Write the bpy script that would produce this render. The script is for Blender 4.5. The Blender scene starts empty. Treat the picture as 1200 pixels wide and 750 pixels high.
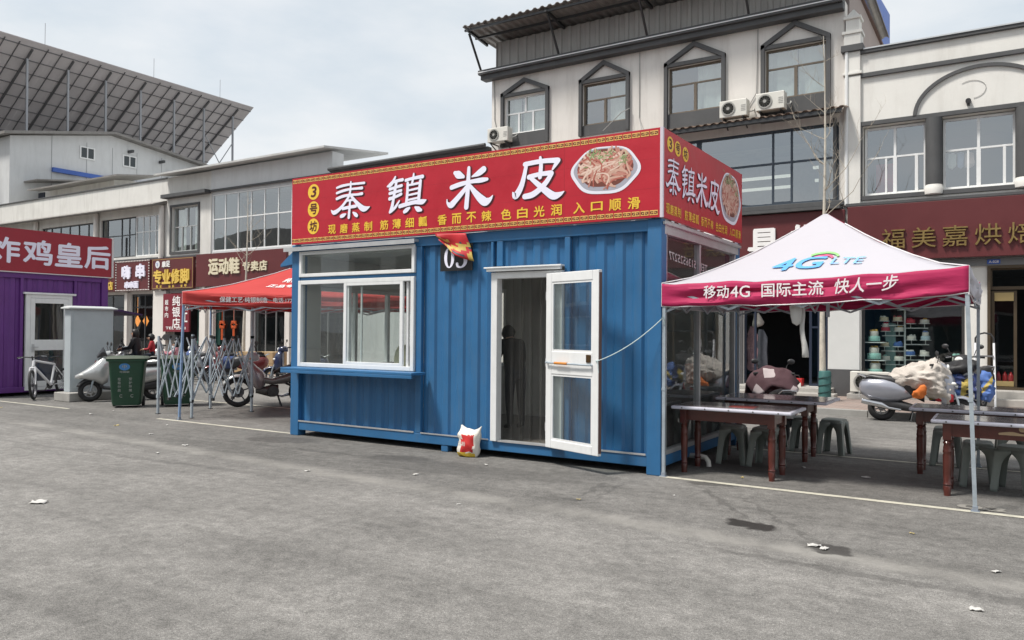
import bpy, bmesh, math, random
from mathutils import Vector, Matrix, noise as mnoise
R = math.radians
S = bpy.context.scene
COL = S.collection
random.seed(7)

# ------------------------------------------------------------------ camera, sky, sun, exposure
cam_data = bpy.data.cameras.new("camera")
cam_data.lens = 27.43; cam_data.sensor_width = 36.0
cam_data.clip_start = .05; cam_data.clip_end = 2000
cam = bpy.data.objects.new("camera", cam_data); COL.objects.link(cam)
rx, uy, fw = Vector((.84427, .53586, .00774)), Vector((.000784, -.015677, .999877)), Vector((-.535915, .844162, .013655))
mw = Matrix(((rx.x, uy.x, -fw.x, 3.2433), (rx.y, uy.y, -fw.y, -8.2001), (rx.z, uy.z, -fw.z, 1.60), (0, 0, 0, 1)))
cam.matrix_world = mw
S.camera = cam
SUN_EL, SUN_AZ = R(61), R(216)        # azimuth clockwise from +Y (238 = from the front left)
world = bpy.data.worlds.new("World"); S.world = world; world.use_nodes = True
nt = world.node_tree; nt.nodes.clear()
def wn(t, **k):
    n = nt.nodes.new(t)
    for a, b in k.items(): setattr(n, a, b)
    return n
sky = wn('ShaderNodeTexSky', sky_type='NISHITA', sun_disc=False, sun_elevation=SUN_EL, sun_rotation=SUN_AZ, air_density=1.0, dust_density=2.5)
bg_sky = wn('ShaderNodeBackground'); bg_sky.inputs[1].default_value = .12
bg_cl = wn('ShaderNodeBackground'); bg_cl.inputs[1].default_value = 1.0
tc = wn('ShaderNodeTexCoord'); mp = wn('ShaderNodeMapping'); mp.inputs['Scale'].default_value = (1, 1, 2.6)
n1 = wn('ShaderNodeTexNoise'); n1.inputs['Scale'].default_value = 4.2; n1.inputs['Detail'].default_value = 7; n1.inputs['Roughness'].default_value = .55
n2 = wn('ShaderNodeTexNoise'); n2.inputs['Scale'].default_value = 2.0; n2.inputs['Detail'].default_value = 5
cr = wn('ShaderNodeValToRGB'); cr.color_ramp.elements[0].position = .33; cr.color_ramp.elements[0].color = (.45, .495, .53, 1); cr.color_ramp.elements[1].position = .66; cr.color_ramp.elements[1].color = (.58, .592, .60, 1)
cf = wn('ShaderNodeValToRGB'); cf.color_ramp.elements[0].position = .3; cf.color_ramp.elements[0].color = (.86,)*3+(1,); cf.color_ramp.elements[1].position = .62; cf.color_ramp.elements[1].color = (.97,)*3+(1,)
mx = wn('ShaderNodeMixShader'); wo = wn('ShaderNodeOutputWorld')
L = nt.links.new
L(tc.outputs['Generated'], mp.inputs[0]); L(mp.outputs[0], n1.inputs['Vector']); L(mp.outputs[0], n2.inputs['Vector'])
L(n1.outputs['Fac'], cr.inputs[0]); L(n2.outputs['Fac'], cf.inputs[0]); L(cr.outputs[0], bg_cl.inputs[0]); L(sky.outputs[0], bg_sky.inputs[0])
L(cf.outputs[0], mx.inputs[0]); L(bg_sky.outputs[0], mx.inputs[1]); L(bg_cl.outputs[0], mx.inputs[2]); L(mx.outputs[0], wo.inputs[0])
sl = bpy.data.lights.new("sun", 'SUN'); sl.energy = 3.0; sl.angle = R(10); sl.color = (1, .95, .88)
sun = bpy.data.objects.new("sun", sl); COL.objects.link(sun)
sd = Vector((math.sin(SUN_AZ)*math.cos(SUN_EL), math.cos(SUN_AZ)*math.cos(SUN_EL), math.sin(SUN_EL)))
sun.rotation_euler = (-sd).to_track_quat('-Z', 'Y').to_euler()
S.view_settings.view_transform = 'Standard'; S.view_settings.look = 'None'
S.view_settings.exposure = 0.66; S.view_settings.gamma = 1; S.view_settings.use_curve_mapping = False
S.cycles.max_bounces = 8; S.cycles.transparent_max_bounces = 24; S.cycles.use_denoising = True

# ------------------------------------------------------------------ materials
MATS = {}
def mat(name, rgb=(.5, .5, .5), rough=.5, metal=0, var=0, vs=3.0, bump=0, bs=40, spec=.5, emit=0, coat=0, dirt=0, ds=(1, 1, 1), dcol=(.12, .11, .1), sss=0):
    """var: brightness variation by noise, dirt: streaky stains of their own shape, bump: fine relief"""
    if name in MATS: return MATS[name]
    m = bpy.data.materials.new(name); m.use_nodes = True; MATS[name] = m
    t = m.node_tree; b = t.nodes['Principled BSDF']; l = t.links.new
    b.inputs['Base Color'].default_value = (*rgb, 1); b.inputs['Roughness'].default_value = rough; b.inputs['Metallic'].default_value = metal
    b.inputs['Specular IOR Level'].default_value = spec; b.inputs['Coat Weight'].default_value = coat
    if emit: b.inputs['Emission Color'].default_value = (*rgb, 1); b.inputs['Emission Strength'].default_value = emit
    if var or bump or dirt:
        c = t.nodes.new('ShaderNodeTexCoord'); src = None
        if var:
            n = t.nodes.new('ShaderNodeTexNoise'); n.inputs['Scale'].default_value = vs; n.inputs['Detail'].default_value = 6; n.inputs['Roughness'].default_value = .65
            l(c.outputs['Object'], n.inputs['Vector'])
            h = t.nodes.new('ShaderNodeMapRange'); h.inputs[1].default_value = .25; h.inputs[2].default_value = .75; h.inputs[3].default_value = 1-var; h.inputs[4].default_value = 1+var
            l(n.outputs['Fac'], h.inputs[0])
            mm = t.nodes.new('ShaderNodeVectorMath'); mm.operation = 'SCALE'; mm.inputs[0].default_value = rgb; l(h.outputs[0], mm.inputs['Scale']); src = mm.outputs[0]
            rr = t.nodes.new('ShaderNodeMapRange'); rr.inputs[3].default_value = max(.02, rough-.12); rr.inputs[4].default_value = min(1, rough+.12); l(n.outputs['Fac'], rr.inputs[0]); l(rr.outputs[0], b.inputs['Roughness'])
        if dirt:
            mpn = t.nodes.new('ShaderNodeMapping'); mpn.inputs['Scale'].default_value = ds; l(c.outputs['Object'], mpn.inputs[0])
            n = t.nodes.new('ShaderNodeTexNoise'); n.inputs['Scale'].default_value = 2.2; n.inputs['Detail'].default_value = 8; n.inputs['Roughness'].default_value = .7; l(mpn.outputs[0], n.inputs['Vector'])
            h = t.nodes.new('ShaderNodeMapRange'); h.inputs[1].default_value = .48; h.inputs[2].default_value = .78; h.inputs[3].default_value = 0; h.inputs[4].default_value = dirt; l(n.outputs['Fac'], h.inputs[0])
            q = t.nodes.new('ShaderNodeMix'); q.data_type = 'RGBA'; l(h.outputs[0], q.inputs['Factor']); q.inputs['B'].default_value = (*dcol, 1)
            if src: l(src, q.inputs['A'])
            else: q.inputs['A'].default_value = (*rgb, 1)
            src = q.outputs['Result']
        if src: l(src, b.inputs['Base Color'])
        if bump:
            n = t.nodes.new('ShaderNodeTexNoise'); n.inputs['Scale'].default_value = bs; n.inputs['Detail'].default_value = 4; l(c.outputs['Object'], n.inputs['Vector'])
            bn = t.nodes.new('ShaderNodeBump'); bn.inputs['Strength'].default_value = bump; bn.inputs['Distance'].default_value = .02; l(n.outputs['Fac'], bn.inputs['Height']); l(bn.outputs[0], b.inputs['Normal'])
    return m
def glass(name, tint=(.8, .85, .84), ior=1.55, rough=.01, haze=0):
    if name in MATS: return MATS[name]
    m = bpy.data.materials.new(name); m.use_nodes = True; MATS[name] = m
    t = m.node_tree; t.nodes.clear(); l = t.links.new
    o = t.nodes.new('ShaderNodeOutputMaterial'); tr = t.nodes.new('ShaderNodeBsdfTransparent'); tr.inputs[0].default_value = (*tint, 1)
    g = t.nodes.new('ShaderNodeBsdfGlossy'); g.inputs['Roughness'].default_value = rough; g.inputs[0].default_value = (.9, .93, .95, 1)
    f = t.nodes.new('ShaderNodeFresnel'); f.inputs[0].default_value = ior; x = t.nodes.new('ShaderNodeMixShader')
    c = t.nodes.new('ShaderNodeTexCoord'); n = t.nodes.new('ShaderNodeTexNoise'); n.inputs['Scale'].default_value = .8; bn = t.nodes.new('ShaderNodeBump'); bn.inputs['Strength'].default_value = .05; bn.inputs['Distance'].default_value = .05
    l(c.outputs['Object'], n.inputs['Vector']); l(n.outputs['Fac'], bn.inputs['Height']); l(bn.outputs[0], g.inputs['Normal'])
    ge = t.nodes.new('ShaderNodeNewGeometry'); iv = t.nodes.new('ShaderNodeMath'); iv.operation = 'MULTIPLY_ADD'; iv.inputs[1].default_value = -1; iv.inputs[2].default_value = 1; l(ge.outputs['Backfacing'], iv.inputs[0])
    mu = t.nodes.new('ShaderNodeMath'); mu.operation = 'MULTIPLY'; l(f.outputs[0], mu.inputs[0]); l(iv.outputs[0], mu.inputs[1])
    l(mu.outputs[0], x.inputs[0]); l(tr.outputs[0], x.inputs[1]); l(g.outputs[0], x.inputs[2]); last = x
    if haze:
        d = t.nodes.new('ShaderNodeBsdfDiffuse'); d.inputs[0].default_value = (.6, .6, .58, 1); y = t.nodes.new('ShaderNodeMixShader'); y.inputs[0].default_value = haze
        l(x.outputs[0], y.inputs[1]); l(d.outputs[0], y.inputs[2]); last = y
    l(last.outputs[0], o.inputs[0]); return m

BLUE = mat('kiosk_blue_paint', (.027, .132, .295), .45, var=.14, vs=1.3, dirt=.38, ds=(5, 5, .8), dcol=(.085, .13, .18), bump=.06, bs=6)
PURPLE = mat('booth_purple_paint', (.125, .034, .205), .45, var=.1, dirt=.18, ds=(4, 4, .6), dcol=(.06, .03, .1))
SIGNRED = mat('sign_red_vinyl', (.43, .011, .026), .42, var=.14, vs=1.2, bump=.45, bs=2.6)
SIGNRED2 = mat('booth_sign_red', (.30, .02, .035), .45, var=.08, vs=1.5)
MAROON = mat('shop_sign_maroon', (.105, .018, .02), .45, var=.1, vs=2)
GOLD = mat('gold_lettering', (.40, .28, .11), .32, metal=.85, var=.3, vs=9)
YELLOW = mat('sign_yellow_print', (.80, .52, .05), .5)
FRETY = mat('sign_fret_gold', (.70, .42, .12), .5)
REDDARK = mat('sign_dark_red_print', (.09, .006, .012), .5)
LAV = mat('sign_white_print', (.80, .79, .92), .5, var=.03)
WHITE = mat('white_lettering', (.82, .81, .80), .5, var=.05, vs=8)
PVC = mat('white_pvc', (.74, .75, .75), .35, var=.05, vs=4, dirt=.12, ds=(3, 3, 1))
ALU = mat('silver_aluminium', (.56, .57, .58), .38, metal=.55, var=.1, vs=5)
STEEL = mat('galvanised_steel', (.42, .48, .53), .42, metal=.4, var=.15, vs=12)
BLUESTEEL = mat('blue_grey_steel', (.25, .36, .55), .42, metal=.35, var=.12, vs=12)
DARKMETAL = mat('dark_metal', (.045, .047, .05), .45, metal=.4, var=.15, vs=6)
STUCCO = mat('white_stucco', (.67, .645, .61), .85, var=.07, vs=.8, bump=.12, bs=30, dirt=.42, ds=(1.6, 1.6, .16), dcol=(.34, .31, .28))
STUCCO2 = mat('cream_stucco', (.69, .68, .645), .85, var=.07, vs=.9, bump=.1, bs=30, dirt=.34, ds=(1.3, 1.3, .2), dcol=(.40, .37, .33))
OLDWALL = mat('old_white_wall', (.64, .63, .60), .85, var=.1, vs=.7, dirt=.42, ds=(1.1, 1.1, .15), dcol=(.25, .235, .21))
PANEL = mat('pale_metal_panel', (.58, .59, .595), .5, var=.06, vs=1.2, dirt=.25, ds=(2, 2, .3), dcol=(.3, .3, .29))
TRIM = mat('dark_grey_trim', (.07, .072, .075), .7, var=.18, vs=2, dirt=.25, ds=(2, 2, .5), dcol=(.16, .155, .15))
CORR = mat('weathered_roof_sheet', (.23, .22, .21), .6, metal=.2, var=.2, vs=2, dirt=.4, ds=(1.5, 1.5, 1), dcol=(.12, .09, .07))
BLUECLAD = mat('blue_cladding', (.05, .12, .42), .5, var=.08)
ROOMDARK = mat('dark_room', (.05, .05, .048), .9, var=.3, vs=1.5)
CURTAIN = mat('pale_curtain', (.66, .66, .62), .9, var=.12, vs=3)
GLASS = glass('window_glass', (.88, .92, .91), 3.8)
SHOPGL = glass('shop_glass', (.90, .93, .92), 1.6)
KGLASS = glass('kiosk_glass', (.88, .91, .90), 1.75, haze=.02)
STRIPGL = glass('clear_plastic_strip', (.76, .75, .72), 1.4, .08, haze=.03)
RUBBER = mat('black_rubber', (.022, .022, .023), .75, var=.25, vs=20)
BLACKPL = mat('black_plastic', (.028, .028, .030), .45, var=.2, vs=10)
CHROME = mat('chrome', (.62, .62, .63), .18, metal=1)
SILVER = mat('silver_paint', (.46, .47, .49), .28, metal=.55, coat=.6, var=.05)
CONCRETE = mat('concrete', (.34, .33, .31), .9, var=.16, vs=3, bump=.25, bs=25, dirt=.35, ds=(1, 1, 1), dcol=(.16, .15, .14))
KERB = mat('kerb_stone', (.30, .295, .28), .9, var=.15, vs=4, bump=.2, dirt=.3)
GRANITE = mat('step_stone', (.36, .345, .32), .8, var=.12, vs=6, dirt=.3)
SKIN = mat('skin', (.52, .31, .21), .5, sss=.1)
HAIR = mat('black_hair', (.012, .010, .010), .5)
LENS = mat('lamp_lens', (.75, .75, .72), .1, coat=.8)
REDLENS = mat('red_lens', (.4, .015, .015), .2)

# ------------------------------------------------------------------ geometry helpers
def box(bm, x0, x1, y0, y1, z0, z1, mi=0):
    v = [bm.verts.new(p) for p in ((x0,y0,z0),(x1,y0,z0),(x1,y1,z0),(x0,y1,z0),(x0,y0,z1),(x1,y0,z1),(x1,y1,z1),(x0,y1,z1))]
    for q in ((3,2,1,0),(4,5,6,7),(0,1,5,4),(1,2,6,5),(2,3,7,6),(3,0,4,7)):
        bm.faces.new([v[i] for i in q]).material_index = mi
    return v
def quad(bm, pts, mi=0):
    f = bm.faces.new([bm.verts.new(p) for p in pts]); f.material_index = mi; return f
def rings(bm, rs, mi=0, cap=True, closed=True):
    vs = [[bm.verts.new(p) for p in r] for r in rs]; n = len(vs[0])
    for a, b in zip(vs, vs[1:]):
        for i in range(n if closed else n-1):
            bm.faces.new((a[i], a[(i+1) % n], b[(i+1) % n], b[i])).material_index = mi
    if cap and closed:
        bm.faces.new(vs[0][::-1]).material_index = mi; bm.faces.new(vs[-1]).material_index = mi
    return vs
def tube(bm, pts, r, seg=8, mi=0, cap=True):
    pts = [Vector(p) for p in pts]; rad = r if isinstance(r, (list, tuple)) else [r]*len(pts); out = []
    t0 = (pts[1]-pts[0]).normalized(); a = t0.orthogonal().normalized()
    for i, p in enumerate(pts):
        t = (pts[min(i+1, len(pts)-1)]-pts[max(i-1, 0)]).normalized()
        a = (a - t*a.dot(t)).normalized(); b = t.cross(a)
        out.append([p + (a*math.cos(k*2*math.pi/seg)+b*math.sin(k*2*math.pi/seg))*rad[i] for k in range(seg)])
    rings(bm, out, mi, cap)
def bar(bm, p, q, w, d=None, mi=0):
    """square bar from p to q"""
    p, q = Vector(p), Vector(q); d = d or w; t = (q-p).normalized()
    a = t.cross(Vector((0, 0, 1))); a = a.normalized() if a.length > 1e-3 else Vector((1, 0, 0)); b = t.cross(a)
    rings(bm, [[c + a*sx*w/2 + b*sy*d/2 for sx, sy in ((-1,-1),(1,-1),(1,1),(-1,1))] for c in (p, q)], mi)
def lathe(bm, prof, seg=20, c=(0, 0, 0), mi=0, axis='Z'):
    rs = []
    for r, z in prof:
        ring = []
        for k in range(seg):
            a = 2*math.pi*k/seg; x, y = r*math.cos(a), r*math.sin(a)
            p = (x, y, z) if axis == 'Z' else ((x, z, -y) if axis == 'Y' else (z, x, y))
            ring.append(Vector(p)+Vector(c))
        rs.append(ring)
    rings(bm, rs, mi)
def ball(bm, c, r, seg=10, mi=0):
    rxx, ryy, rzz = r if isinstance(r, (tuple, list)) else (r, r, r); rs = []
    n = max(4, seg//2+1)
    for i in range(n+1):
        a = math.pi*(i/n-.5); k = max(.02, math.cos(a))
        rs.append([(c[0]+rxx*k*math.cos(2*math.pi*j/seg), c[1]+ryy*k*math.sin(2*math.pi*j/seg), c[2]+rzz*math.sin(a)) for j in range(seg)])
    rings(bm, rs, mi)
def sec(x, hw, zb, zt, p=2.6, seg=14, lift=0):
    """superellipse cross-section across Y at x"""
    o = []
    for k in range(seg):
        a = 2*math.pi*k/seg; c, s = math.cos(a), math.sin(a)
        o.append((x, hw*math.copysign(abs(c)**(2/p), c), (zb+zt)/2+(zt-zb)/2*math.copysign(abs(s)**(2/p), s)))
    return o
def loft(bm, secs, mi=0, p=2.6, seg=14): rings(bm, [sec(*s, p=p, seg=seg) for s in secs], mi)
def xform(bm, m, start=0):
    bm.verts.ensure_lookup_table()
    for v in bm.verts[start:] if start else bm.verts: v.co = m @ v.co
def crumple(bm, amp, sc, seed=0):
    for v in bm.verts: v.co += Vector(mnoise.noise_vector(v.co*sc+Vector((seed, seed*.7, 3))))*amp
def part(name, bm, mats, parent=None, smooth=False, bevel=0, world=True, label=None, solid=0, sub=0, bseg=2):
    """link a bmesh as ONE mesh object; world=True: the shape was drawn in world metres and is shifted to its parent's origin"""
    bmesh.ops.recalc_face_normals(bm, faces=bm.faces)
    me = bpy.data.meshes.new(name); bm.to_mesh(me); bm.free()
    for m in (mats if isinstance(mats, (list, tuple)) else [mats]): me.materials.append(m)
    if smooth:
        for p in me.polygons: p.use_smooth = True
        try: me.set_sharp_from_angle(angle=R(42 if smooth is True else smooth))
        except Exception: pass
    o = bpy.data.objects.new(name, me); COL.objects.link(o)
    if parent:
        o.parent = parent
        if world:
            a = parent; off = Vector()
            while a: off += a.location; a = a.parent
            o.location = -off
    if solid: k = o.modifiers.new('solid', 'SOLIDIFY'); k.thickness = solid; k.offset = 0
    if sub: k = o.modifiers.new('sub', 'SUBSURF'); k.levels = k.render_levels = sub
    if bevel: k = o.modifiers.new('bevel', 'BEVEL'); k.width = bevel; k.segments = bseg; k.limit_method = 'ANGLE'; k.angle_limit = R(40)
    if label: o['label'] = label
    return o
def thing(name, label, cat, loc=(0, 0, 0), rz=0, group=None):
    o = bpy.data.objects.new(name, None); COL.objects.link(o); o.location = loc; o.rotation_euler = (0, 0, rz)
    o.empty_display_size = .2; o['label'] = label; o['category'] = cat
    if group: o['group'] = group
    return o
def tag(o, label, cat, group=None):
    o['label'] = label; o['category'] = cat
    if group: o['group'] = group
    return o
def struct(name, bm, mats, **k):
    o = part(name, bm, mats, **k); o['kind'] = 'structure'; return o
def copy_tree(o, parent=None):
    c = o.copy(); COL.objects.link(c)
    if parent: c.parent = parent
    for ch in list(o.children): copy_tree(ch, c)
    return c
def dup(o, loc, rz, label, group=None):
    c = copy_tree(o); c.location = loc; c.rotation_euler = (o.rotation_euler.x, o.rotation_euler.y, rz); c['label'] = label
    if group: c['group'] = group
    return c
B = bmesh.new

# ---- lettering: the built-in font turned into flat (or raised) mesh
TXT = {}
def glyphs(body, bold, ext=0):
    k = (body, bold, ext)
    if k not in TXT:
        cu = bpy.data.curves.new('lettering', 'FONT'); cu.body = body; cu.offset = bold; cu.extrude = ext; cu.resolution_u = 3
        o = bpy.data.objects.new('lettering', cu); COL.objects.link(o)
        dg = bpy.context.evaluated_depsgraph_get(); dg.update()
        me = bpy.data.meshes.new_from_object(o.evaluated_get(dg))
        vs = [v.co.copy() for v in me.vertices]; fs = [tuple(p.vertices) for p in me.polygons]
        bpy.data.objects.remove(o); bpy.data.curves.remove(cu); bpy.data.meshes.remove(me)
        x0 = min(v.x for v in vs); x1 = max(v.x for v in vs); y0 = min(v.y for v in vs); y1 = max(v.y for v in vs)
        TXT[k] = (vs, fs, x0, x1, y0, y1)
    return TXT[k]
def text(bm, body, o, u, v, w=None, h=None, bold=.012, raise_=.0, mi=0, slant=0, warp=None):
    """fit text in the box at corner o, along unit u (width w) and v (height h), standing off by raise_ on u x v"""
    u, v, o = Vector(u), Vector(v), Vector(o); n = u.cross(v)
    vs, fs, x0, x1, y0, y1 = glyphs(body, 0, .5 if raise_ else 0)
    sx = (w/(x1-x0)) if w else None; sy = (h/(y1-y0)) if h else None
    sx = sx or sy; sy = sy or sx
    for k, (ox, oy) in enumerate(((0, 0), (1, .35), (-1, -.35), (.35, -1), (-.35, 1)) if bold > .005 else ((0, 0),)):
        nv = []
        for p in vs:
            a, b = (p.x-x0+ox*bold)*sx, (p.y-y0+oy*bold)*sy
            q = o + u*(a+slant*b) + v*b + n*(((p.z+.5)*raise_ if raise_ else 0)+.00035*k)
            nv.append(bm.verts.new(warp(q) if warp else q))
        for f in fs:
            try: bm.faces.new([nv[i] for i in f]).material_index = mi
            except ValueError: pass
def ribbon(bm, pts, o, u, v, lift=0, mi=0, grow=0, sub=5):
    """flat brush stroke through (a, b, width) points laid on plane o + a*u + b*v"""
    P = [Vector((p[0], p[1], p[2])) for p in pts]; C = []
    for i in range(len(P)-1):
        p0, p1, p2, p3 = P[max(i-1, 0)], P[i], P[i+1], P[min(i+2, len(P)-1)]
        for k in range(sub):
            t = k/sub; C.append(.5*((2*p1)+(p2-p0)*t+(2*p0-5*p1+4*p2-p3)*t*t+(3*p1-p0-3*p2+p3)*t**3))
    C.append(P[-1]); Lf, Rt = [], []
    for i, c in enumerate(C):
        d = (C[min(i+1, len(C)-1)]-C[max(i-1, 0)]); d = Vector((d.x, d.y)); d = d.normalized() if d.length > 1e-6 else Vector((1, 0))
        nn = Vector((-d.y, d.x)); r = max(.3e-3, c.z/2)+grow
        Lf.append(Vector((c.x, c.y))+nn*r); Rt.append(Vector((c.x, c.y))-nn*r)
    def cap(c, d, r): return [Vector((c.x, c.y)) + Vector((math.cos(a), math.sin(a)))*r for a in [math.atan2(d.y, d.x)+math.pi/2-math.pi*k/6 for k in range(1, 6)]]
    d1 = Vector(((C[-1]-C[-2]).x, (C[-1]-C[-2]).y)); d0 = Vector(((C[0]-C[1]).x, (C[0]-C[1]).y))
    outl = Lf + cap(C[-1], d1, C[-1].z/2+grow) + Rt[::-1] + cap(C[0], d0, C[0].z/2+grow)
    u, v, o = Vector(u), Vector(v), Vector(o); n = u.cross(v)
    # triangulated strip so bent strokes stay clean
    to = lambda q: o+u*q.x+v*q.y+n*lift
    l3 = [bm.verts.new(to(q)) for q in Lf]; r3 = [bm.verts.new(to(q)) for q in Rt]
    for i in range(len(l3)-1): bm.faces.new((r3[i], r3[i+1], l3[i+1], l3[i])).material_index = mi
    for c, d, a, b in ((C[-1], d1, l3[-1], r3[-1]), (C[0], d0, r3[0], l3[0])):
        ring = [a]+[bm.verts.new(to(q)) for q in cap(c, d, c.z/2+grow)]+[b]
        bm.faces.new(ring).material_index = mi
UX, UZ, UY = Vector((1, 0, 0)), Vector((0, 0, 1)), Vector((0, 1, 0))

# ------------------------------------------------------------------ ground
def asphalt():
    m = bpy.data.materials.new('asphalt'); m.use_nodes = True; t = m.node_tree; b = t.nodes['Principled BSDF']; l = t.links.new
    def N(k, **a):
        n = t.nodes.new(k)
        for x, y in a.items(): setattr(n, x, y)
        return n
    c = N('ShaderNodeTexCoord'); obj = c.outputs['Object']
    def noise(sc, det=5, ro=.6, mp_=None):
        n = N('ShaderNodeTexNoise'); n.inputs['Scale'].default_value = sc; n.inputs['Detail'].default_value = det; n.inputs['Roughness'].default_value = ro
        if mp_: q = N('ShaderNodeMapping'); q.inputs['Scale'].default_value = mp_; q.inputs['Rotation'].default_value = (0, 0, .12); l(obj, q.inputs[0]); l(q.outputs[0], n.inputs['Vector'])
        else: l(obj, n.inputs['Vector'])
        return n.outputs['Fac']
    def rng(s, a, b_, c_, d): n = N('ShaderNodeMapRange'); l(s, n.inputs[0]); [setattr(n.inputs[i+1], 'default_value', v) for i, v in enumerate((a, b_, c_, d))]; return n.outputs[0]
    def mth(op, a, b_): 
        n = N('ShaderNodeMath', operation=op)
        for i, v in enumerate((a, b_)):
            if isinstance(v, (int, float)): n.inputs[i].default_value = v
            else: l(v, n.inputs[i])
        return n.outputs[0]
    big = rng(noise(.28, 4), .3, .7, .82, 1.16); mid = rng(noise(1.3, 7, .75), .3, .7, .80, 1.20); streak = rng(noise(.9, 7, .72, (.15, 1.7, 1)), .36, .68, .84, 1.20)
    fine = mth('MULTIPLY', rng(noise(55, 3, .7), .3, .72, .66, 1.36), rng(noise(9, 6, .8), .3, .7, .66, 1.36)); grit = rng(noise(160, 2, .6), .3, .75, .5, 1.55)
    v = N('ShaderNodeTexVoronoi'); v.inputs['Scale'].default_value = 75; l(obj, v.inputs['Vector']); chips = rng(v.outputs['Distance'], .0, .28, 1.7, .95)
    k = mth('MULTIPLY', mth('MULTIPLY', mth('MULTIPLY', big, mid), mth('MULTIPLY', streak, fine)), mth('MULTIPLY', grit, chips))
    # wet and oily patches: ellipses with ragged edges, where the photo has them
    warp = N('ShaderNodeTexNoise'); warp.inputs['Scale'].default_value = 6.5; warp.inputs['Detail'].default_value = 5; l(obj, warp.inputs['Vector'])
    dv = N('ShaderNodeVectorMath', operation='SCALE'); l(warp.outputs['Color'], dv.inputs[0]); dv.inputs['Scale'].default_value = .26
    pv = N('ShaderNodeVectorMath', operation='ADD'); l(obj, pv.inputs[0]); l(dv.outputs[0], pv.inputs[1])
    wet = None
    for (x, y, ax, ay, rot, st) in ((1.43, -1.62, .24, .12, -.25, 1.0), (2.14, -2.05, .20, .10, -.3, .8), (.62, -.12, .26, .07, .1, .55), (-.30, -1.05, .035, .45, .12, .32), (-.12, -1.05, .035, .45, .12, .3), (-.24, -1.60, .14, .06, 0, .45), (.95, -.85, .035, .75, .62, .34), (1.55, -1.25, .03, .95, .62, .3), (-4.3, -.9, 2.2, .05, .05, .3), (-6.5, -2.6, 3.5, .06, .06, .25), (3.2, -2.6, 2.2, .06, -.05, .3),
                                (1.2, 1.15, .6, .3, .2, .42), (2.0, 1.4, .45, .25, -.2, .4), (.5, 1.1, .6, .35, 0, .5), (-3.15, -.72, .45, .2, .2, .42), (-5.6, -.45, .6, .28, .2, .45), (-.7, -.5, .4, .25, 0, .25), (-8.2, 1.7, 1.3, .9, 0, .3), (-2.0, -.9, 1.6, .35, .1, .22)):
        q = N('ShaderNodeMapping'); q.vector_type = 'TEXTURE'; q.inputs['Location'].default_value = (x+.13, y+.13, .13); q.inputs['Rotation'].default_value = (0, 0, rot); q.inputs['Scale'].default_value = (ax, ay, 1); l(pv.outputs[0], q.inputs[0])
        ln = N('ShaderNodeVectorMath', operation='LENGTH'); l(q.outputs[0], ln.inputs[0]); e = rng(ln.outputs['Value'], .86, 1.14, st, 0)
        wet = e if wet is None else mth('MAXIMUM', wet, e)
    # older smooth lane in the foreground, rougher darker parking strip towards the kiosk
    sx_ = N('ShaderNodeSeparateXYZ'); l(pv.outputs[0], sx_.inputs[0]); side = mth('ADD', sx_.outputs['Y'], mth('MULTIPLY', sx_.outputs['X'], .05))
    k = mth('MULTIPLY', k, rng(side, -2.6, -1.9, 1.12, .86)); k = mth('MULTIPLY', k, rng(side, 2.9, 3.6, 1.0, 1.22))
    seam = mth('MULTIPLY', mth('MULTIPLY', rng(side, -2.15, -2.02, 0, 1), rng(side, -1.9, -1.72, 1, 0)), rng(noise(1.1, 6, .7), .38, .62, .1, .75))
    # grey paint ghosts and dust on the old lane
    dust = mth('MAXIMUM', seam, rng(noise(2.6, 8, .75, (.12, 2.2, 1)), (.56), .78, 0, .5))
    col = N('ShaderNodeVectorMath', operation='SCALE'); col.inputs[0].default_value = (.176, .170, .161); l(k, col.inputs['Scale'])
    a = N('ShaderNodeMix', data_type='RGBA'); l(dust, a.inputs['Factor']); l(col.outputs[0], a.inputs['A']); a.inputs['B'].default_value = (.28, .27, .25, 1)
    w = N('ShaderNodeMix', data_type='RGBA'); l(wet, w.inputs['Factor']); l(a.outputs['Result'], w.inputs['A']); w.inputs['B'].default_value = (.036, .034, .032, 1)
    l(w.outputs['Result'], b.inputs['Base Color']); l(rng(wet, 0, 1, .88, .45), b.inputs['Roughness']); b.inputs['Specular IOR Level'].default_value = .35
    hb = mth('ADD', mth('MULTIPLY', noise(55, 3, .7), .6), mth('ADD', mth('MULTIPLY', noise(190, 2), .35), mth('MULTIPLY', noise(5, 3), 1.2)))
    bn = N('ShaderNodeBump'); bn.inputs['Strength'].default_value = .55; bn.inputs['Distance'].default_value = .012; l(hb, bn.inputs['Height']); l(bn.outputs[0], b.inputs['Normal'])
    return m
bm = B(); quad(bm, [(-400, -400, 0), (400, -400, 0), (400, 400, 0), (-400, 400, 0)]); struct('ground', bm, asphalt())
PAINT = mat('worn_road_paint', (.50, .48, .40), .8, var=.2, vs=9, dirt=.75, ds=(1.3, 1.3, 1), dcol=(.16, .15, .14))
PAINTOLD = mat('faded_road_paint', (.24, .23, .21), .85, var=.2, vs=9, dirt=.9, ds=(1, 1, 1), dcol=(.15, .143, .135))
bm = B()
for x0, x1, y0, y1 in ((0.0, 30, -.06, .03), (-9.4, -5.95, .05, .13), (-40, -12.3, .05, .12), (0.0, 30, 2.62, 2.69), (-40, -6, 2.62, 2.69)): quad(bm, [(x0, y0, .004), (x1, y0, .004), (x1, y1, .004), (x0, y1, .004)])
struct('road_marking', bm, PAINT)
bm = B()
text(bm, '03', (2.86, .10, .005), (1, 0, 0), (0, 1, 0), w=.36, h=.17, bold=.04)
struct('bay_number_marking', bm, PAINTOLD)
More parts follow.
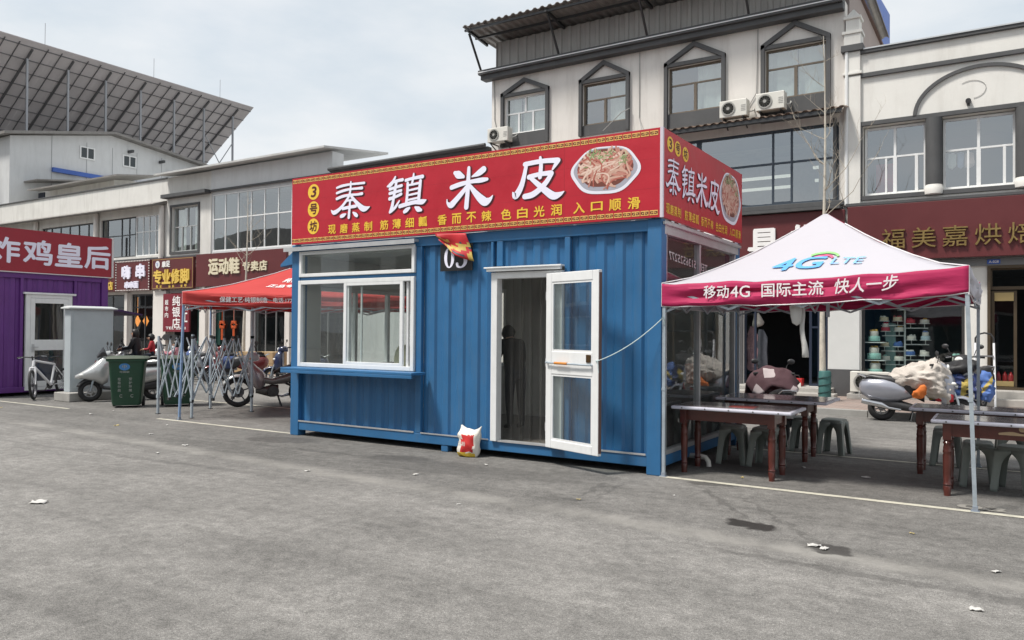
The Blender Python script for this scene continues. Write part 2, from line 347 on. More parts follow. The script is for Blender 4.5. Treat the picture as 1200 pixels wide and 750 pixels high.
def pavers():
    m = bpy.data.materials.new('red_pavers'); m.use_nodes = True; t = m.node_tree; b = t.nodes['Principled BSDF']; l = t.links.new
    c = t.nodes.new('ShaderNodeTexCoord'); k = t.nodes.new('ShaderNodeTexBrick'); k.inputs['Scale'].default_value = 1; k.inputs['Brick Width'].default_value = .2; k.inputs['Row Height'].default_value = .1; k.inputs['Mortar Size'].default_value = .006
    k.inputs['Color1'].default_value = (.34, .255, .22, 1); k.inputs['Color2'].default_value = (.27, .22, .20, 1); k.inputs['Mortar'].default_value = (.15, .14, .13, 1)
    l(c.outputs['Object'], k.inputs[0]); n = t.nodes.new('ShaderNodeTexNoise'); n.inputs['Scale'].default_value = 2; n.inputs['Detail'].default_value = 6; l(c.outputs['Object'], n.inputs['Vector'])
    h = t.nodes.new('ShaderNodeMapRange'); h.inputs[3].default_value = .6; h.inputs[4].default_value = 1.35; l(n.outputs['Fac'], h.inputs[0]); v = t.nodes.new('ShaderNodeVectorMath'); v.operation = 'SCALE'; l(k.outputs['Color'], v.inputs[0]); l(h.outputs[0], v.inputs['Scale']); l(v.outputs[0], b.inputs['Base Color']); b.inputs['Roughness'].default_value = .85
    return m
bm = B(); box(bm, -90, 60, 8.14, 11.62, -.2, .12); struct('sidewalk', bm, pavers())
bm = B()
x = -60.0
while x < 30: box(bm, x+.006, x+.994, 8.0, 8.137, -.2, .125+random.uniform(-.004, .004)); x += 1.0
struct('kerb', bm, KERB, bevel=.012)

# ------------------------------------------------------------------ the blue kiosk
K = thing('food_kiosk', 'blue corrugated container snack kiosk with red rooftop signboard and open white glass door', 'kiosk', (-2.96, 1.5, 0))
XL, XR, YF, YB, ZT = -5.93, 0.0, 0.0, 3.0, 2.865
bm = B()
for x0 in (XL, XR-.17):
    for y0 in (YF, YB-.16): box(bm, x0, x0+.17, y0, y0+.16, .0, ZT)
for y0 in (YF+.012, YB-.112):
    box(bm, XL+.17, XR-.17, y0, y0+.1, .085, .21); box(bm, XL+.17, XR-.17, y0, y0+.1, 2.73, ZT-.004)
for x0 in (XL+.012, XR-.112):
    box(bm, x0, x0+.1, YF+.16, YB-.16, .085, .21)
box(bm, XL+.012, XL+.112, YF+.16, YB-.16, 2.73, ZT-.004)
box(bm, -3.07, -2.96, .02, .12, 0, .084)
for x0, x1, z0 in ((-3.52, -3.42, .21), (-2.30, -2.262, .21), (-2.21, -2.12, 2.41), (-1.235, -1.16, .21)): box(bm, x0, x1, YF+.016, YF+.08, z0, 2.729)
box(bm, -5.76, -3.52, .016, .08, .94, .99); box(bm, -5.76, -3.52, .018, .08, 2.33, 2.375)
part('frame', bm, BLUE, K, bevel=.008)
bm = B(); box(bm, XL+.17, -3.53, .002, .010, .211, .232); box(bm, -3.41, -2.31, .002, .010, .211, .228); box(bm, -1.15, -.18, .002, .010, .211, .232); part('sill_strip', bm, ALU, K)
def corr(bm, p, u, L_, z0, z1, n, per=.235, dep=.026, flip=1):
    """trapezoid corrugated sheet from p along u, n = outward"""
    p, u, n = Vector(p), Vector(u), Vector(n); pts = []; s = 0
    while s < L_:
        for a, d in ((0, 0), (.075, 0), (.105, 1), (.195, 1), (.225, 0)):
            if s+a <= L_: pts.append((s+a, d))
        s += per
    pts.append((L_, 0)); a = [bm.verts.new(p+u*q+n*dep*(d-1)*flip+UZ*z0) for q, d in pts]; b = [bm.verts.new(p+u*q+n*dep*(d-1)*flip+UZ*z1) for q, d in pts]
    for i in range(len(pts)-1): bm.faces.new((a[i], a[i+1], b[i+1], b[i]))
bm = B()
corr(bm, (-3.42, .055, 0), UX, 1.12, .21, 2.73, -UY); corr(bm, (-2.262, .055, 0), UX, 1.03, 2.4, 2.73, -UY); corr(bm, (-1.16, .055, 0), UX, .99, .21, 2.73, -UY)
corr(bm, (-5.76, .055, 0), UX, 2.24, .21, .94, -UY); corr(bm, (XL+.05, .16, 0), UY, 2.68, .21, .98, -UX); corr(bm, (XL+.05, .16, 0), UY, 2.68, 2.26, 2.73, -UX); corr(bm, (XL+.05, .16, 0), UY, .30, .98, 2.26, -UX); corr(bm, (XL+.17, YB-.05, 0), UX, 5.6, .21, 1.0, UY); corr(bm, (XL+.17, YB-.05, 0), UX, 5.6, 2.3, 2.73, UY); corr(bm, (-3.9, YB-.05, 0), UX, 3.73, 1.0, 2.3, UY)
part('wall_panel', bm, BLUE, K, solid=.004)
bm = B(); box(bm, XL+.1, XR-.1, .1, 2.9, ZT-.06, ZT-.02); part('roof', bm, PANEL, K)
bm = B(); box(bm, XL+.12, XR-.12, .12, 2.88, .13, .2); part('floor', bm, mat('kiosk_floor', (.16, .15, .14), .6, var=.2), K)
bm = B(); box(bm, XL+.12, -.12, 2.86, 2.9, .2, 1.0); box(bm, XL+.12, -.12, 2.86, 2.9, 2.3, 2.7); box(bm, -3.9, -.12, 2.86, 2.9, 1.0, 2.3); box(bm, XL+.12, XL+.15, .1, 2.86, .2, .98); box(bm, XL+.12, XL+.15, .1, 2.86, 2.26, 2.7); box(bm, XL+.12, XL+.15, .1, .45, .98, 2.26); box(bm, XL+.15, -.15, .12, 2.86, 2.70, 2.72); part('inner_lining', bm, mat('inner_lining', (.46, .45, .43), .6, var=.1), K)
bm = B()  # rear window added to let daylight into the kiosk
for x in (-5.75, -4.85, -3.95): box(bm, x, x+.06, 2.86, 2.93, 1.0, 2.3)
box(bm, -5.75, -3.9, 2.865, 2.925, 1.0, 1.06); box(bm, -5.75, -3.9, 2.865, 2.925, 2.24, 2.3); bw_ = part('added_back_window', bm, PVC, K)
bm = B(); box(bm, -5.7, -3.92, 2.89, 2.896, 1.06, 2.24); part('pane', bm, KGLASS, bw_)
bm = B()
for y in (.46, 1.28, 2.08, 2.78): box(bm, XL+.02, XL+.09, y, y+.06, .98, 2.26)
box(bm, XL+.022, XL+.088, .52, 2.78, .98, 1.04); box(bm, XL+.022, XL+.088, .52, 2.78, 2.2, 2.26); ew_ = part('end_window', bm, PVC, K)
bm = B(); box(bm, XL+.05, XL+.056, .52, 2.78, 1.04, 2.2); part('pane', bm, KGLASS, ew_)
# window wall
def frame_rect(bm, x0, x1, z0, z1, w, y0, y1):
    box(bm, x0, x0+w, y0, y1, z0, z1); box(bm, x1-w, x1, y0, y1, z0, z1); box(bm, x0+w, x1-w, y0, y1, z0, z0+w); box(bm, x0+w, x1-w, y0, y1, z1-w, z1)
bm = B(); frame_rect(bm, -5.76, -3.525, 2.378, 2.76, .05, -.015, .06); t1 = part('transom_window', bm, PVC, K, bevel=.005)
bm = B(); box(bm, -5.71, -3.575, .02, .026, 2.428, 2.71); part('pane', bm, KGLASS, t1)
bm = B(); frame_rect(bm, -5.77, -3.525, 1.04, 2.325, .06, -.02, .07); box(bm, -4.80, -4.74, .0, .065, 1.1, 2.265); box(bm, -3.70, -3.66, .03, .069, 1.1, 2.265); sw = part('serving_window', bm, PVC, K, bevel=.006)
bm = B(); box(bm, -5.71, -4.80, .03, .036, 1.1, 2.265); part('pane', bm, KGLASS, sw)
bm = B(); frame_rect(bm, -4.83, -3.72, 1.085, 2.28, .055, -.018, .022); box(bm, -4.55, -4.52, .038, .06, 1.1, 2.265); part('sliding_sash', bm, PVC, sw, bevel=.005)
bm = B(); box(bm, -4.775, -3.775, -.002, .004, 1.14, 2.225); part('pane', bm, KGLASS, sw)
bm = B(); box(bm, -5.83, -3.33, -.29, .0, 1.0, 1.035); box(bm, -5.83, -3.33, -.29, -.265, .955, 1.0); part('counter_shelf', bm, BLUE, K, bevel=.006)
bm = B(); box(bm, -6.02, -3.47, -.09, .014, 2.79, 2.825); box(bm, -6.02, -3.47, -.09, -.08, 2.765, 2.79); part('drip_strip', bm, ALU, K)
# doorway
bm = B(); box(bm, -2.26, -2.17, -.03, .09, .21, 2.33); box(bm, -1.345, -1.24, -.03, .09, .21, 2.33); box(bm, -2.17, -1.345, -.03, .09, 2.25, 2.33); part('door_frame', bm, PVC, K, bevel=.006)
bm = B(); box(bm, -2.17, -1.345, -.01, .1, .205, .222); part('threshold', bm, ALU, K)
bm = B(); box(bm, -2.33, -1.22, -.10, .0, 2.375, 2.395); box(bm, -2.30, -1.24, -.085, -.03, 2.34, 2.375); part('door_canopy', bm, PVC, K, bevel=.004)
# the leaf is hinged on the right jamb side and swung open to the right
hx, hy = -1.425, -.05; ang = math.atan2(-.29, .84); dl = .89
door = B(); H = Matrix.Translation((hx, hy, 0)) @ Matrix.Rotation(ang, 4, 'Z')
for a in ((0, .10, .21, 2.29), (dl-.10, dl, .21, 2.29), (.10, dl-.10, .21, .31), (.10, dl-.10, 2.18, 2.29), (.10, dl-.10, 1.09, 1.36)): box(door, a[0], a[1], -.025, .03, a[2], a[3])
xform(door, H); dr = part('door', door, PVC, K, bevel=.007)
for z0, z1 in ((.31, 1.09), (1.36, 2.18)):
    bm = B(); box(bm, .10, dl-.10, -.004, .004, z0, z1); xform(bm, H); part('pane', bm, KGLASS, dr)
    bm = B(); frame_rect(bm, .10, dl-.10, z0, z1, .022, -.018, -.005); xform(bm, H); part('glazing_bead', bm, PVC, dr)
bm = B(); box(bm, dl+.001, dl+.006, -.02, .022, .24, 2.26); xform(bm, H); part('edge_seal', bm, mat('brown_seal', (.12, .07, .06), .6), dr)
bm = B(); tube(bm, [(.03, -.055, 1.225), (.30, -.06, 1.222), (.58, -.06, 1.22), (.80, -.055, 1.218)], .011); tube(bm, [(.04, -.05, 1.226), (.04, -.02, 1.226)], .012); tube(bm, [(.79, -.05, 1.218), (.79, -.02, 1.218)], .012); xform(bm, H); part('push_bar', bm, STEEL, dr, smooth=True)
bm = B(); tube(bm, [(.2, -.061, 1.223), (.42, -.062, 1.222)], .0155); xform(bm, H); part('bar_sleeve', bm, mat('orange_sleeve', (.55, .2, .03), .6), dr, smooth=True)
bm = B(); box(bm, dl-.19, dl-.115, -.036, -.026, 1.245, 1.335); xform(bm, H); part('door_lock', bm, mat('brass_lock', (.09, .05, .02), .35, metal=.6), dr, bevel=.006)
bm = B()
for z in (.45, 1.22, 2.02): tube(bm, [(-.015, .0, z-.05), (-.015, .0, z+.05)], .014)
xform(bm, H); part('hinge', bm, ALU, dr, smooth=True)
# plastic strip curtain in the doorway
bm = B()
for i in range(6):
    x0 = -2.165+i*.137; yy = .105+(i % 2)*.02; n = 7
    for j in range(n):
        xa, xb = x0+.155*j/n, x0+.155*(j+1)/n; f = lambda q: yy+.018*math.sin((q-x0)/.155*math.pi)+.006*math.sin(q*40)
        quad(bm, [(xa, f(xa), .225), (xb, f(xb), .225), (xb, f(xb), 2.25), (xa, f(xa), 2.25)])
part('strip_curtain', bm, STRIPGL, K, smooth=True)
# glazed right side
bm = B()
box(bm, -.10, -.005, .16, 2.84, .212, .262); box(bm, -.10, .004, .10, 2.92, 2.70, 2.86); box(bm, .004, .035, .02, 2.96, 2.80, 2.835)
for y0, y1 in ((.162, .205), (1.31, 1.355), (2.795, 2.838)): box(bm, -.09, -.01, y0, y1, .262, 2.70)
sg = part('side_glazing', bm, ALU, K, bevel=.005)
for y0, y1 in ((.205, 1.31), (1.355, 2.795)):
    bm = B(); box(bm, -.055, -.048, y0, y1, .262, 2.70); part('pane', bm, KGLASS, sg)
# phone number stuck on the inside, so it reads mirrored from the street
bm = B(); text(bm, 'TEL:15136525277', (-.044, 1.70, 2.37), (0, -1, .05), UZ, w=1.36, h=.095, bold=.012); part('phone_lettering', bm, mat('pale_vinyl_letters', (.55, .55, .55), .6), sg)
# blue flap awning on the left end
bm = B(); rings(bm, [[(-5.935, y, 2.85), (-6.30, y, 2.60), (-6.30, y, 2.56), (-5.935, y, 2.60)] for y in (.1, 2.2)]); part('end_awning', bm, BLUE, K, bevel=.005)
bm = B(); tube(bm, [(-.02, 1.0, .10), (.10, .97, .11), (.20, .94, .10), (.235, .93, .06), (.24, .93, .0)], .03, 10); part('drain_pipe', bm, mat('white_drain_pipe', (.62, .61, .57), .5), K, smooth=True)
# number plate
bm = B(); box(bm, -3.09, -2.57, -.006, .006, 2.375, 2.725); pl = part('number_plate', bm, mat('black_plate', (.012, .012, .014), .45), K)
bm = B()
Z0 = [(-2.97, 2.57, .012)]
for cx_, fl in ((-2.94, 0), (-2.735, 1)):
    if not fl:
        n = 28; o1 = [(cx_+.082*math.cos(2*math.pi*k/n), 2.55+.135*math.sin(2*math.pi*k/n)) for k in range(n)]; i1 = [(cx_+.034*math.cos(2*math.pi*k/n), 2.55+.118*math.sin(2*math.pi*k/n)) for k in range(n)]
        a = [bm.verts.new((p[0], -.010, p[1])) for p in o1]; b = [bm.verts.new((p[0], -.010, p[1])) for p in i1]
        for k in range(n): bm.faces.new((a[k], a[(k+1) % n], b[(k+1) % n], b[k]))
    else:
        ribbon(bm, [(-2.80, 2.655, .035), (-2.765, 2.68, .022), (-2.715, 2.672, .036), (-2.69, 2.635, .05), (-2.71, 2.59, .036), (-2.75, 2.568, .014)], (0, -.010, 0), UX, UZ, .0)
        ribbon(bm, [(-2.75, 2.566, .014), (-2.70, 2.555, .038), (-2.675, 2.50, .058), (-2.70, 2.445, .040), (-2.75, 2.42, .022), (-2.80, 2.435, .034), (-2.808, 2.465, .042)], (0, -.010, 0), UX, UZ, .001)
part('numerals', bm, LAV, pl)

# signboard
BRUSH = {'qin':[[(-4.946,3.646,0.03),(-4.842,3.664,0.039),(-4.681,3.673,0.033),(-4.54,3.67,0.033),(-4.409,3.668,0.035)],[(-4.945,3.569,0.036),(-4.822,3.592,0.039),(-4.68,3.603,0.033),(-4.556,3.601,0.033),(-4.452,3.6,0.044)],[(-4.944,3.487,0.042),(-4.821,3.513,0.042),(-4.679,3.521,0.036),(-4.555,3.516,0.033),(-4.45,3.52,0.044)],[(-4.669,3.706,0.027),(-4.676,3.592,0.038),(-4.714,3.491,0.042),(-4.828,3.376,0.045),(-4.927,3.311,0.058),(-5.003,3.291,0.062),(-5.051,3.327,0.017)],[(-4.688,3.541,0.033),(-4.643,3.485,0.044),(-4.553,3.4,0.058),(-4.448,3.314,0.085),(-4.378,3.302,0.068),(-4.306,3.322,0.014)],[(-4.749,3.442,0.03),(-4.66,3.445,0.03),(-4.607,3.445,0.03)],[(-4.822,3.335,0.047),(-4.712,3.345,0.046),(-4.57,3.352,0.048)],[(-4.678,3.449,0.033),(-4.69,3.332,0.042),(-4.702,3.2,0.047)],[(-4.764,3.253,0.025),(-4.808,3.237,0.055),(-4.853,3.227,0.053)],[(-4.618,3.265,0.025),(-4.577,3.236,0.058),(-4.547,3.215,0.05)]],'zhen':[[(-3.838,3.694,0.03),(-3.878,3.633,0.05),(-3.935,3.588,0.057),(-3.98,3.577,0.023)],[(-3.895,3.624,0.04),(-3.797,3.638,0.043),(-3.708,3.644,0.046)],[(-3.935,3.535,0.043),(-3.828,3.551,0.04),(-3.723,3.566,0.043)],[(-3.934,3.475,0.047),(-3.828,3.488,0.04),(-3.73,3.5,0.039)],[(-3.938,3.402,0.05),(-3.827,3.422,0.04),(-3.73,3.451,0.043)],[(-3.813,3.639,0.04),(-3.841,3.517,0.05),(-3.867,3.394,0.046),(-3.894,3.283,0.053),(-3.929,3.217,0.04)],[(-3.914,3.216,0.027),(-3.833,3.278,0.043),(-3.761,3.36,0.023)],[(-3.651,3.629,0.043),(-3.54,3.644,0.042),(-3.359,3.654,0.052)],[(-3.512,3.706,0.026),(-3.521,3.648,0.039),(-3.542,3.57,0.036)],[(-3.616,3.589,0.043),(-3.62,3.46,0.046),(-3.639,3.313,0.046)],[(-3.395,3.599,0.049),(-3.412,3.453,0.052),(-3.426,3.308,0.049)],[(-3.611,3.558,0.029),(-3.507,3.565,0.033),(-3.405,3.573,0.032)],[(-3.61,3.486,0.026),(-3.507,3.496,0.029),(-3.412,3.505,0.029)],[(-3.617,3.422,0.026),(-3.514,3.431,0.029),(-3.419,3.439,0.029)],[(-3.624,3.358,0.026),(-3.521,3.367,0.029),(-3.426,3.376,0.029)],[(-3.752,3.284,0.056),(-3.647,3.301,0.056),(-3.489,3.319,0.055),(-3.363,3.315,0.071),(-3.298,3.334,0.019)],[(-3.583,3.249,0.033),(-3.63,3.225,0.062),(-3.67,3.204,0.049)],[(-3.48,3.251,0.029),(-3.432,3.222,0.074),(-3.381,3.206,0.042)]],'mi':[[(-2.822,3.646,0.052),(-2.767,3.617,0.103),(-2.686,3.584,0.047)],[(-2.37,3.647,0.083),(-2.443,3.607,0.078),(-2.549,3.571,0.019)],[(-2.876,3.46,0.061),(-2.733,3.49,0.061),(-2.56,3.508,0.051),(-2.411,3.512,0.064),(-2.314,3.516,0.041)],[(-2.6,3.689,0.047),(-2.607,3.545,0.061),(-2.618,3.37,0.065),(-2.636,3.186,0.07)],[(-2.619,3.458,0.051),(-2.705,3.377,0.065),(-2.807,3.288,0.075),(-2.884,3.232,0.085),(-2.94,3.264,0.033),(-2.947,3.309,0.014)],[(-2.581,3.458,0.046),(-2.505,3.368,0.074),(-2.408,3.273,0.106),(-2.34,3.232,0.11),(-2.272,3.253,0.059),(-2.229,3.301,0.014)]],'pi':[[(-1.756,3.643,0.058),(-1.623,3.652,0.057),(-1.469,3.655,0.057),(-1.296,3.643,0.065)],[(-1.537,3.703,0.035),(-1.526,3.605,0.053),(-1.54,3.465,0.057)],[(-1.288,3.642,0.061),(-1.327,3.592,0.048),(-1.364,3.542,0.026)],[(-1.736,3.628,0.049),(-1.762,3.513,0.058),(-1.797,3.398,0.071),(-1.846,3.31,0.085),(-1.895,3.263,0.081),(-1.927,3.309,0.022)],[(-1.695,3.479,0.062),(-1.545,3.501,0.053),(-1.383,3.499,0.065)],[(-1.377,3.494,0.057),(-1.448,3.398,0.065),(-1.543,3.316,0.07),(-1.649,3.259,0.075),(-1.756,3.246,0.067)],[(-1.664,3.461,0.053),(-1.563,3.376,0.066),(-1.447,3.283,0.087),(-1.352,3.222,0.095),(-1.268,3.231,0.06),(-1.208,3.261,0.013)]]}
bm = B(); box(bm, -5.885, -.002, -.05, -.02, 2.872, 3.868); sb = part('signboard', bm, SIGNRED, K)
bm = B(); box(bm, -.003, .028, -.019, 3.0, 2.872, 3.868); ss = part('signboard', bm, SIGNRED, K)
bm = B(); box(bm, -.001, .032, -.056, -.0195, 2.868, 3.872); part('corner_trim', bm, mat('lilac_trim', (.60, .55, .62), .4), K)
bm = B()
for x in (-5.8, -4.4, -2.9, -1.5, -.1): bar(bm, (x, .02, 2.87), (x, .02, 3.84), .04); bar(bm, (x, .02, 3.7), (x, .9, 2.87), .03)
bar(bm, (-5.88, .02, 3.83), (-.03, .02, 3.83), .04); bar(bm, (-5.88, .02, 2.89), (-.03, .02, 2.89), .04)
for y in (.8, 1.9, 2.95): bar(bm, (-.03, y, 2.87), (-.03, y, 3.84), .04); bar(bm, (-.03, y, 3.7), (-.8, y, 2.87), .03)
part('sign_frame', bm, STEEL, K)
def fret(bm, x0, x1, zc, h, y):
    n = int((x1-x0)/.108); w = (x1-x0)/n
    for i in range(n):
        a = x0+i*w; g = .006; A, Bx, C0, D = a+g, a+w-g, zc-h/2, zc+h/2
        quad(bm, [(A, y, C0), (Bx, y, C0), (Bx, y, D), (A, y, D)], 0)
        e = y-.0015; lw = h*.12
        for (p, q, r, s) in ((.10, .46, .64, .78), (.10, .22, .3, .64), (.22, .46, .22, .36), (.34, .46, .36, .5), (.56, .90, .64, .78), (.78, .90, .3, .64), (.56, .78, .22, .36), (.56, .68, .36, .5)):
            quad(bm, [(a+w*p, e, C0+h*r), (a+w*q, e, C0+h*r), (a+w*q, e, C0+h*s), (a+w*p, e, C0+h*s)], 1)
bm = B()
for x in (-4.72, -3.55, -2.38, -1.21): box(bm, x-.004, x+.004, -.0508, -.0501, 2.876, 3.864)
for z in (3.2, 3.53): box(bm, -5.88, -.006, -.0506, -.0501, z-.002, z+.002)
part('banner_crease', bm, mat('banner_crease_red', (.37, .010, .024), .5), sb)
bm = B(); fret(bm, -5.875, -.02, 3.815, .055, -.0525); fret(bm, -5.875, -.02, 2.925, .055, -.0525); part('fret_border', bm, [FRETY, REDDARK], sb)
def brush(bm, o, u, v, ax, az, sx, sz, skew=0):
    """all four brush characters, mapped from front-sign metres to this face"""
    k = 0
    for g in BRUSH:
        for s in BRUSH[g]:
            k += 1; w = (sx*sz)**.5
            ribbon(bm, [((a-ax)*sx, (b-az)*sz, c*w) for a, b, c in s], Vector(o)+Vector(u)*.016*sx-Vector(v)*.012*sz, u, v, .0012+.0001*k, 1, grow=.009*w)
            ribbon(bm, [((a-ax)*sx, (b-az)*sz, c*w) for a, b, c in s], o, u, v, .0085+.0001*k, 0)
    return bm
ALLB = dict(BRUSH)
for g in ALLB: BRUSH = {g: ALLB[g]}; bm = B(); brush(bm, (0, -.0502, 0), UX, UZ, 0, 0, 1, 1); part('brush_character', bm, [LAV, REDDARK], sb)
BRUSH = ALLB
for z, c in ((3.63, '3'), (3.375, '号'), (3.12, '坊')):
    bm = B(); n = 28; a = [bm.verts.new((-5.425+.118*math.cos(2*math.pi*k/n), -.053, z+.116*math.sin(2*math.pi*k/n))) for k in range(n)]; bm.faces.new(a).material_index = 0
    text(bm, c, (-5.425-.052 if c == '3' else -5.425-.074, -.055, z-.072), UX, UZ, w=.095 if c == '3' else .148, h=.15, bold=.02, mi=1, slant=.15 if c == '3' else .04)
    part('medallion', bm, [YELLOW, REDDARK], sb)
SLOG = ('现磨蒸制', '筋薄细瓤', '香而不辣', '色白光润', '入口顺滑')
def spaced(bm, s, o, u, v, x0, x1, z, h, bold=.02, mi=0, cw=.8):
    n = len(s); st = (x1-x0-h*cw)/(n-1) if n > 1 else 0
    for i, c in enumerate(s): 
        hh = h*(.78 if c == '口' else 1); text(bm, c, Vector(o)+Vector(u)*(x0+i*st)+Vector(v)*(z+(h-hh)/2), u, v, w=h*cw, h=hh, bold=bold, mi=mi)
for s, x0, x1 in zip(SLOG, (-5.11, -4.11, -3.10, -2.10, -1.08), (-4.26, -3.28, -2.25, -1.24, -.24)): bm = B(); spaced(bm, s, (0, -.054, 0), UX, UZ, x0, x1, 2.985, .13, cw=1.12); part('slogan_lettering', bm, YELLOW, sb)
# side face of the sign
AX = {'qin': (-5.03, .03), 'zhen': (-3.93, .53), 'mi': (-2.98, 1.01), 'pi': (-1.99, 1.48)}
kk = 0
for g in BRUSH:
    xs = [a for s in BRUSH[g] for a, b, c in s]; zs = [b for s in BRUSH[g] for a, b, c in s]; xa, xb, za = min(xs), max(xs), min(zs); y0 = AX[g][1]; fx = .46/(xb-xa); fz = .40/(max(zs)-za)
    bm = B()
    for s in BRUSH[g]:
        kk += 1; q = [(y0+(a-xa)*fx, 3.17+(b-za)*fz, c*.62) for a, b, c in s]
        ribbon(bm, q, (.0282, .012, -.008), UY, UZ, .001+.0001*kk, 1, grow=.007); ribbon(bm, q, (.0282, 0, 0), UY, UZ, .008+.0001*kk, 0)
    part('brush_character', bm, [LAV, REDDARK], ss)
for y, z, c in ((.175, 3.72, '3'), (.41, 3.715, '号'), (.665, 3.70, '坊')):
    bm = B(); n = 28; a = [bm.verts.new((.0305, y+.10*math.cos(2*math.pi*k/n), z+.088*math.sin(2*math.pi*k/n))) for k in range(n)]; bm.faces.new(a)
    text(bm, c, (.0325, y-.062 if c != '3' else y-.04, z-.054), UY, UZ, w=.124 if c != '3' else .08, h=.112, bold=.02, mi=1)
    part('medallion', bm, [YELLOW, REDDARK], ss)
for s, x0, x1 in zip(SLOG, (.05, .64, 1.22, 1.80, 2.40), (.52, 1.14, 1.70, 2.29, 2.92)): bm = B(); spaced(bm, s, (.0315, 0, 0), UY, UZ, x0, x1, 2.925, .115, cw=.92, bold=.015); part('slogan_lettering', bm, YELLOW, ss)
def bowl_print(parent, o, u, v, w, h, seed):
    """printed photo of a bowl of noodles: flat ink shapes on the vinyl"""
    rnd = random.Random(seed); u, v, o = Vector(u), Vector(v), Vector(o); n = u.cross(v); bm = B()
    P = lambda a, b, l_: o+u*(a*w/2)+v*(b*h/2)+n*l_
    def blob(rad, lift, mi, dy=0, pet=.028, sx=1.0):
        k = 60; bm.faces.new([bm.verts.new(P(sx*rad*(1+pet*math.cos(6*t+.5))*math.cos(t), rad*(1+pet*math.cos(6*t+.5))*math.sin(t)+dy, lift)) for t in [2*math.pi*i/k for i in range(k)]]).material_index = mi
    blob(1.0, .003, 0); blob(.91, .0035, 1, .035); blob(.80, .004, 2, .10)
    cols = [3, 3, 4, 4, 5, 6]
    for i in range(130):
        t = rnd.uniform(0, 6.28); r = rnd.uniform(0, .72)**.7; a, b = r*math.cos(t)*.95, r*math.sin(t)*.80+.12; d = rnd.uniform(0, 3.14) if i < 60 else rnd.gauss(1.1, .7); ln = rnd.uniform(.18, .42); cv = rnd.uniform(-.25, .25)
        pts = []
        for k in range(5):
            s = (k/4-.5)*2; x, y = a+ln*s*math.cos(d)-cv*s*s*math.sin(d), b+ln*s*math.sin(d)+cv*s*s*math.cos(d)
            m = (x/.82)**2+((y-.10)/.90)**2
            if m > .95: f = (.95/m)**.5; x *= f; y = .10+(y-.10)*f
            pts.append((x*w/2, y*h/2, rnd.uniform(.020, .034)*w*(.8 if i > 90 else 1)))
        ribbon(bm, pts, o, u, v, .0042+i*.00002, rnd.choice(cols), sub=3)
    for i in range(46):
        a, b = rnd.gauss(-.12, .24), rnd.gauss(.62, .14); 
        if i > 34: a, b = rnd.gauss(.55, .1), rnd.gauss(.35, .12)
        d = rnd.uniform(0, 3.14); pts = [((a-.06*math.cos(d))*w/2, (b-.06*math.sin(d))*h/2, .014*w), ((a+.06*math.cos(d))*w/2, (b+.06*math.sin(d))*h/2, .012*w)]
        ribbon(bm, pts, o, u, v, .0075+i*.00002, 7 if i % 3 else 8, sub=1)
    ink = [mat('bowl_ink_white', (.74, .74, .82), .5), mat('bowl_ink_grey', (.36, .36, .42), .5), mat('bowl_ink_sauce', (.16, .045, .03), .5), mat('noodle_ink_pink', (.50, .22, .17), .5), mat('noodle_ink_tan', (.58, .36, .28), .5), mat('noodle_ink_red', (.40, .11, .08), .5), mat('noodle_ink_pale', (.70, .52, .43), .5), mat('herb_ink_green', (.22, .30, .12), .5), mat('herb_ink_pale', (.50, .50, .30), .5)]
    part('noodle_bowl_print', bm, ink, parent)
bowl_print(sb, (-.675, -.0505, 3.46), UX, UZ, .87, .56, 3)
bowl_print(ss, (.0285, 2.44, 3.43), UY, UZ, .95, .70, 5)

# inside the kiosk: each standing thing its own
bm = B(); box(bm, -5.6, -3.6, .35, .9, .95, .99); box(bm, -5.6, -5.55, .38, .88, .2, .95); box(bm, -3.65, -3.6, .38, .88, .2, .95); box(bm, -5.55, -3.65, .4, .86, .5, .52)
tag(part('prep_counter', bm, mat('inner_steel', (.35, .36, .37), .35, metal=.6, var=.1)), 'steel prep counter inside the kiosk behind the serving window', 'counter')
bm = B(); box(bm, -.75, -.15, .3, 2.6, .86, .9); box(bm, -.75, -.7, .33, 2.57, .2, .86); box(bm, -.2, -.15, .33, 2.57, .2, .86)
tag(part('side_counter', bm, mat('dark_cabinet', (.05, .05, .055), .5, var=.2)), 'dark worktop inside the kiosk along the side glazing', 'counter')
bm = B(); loft(bm, [(-.14, .05, 1.0, 1.28), (-.10, .10, .99, 1.36), (.02, .12, .99, 1.40), (.12, .10, .99, 1.34), (.16, .06, 1.0, 1.26)]); crumple(bm, .03, 6); xform(bm, Matrix.Translation((-4.2, .6, 0)))
tag(part('flour_sack', bm, [mat('yellow_sack', (.62, .60, .42), .7, var=.2, vs=5)], smooth=60), 'pale yellow and white bag standing on the counter inside the serving window', 'bag')
for i, (y, r, h, c, lb) in enumerate(((.62, .07, .16, (.25, .42, .25), 'small green tub on the worktop behind the side glazing'), (.95, .10, .20, (.6, .6, .56), 'white round tub on the worktop behind the side glazing'), (2.2, .09, .26, (.45, .12, .05), 'orange red jar on the worktop near the far end of the side glazing'))):
    bm = B(); lathe(bm, [(r*.85, 0), (r, h*.9), (r*1.06, h*.92), (r*1.06, h), (r*.3, h+.01)], 16, (-.42, y, .9)); tag(part('tub', bm, mat('tub%d' % i, c, .45), smooth=True), lb, 'tub', 'tubs on the kiosk worktop')
bm = B()
for z in (.6, 1.1, 1.6, 2.1): box(bm, -1.2, -.3, 2.45, 2.8, z, z+.03)
for x in (-1.2, -.33): box(bm, x, x+.03, 2.45, 2.48, .2, 2.3); box(bm, x, x+.03, 2.77, 2.8, .2, 2.3)
tag(part('storage_shelf', bm, mat('inner_steel')), 'open steel shelf rack against the back wall inside the kiosk', 'shelf')

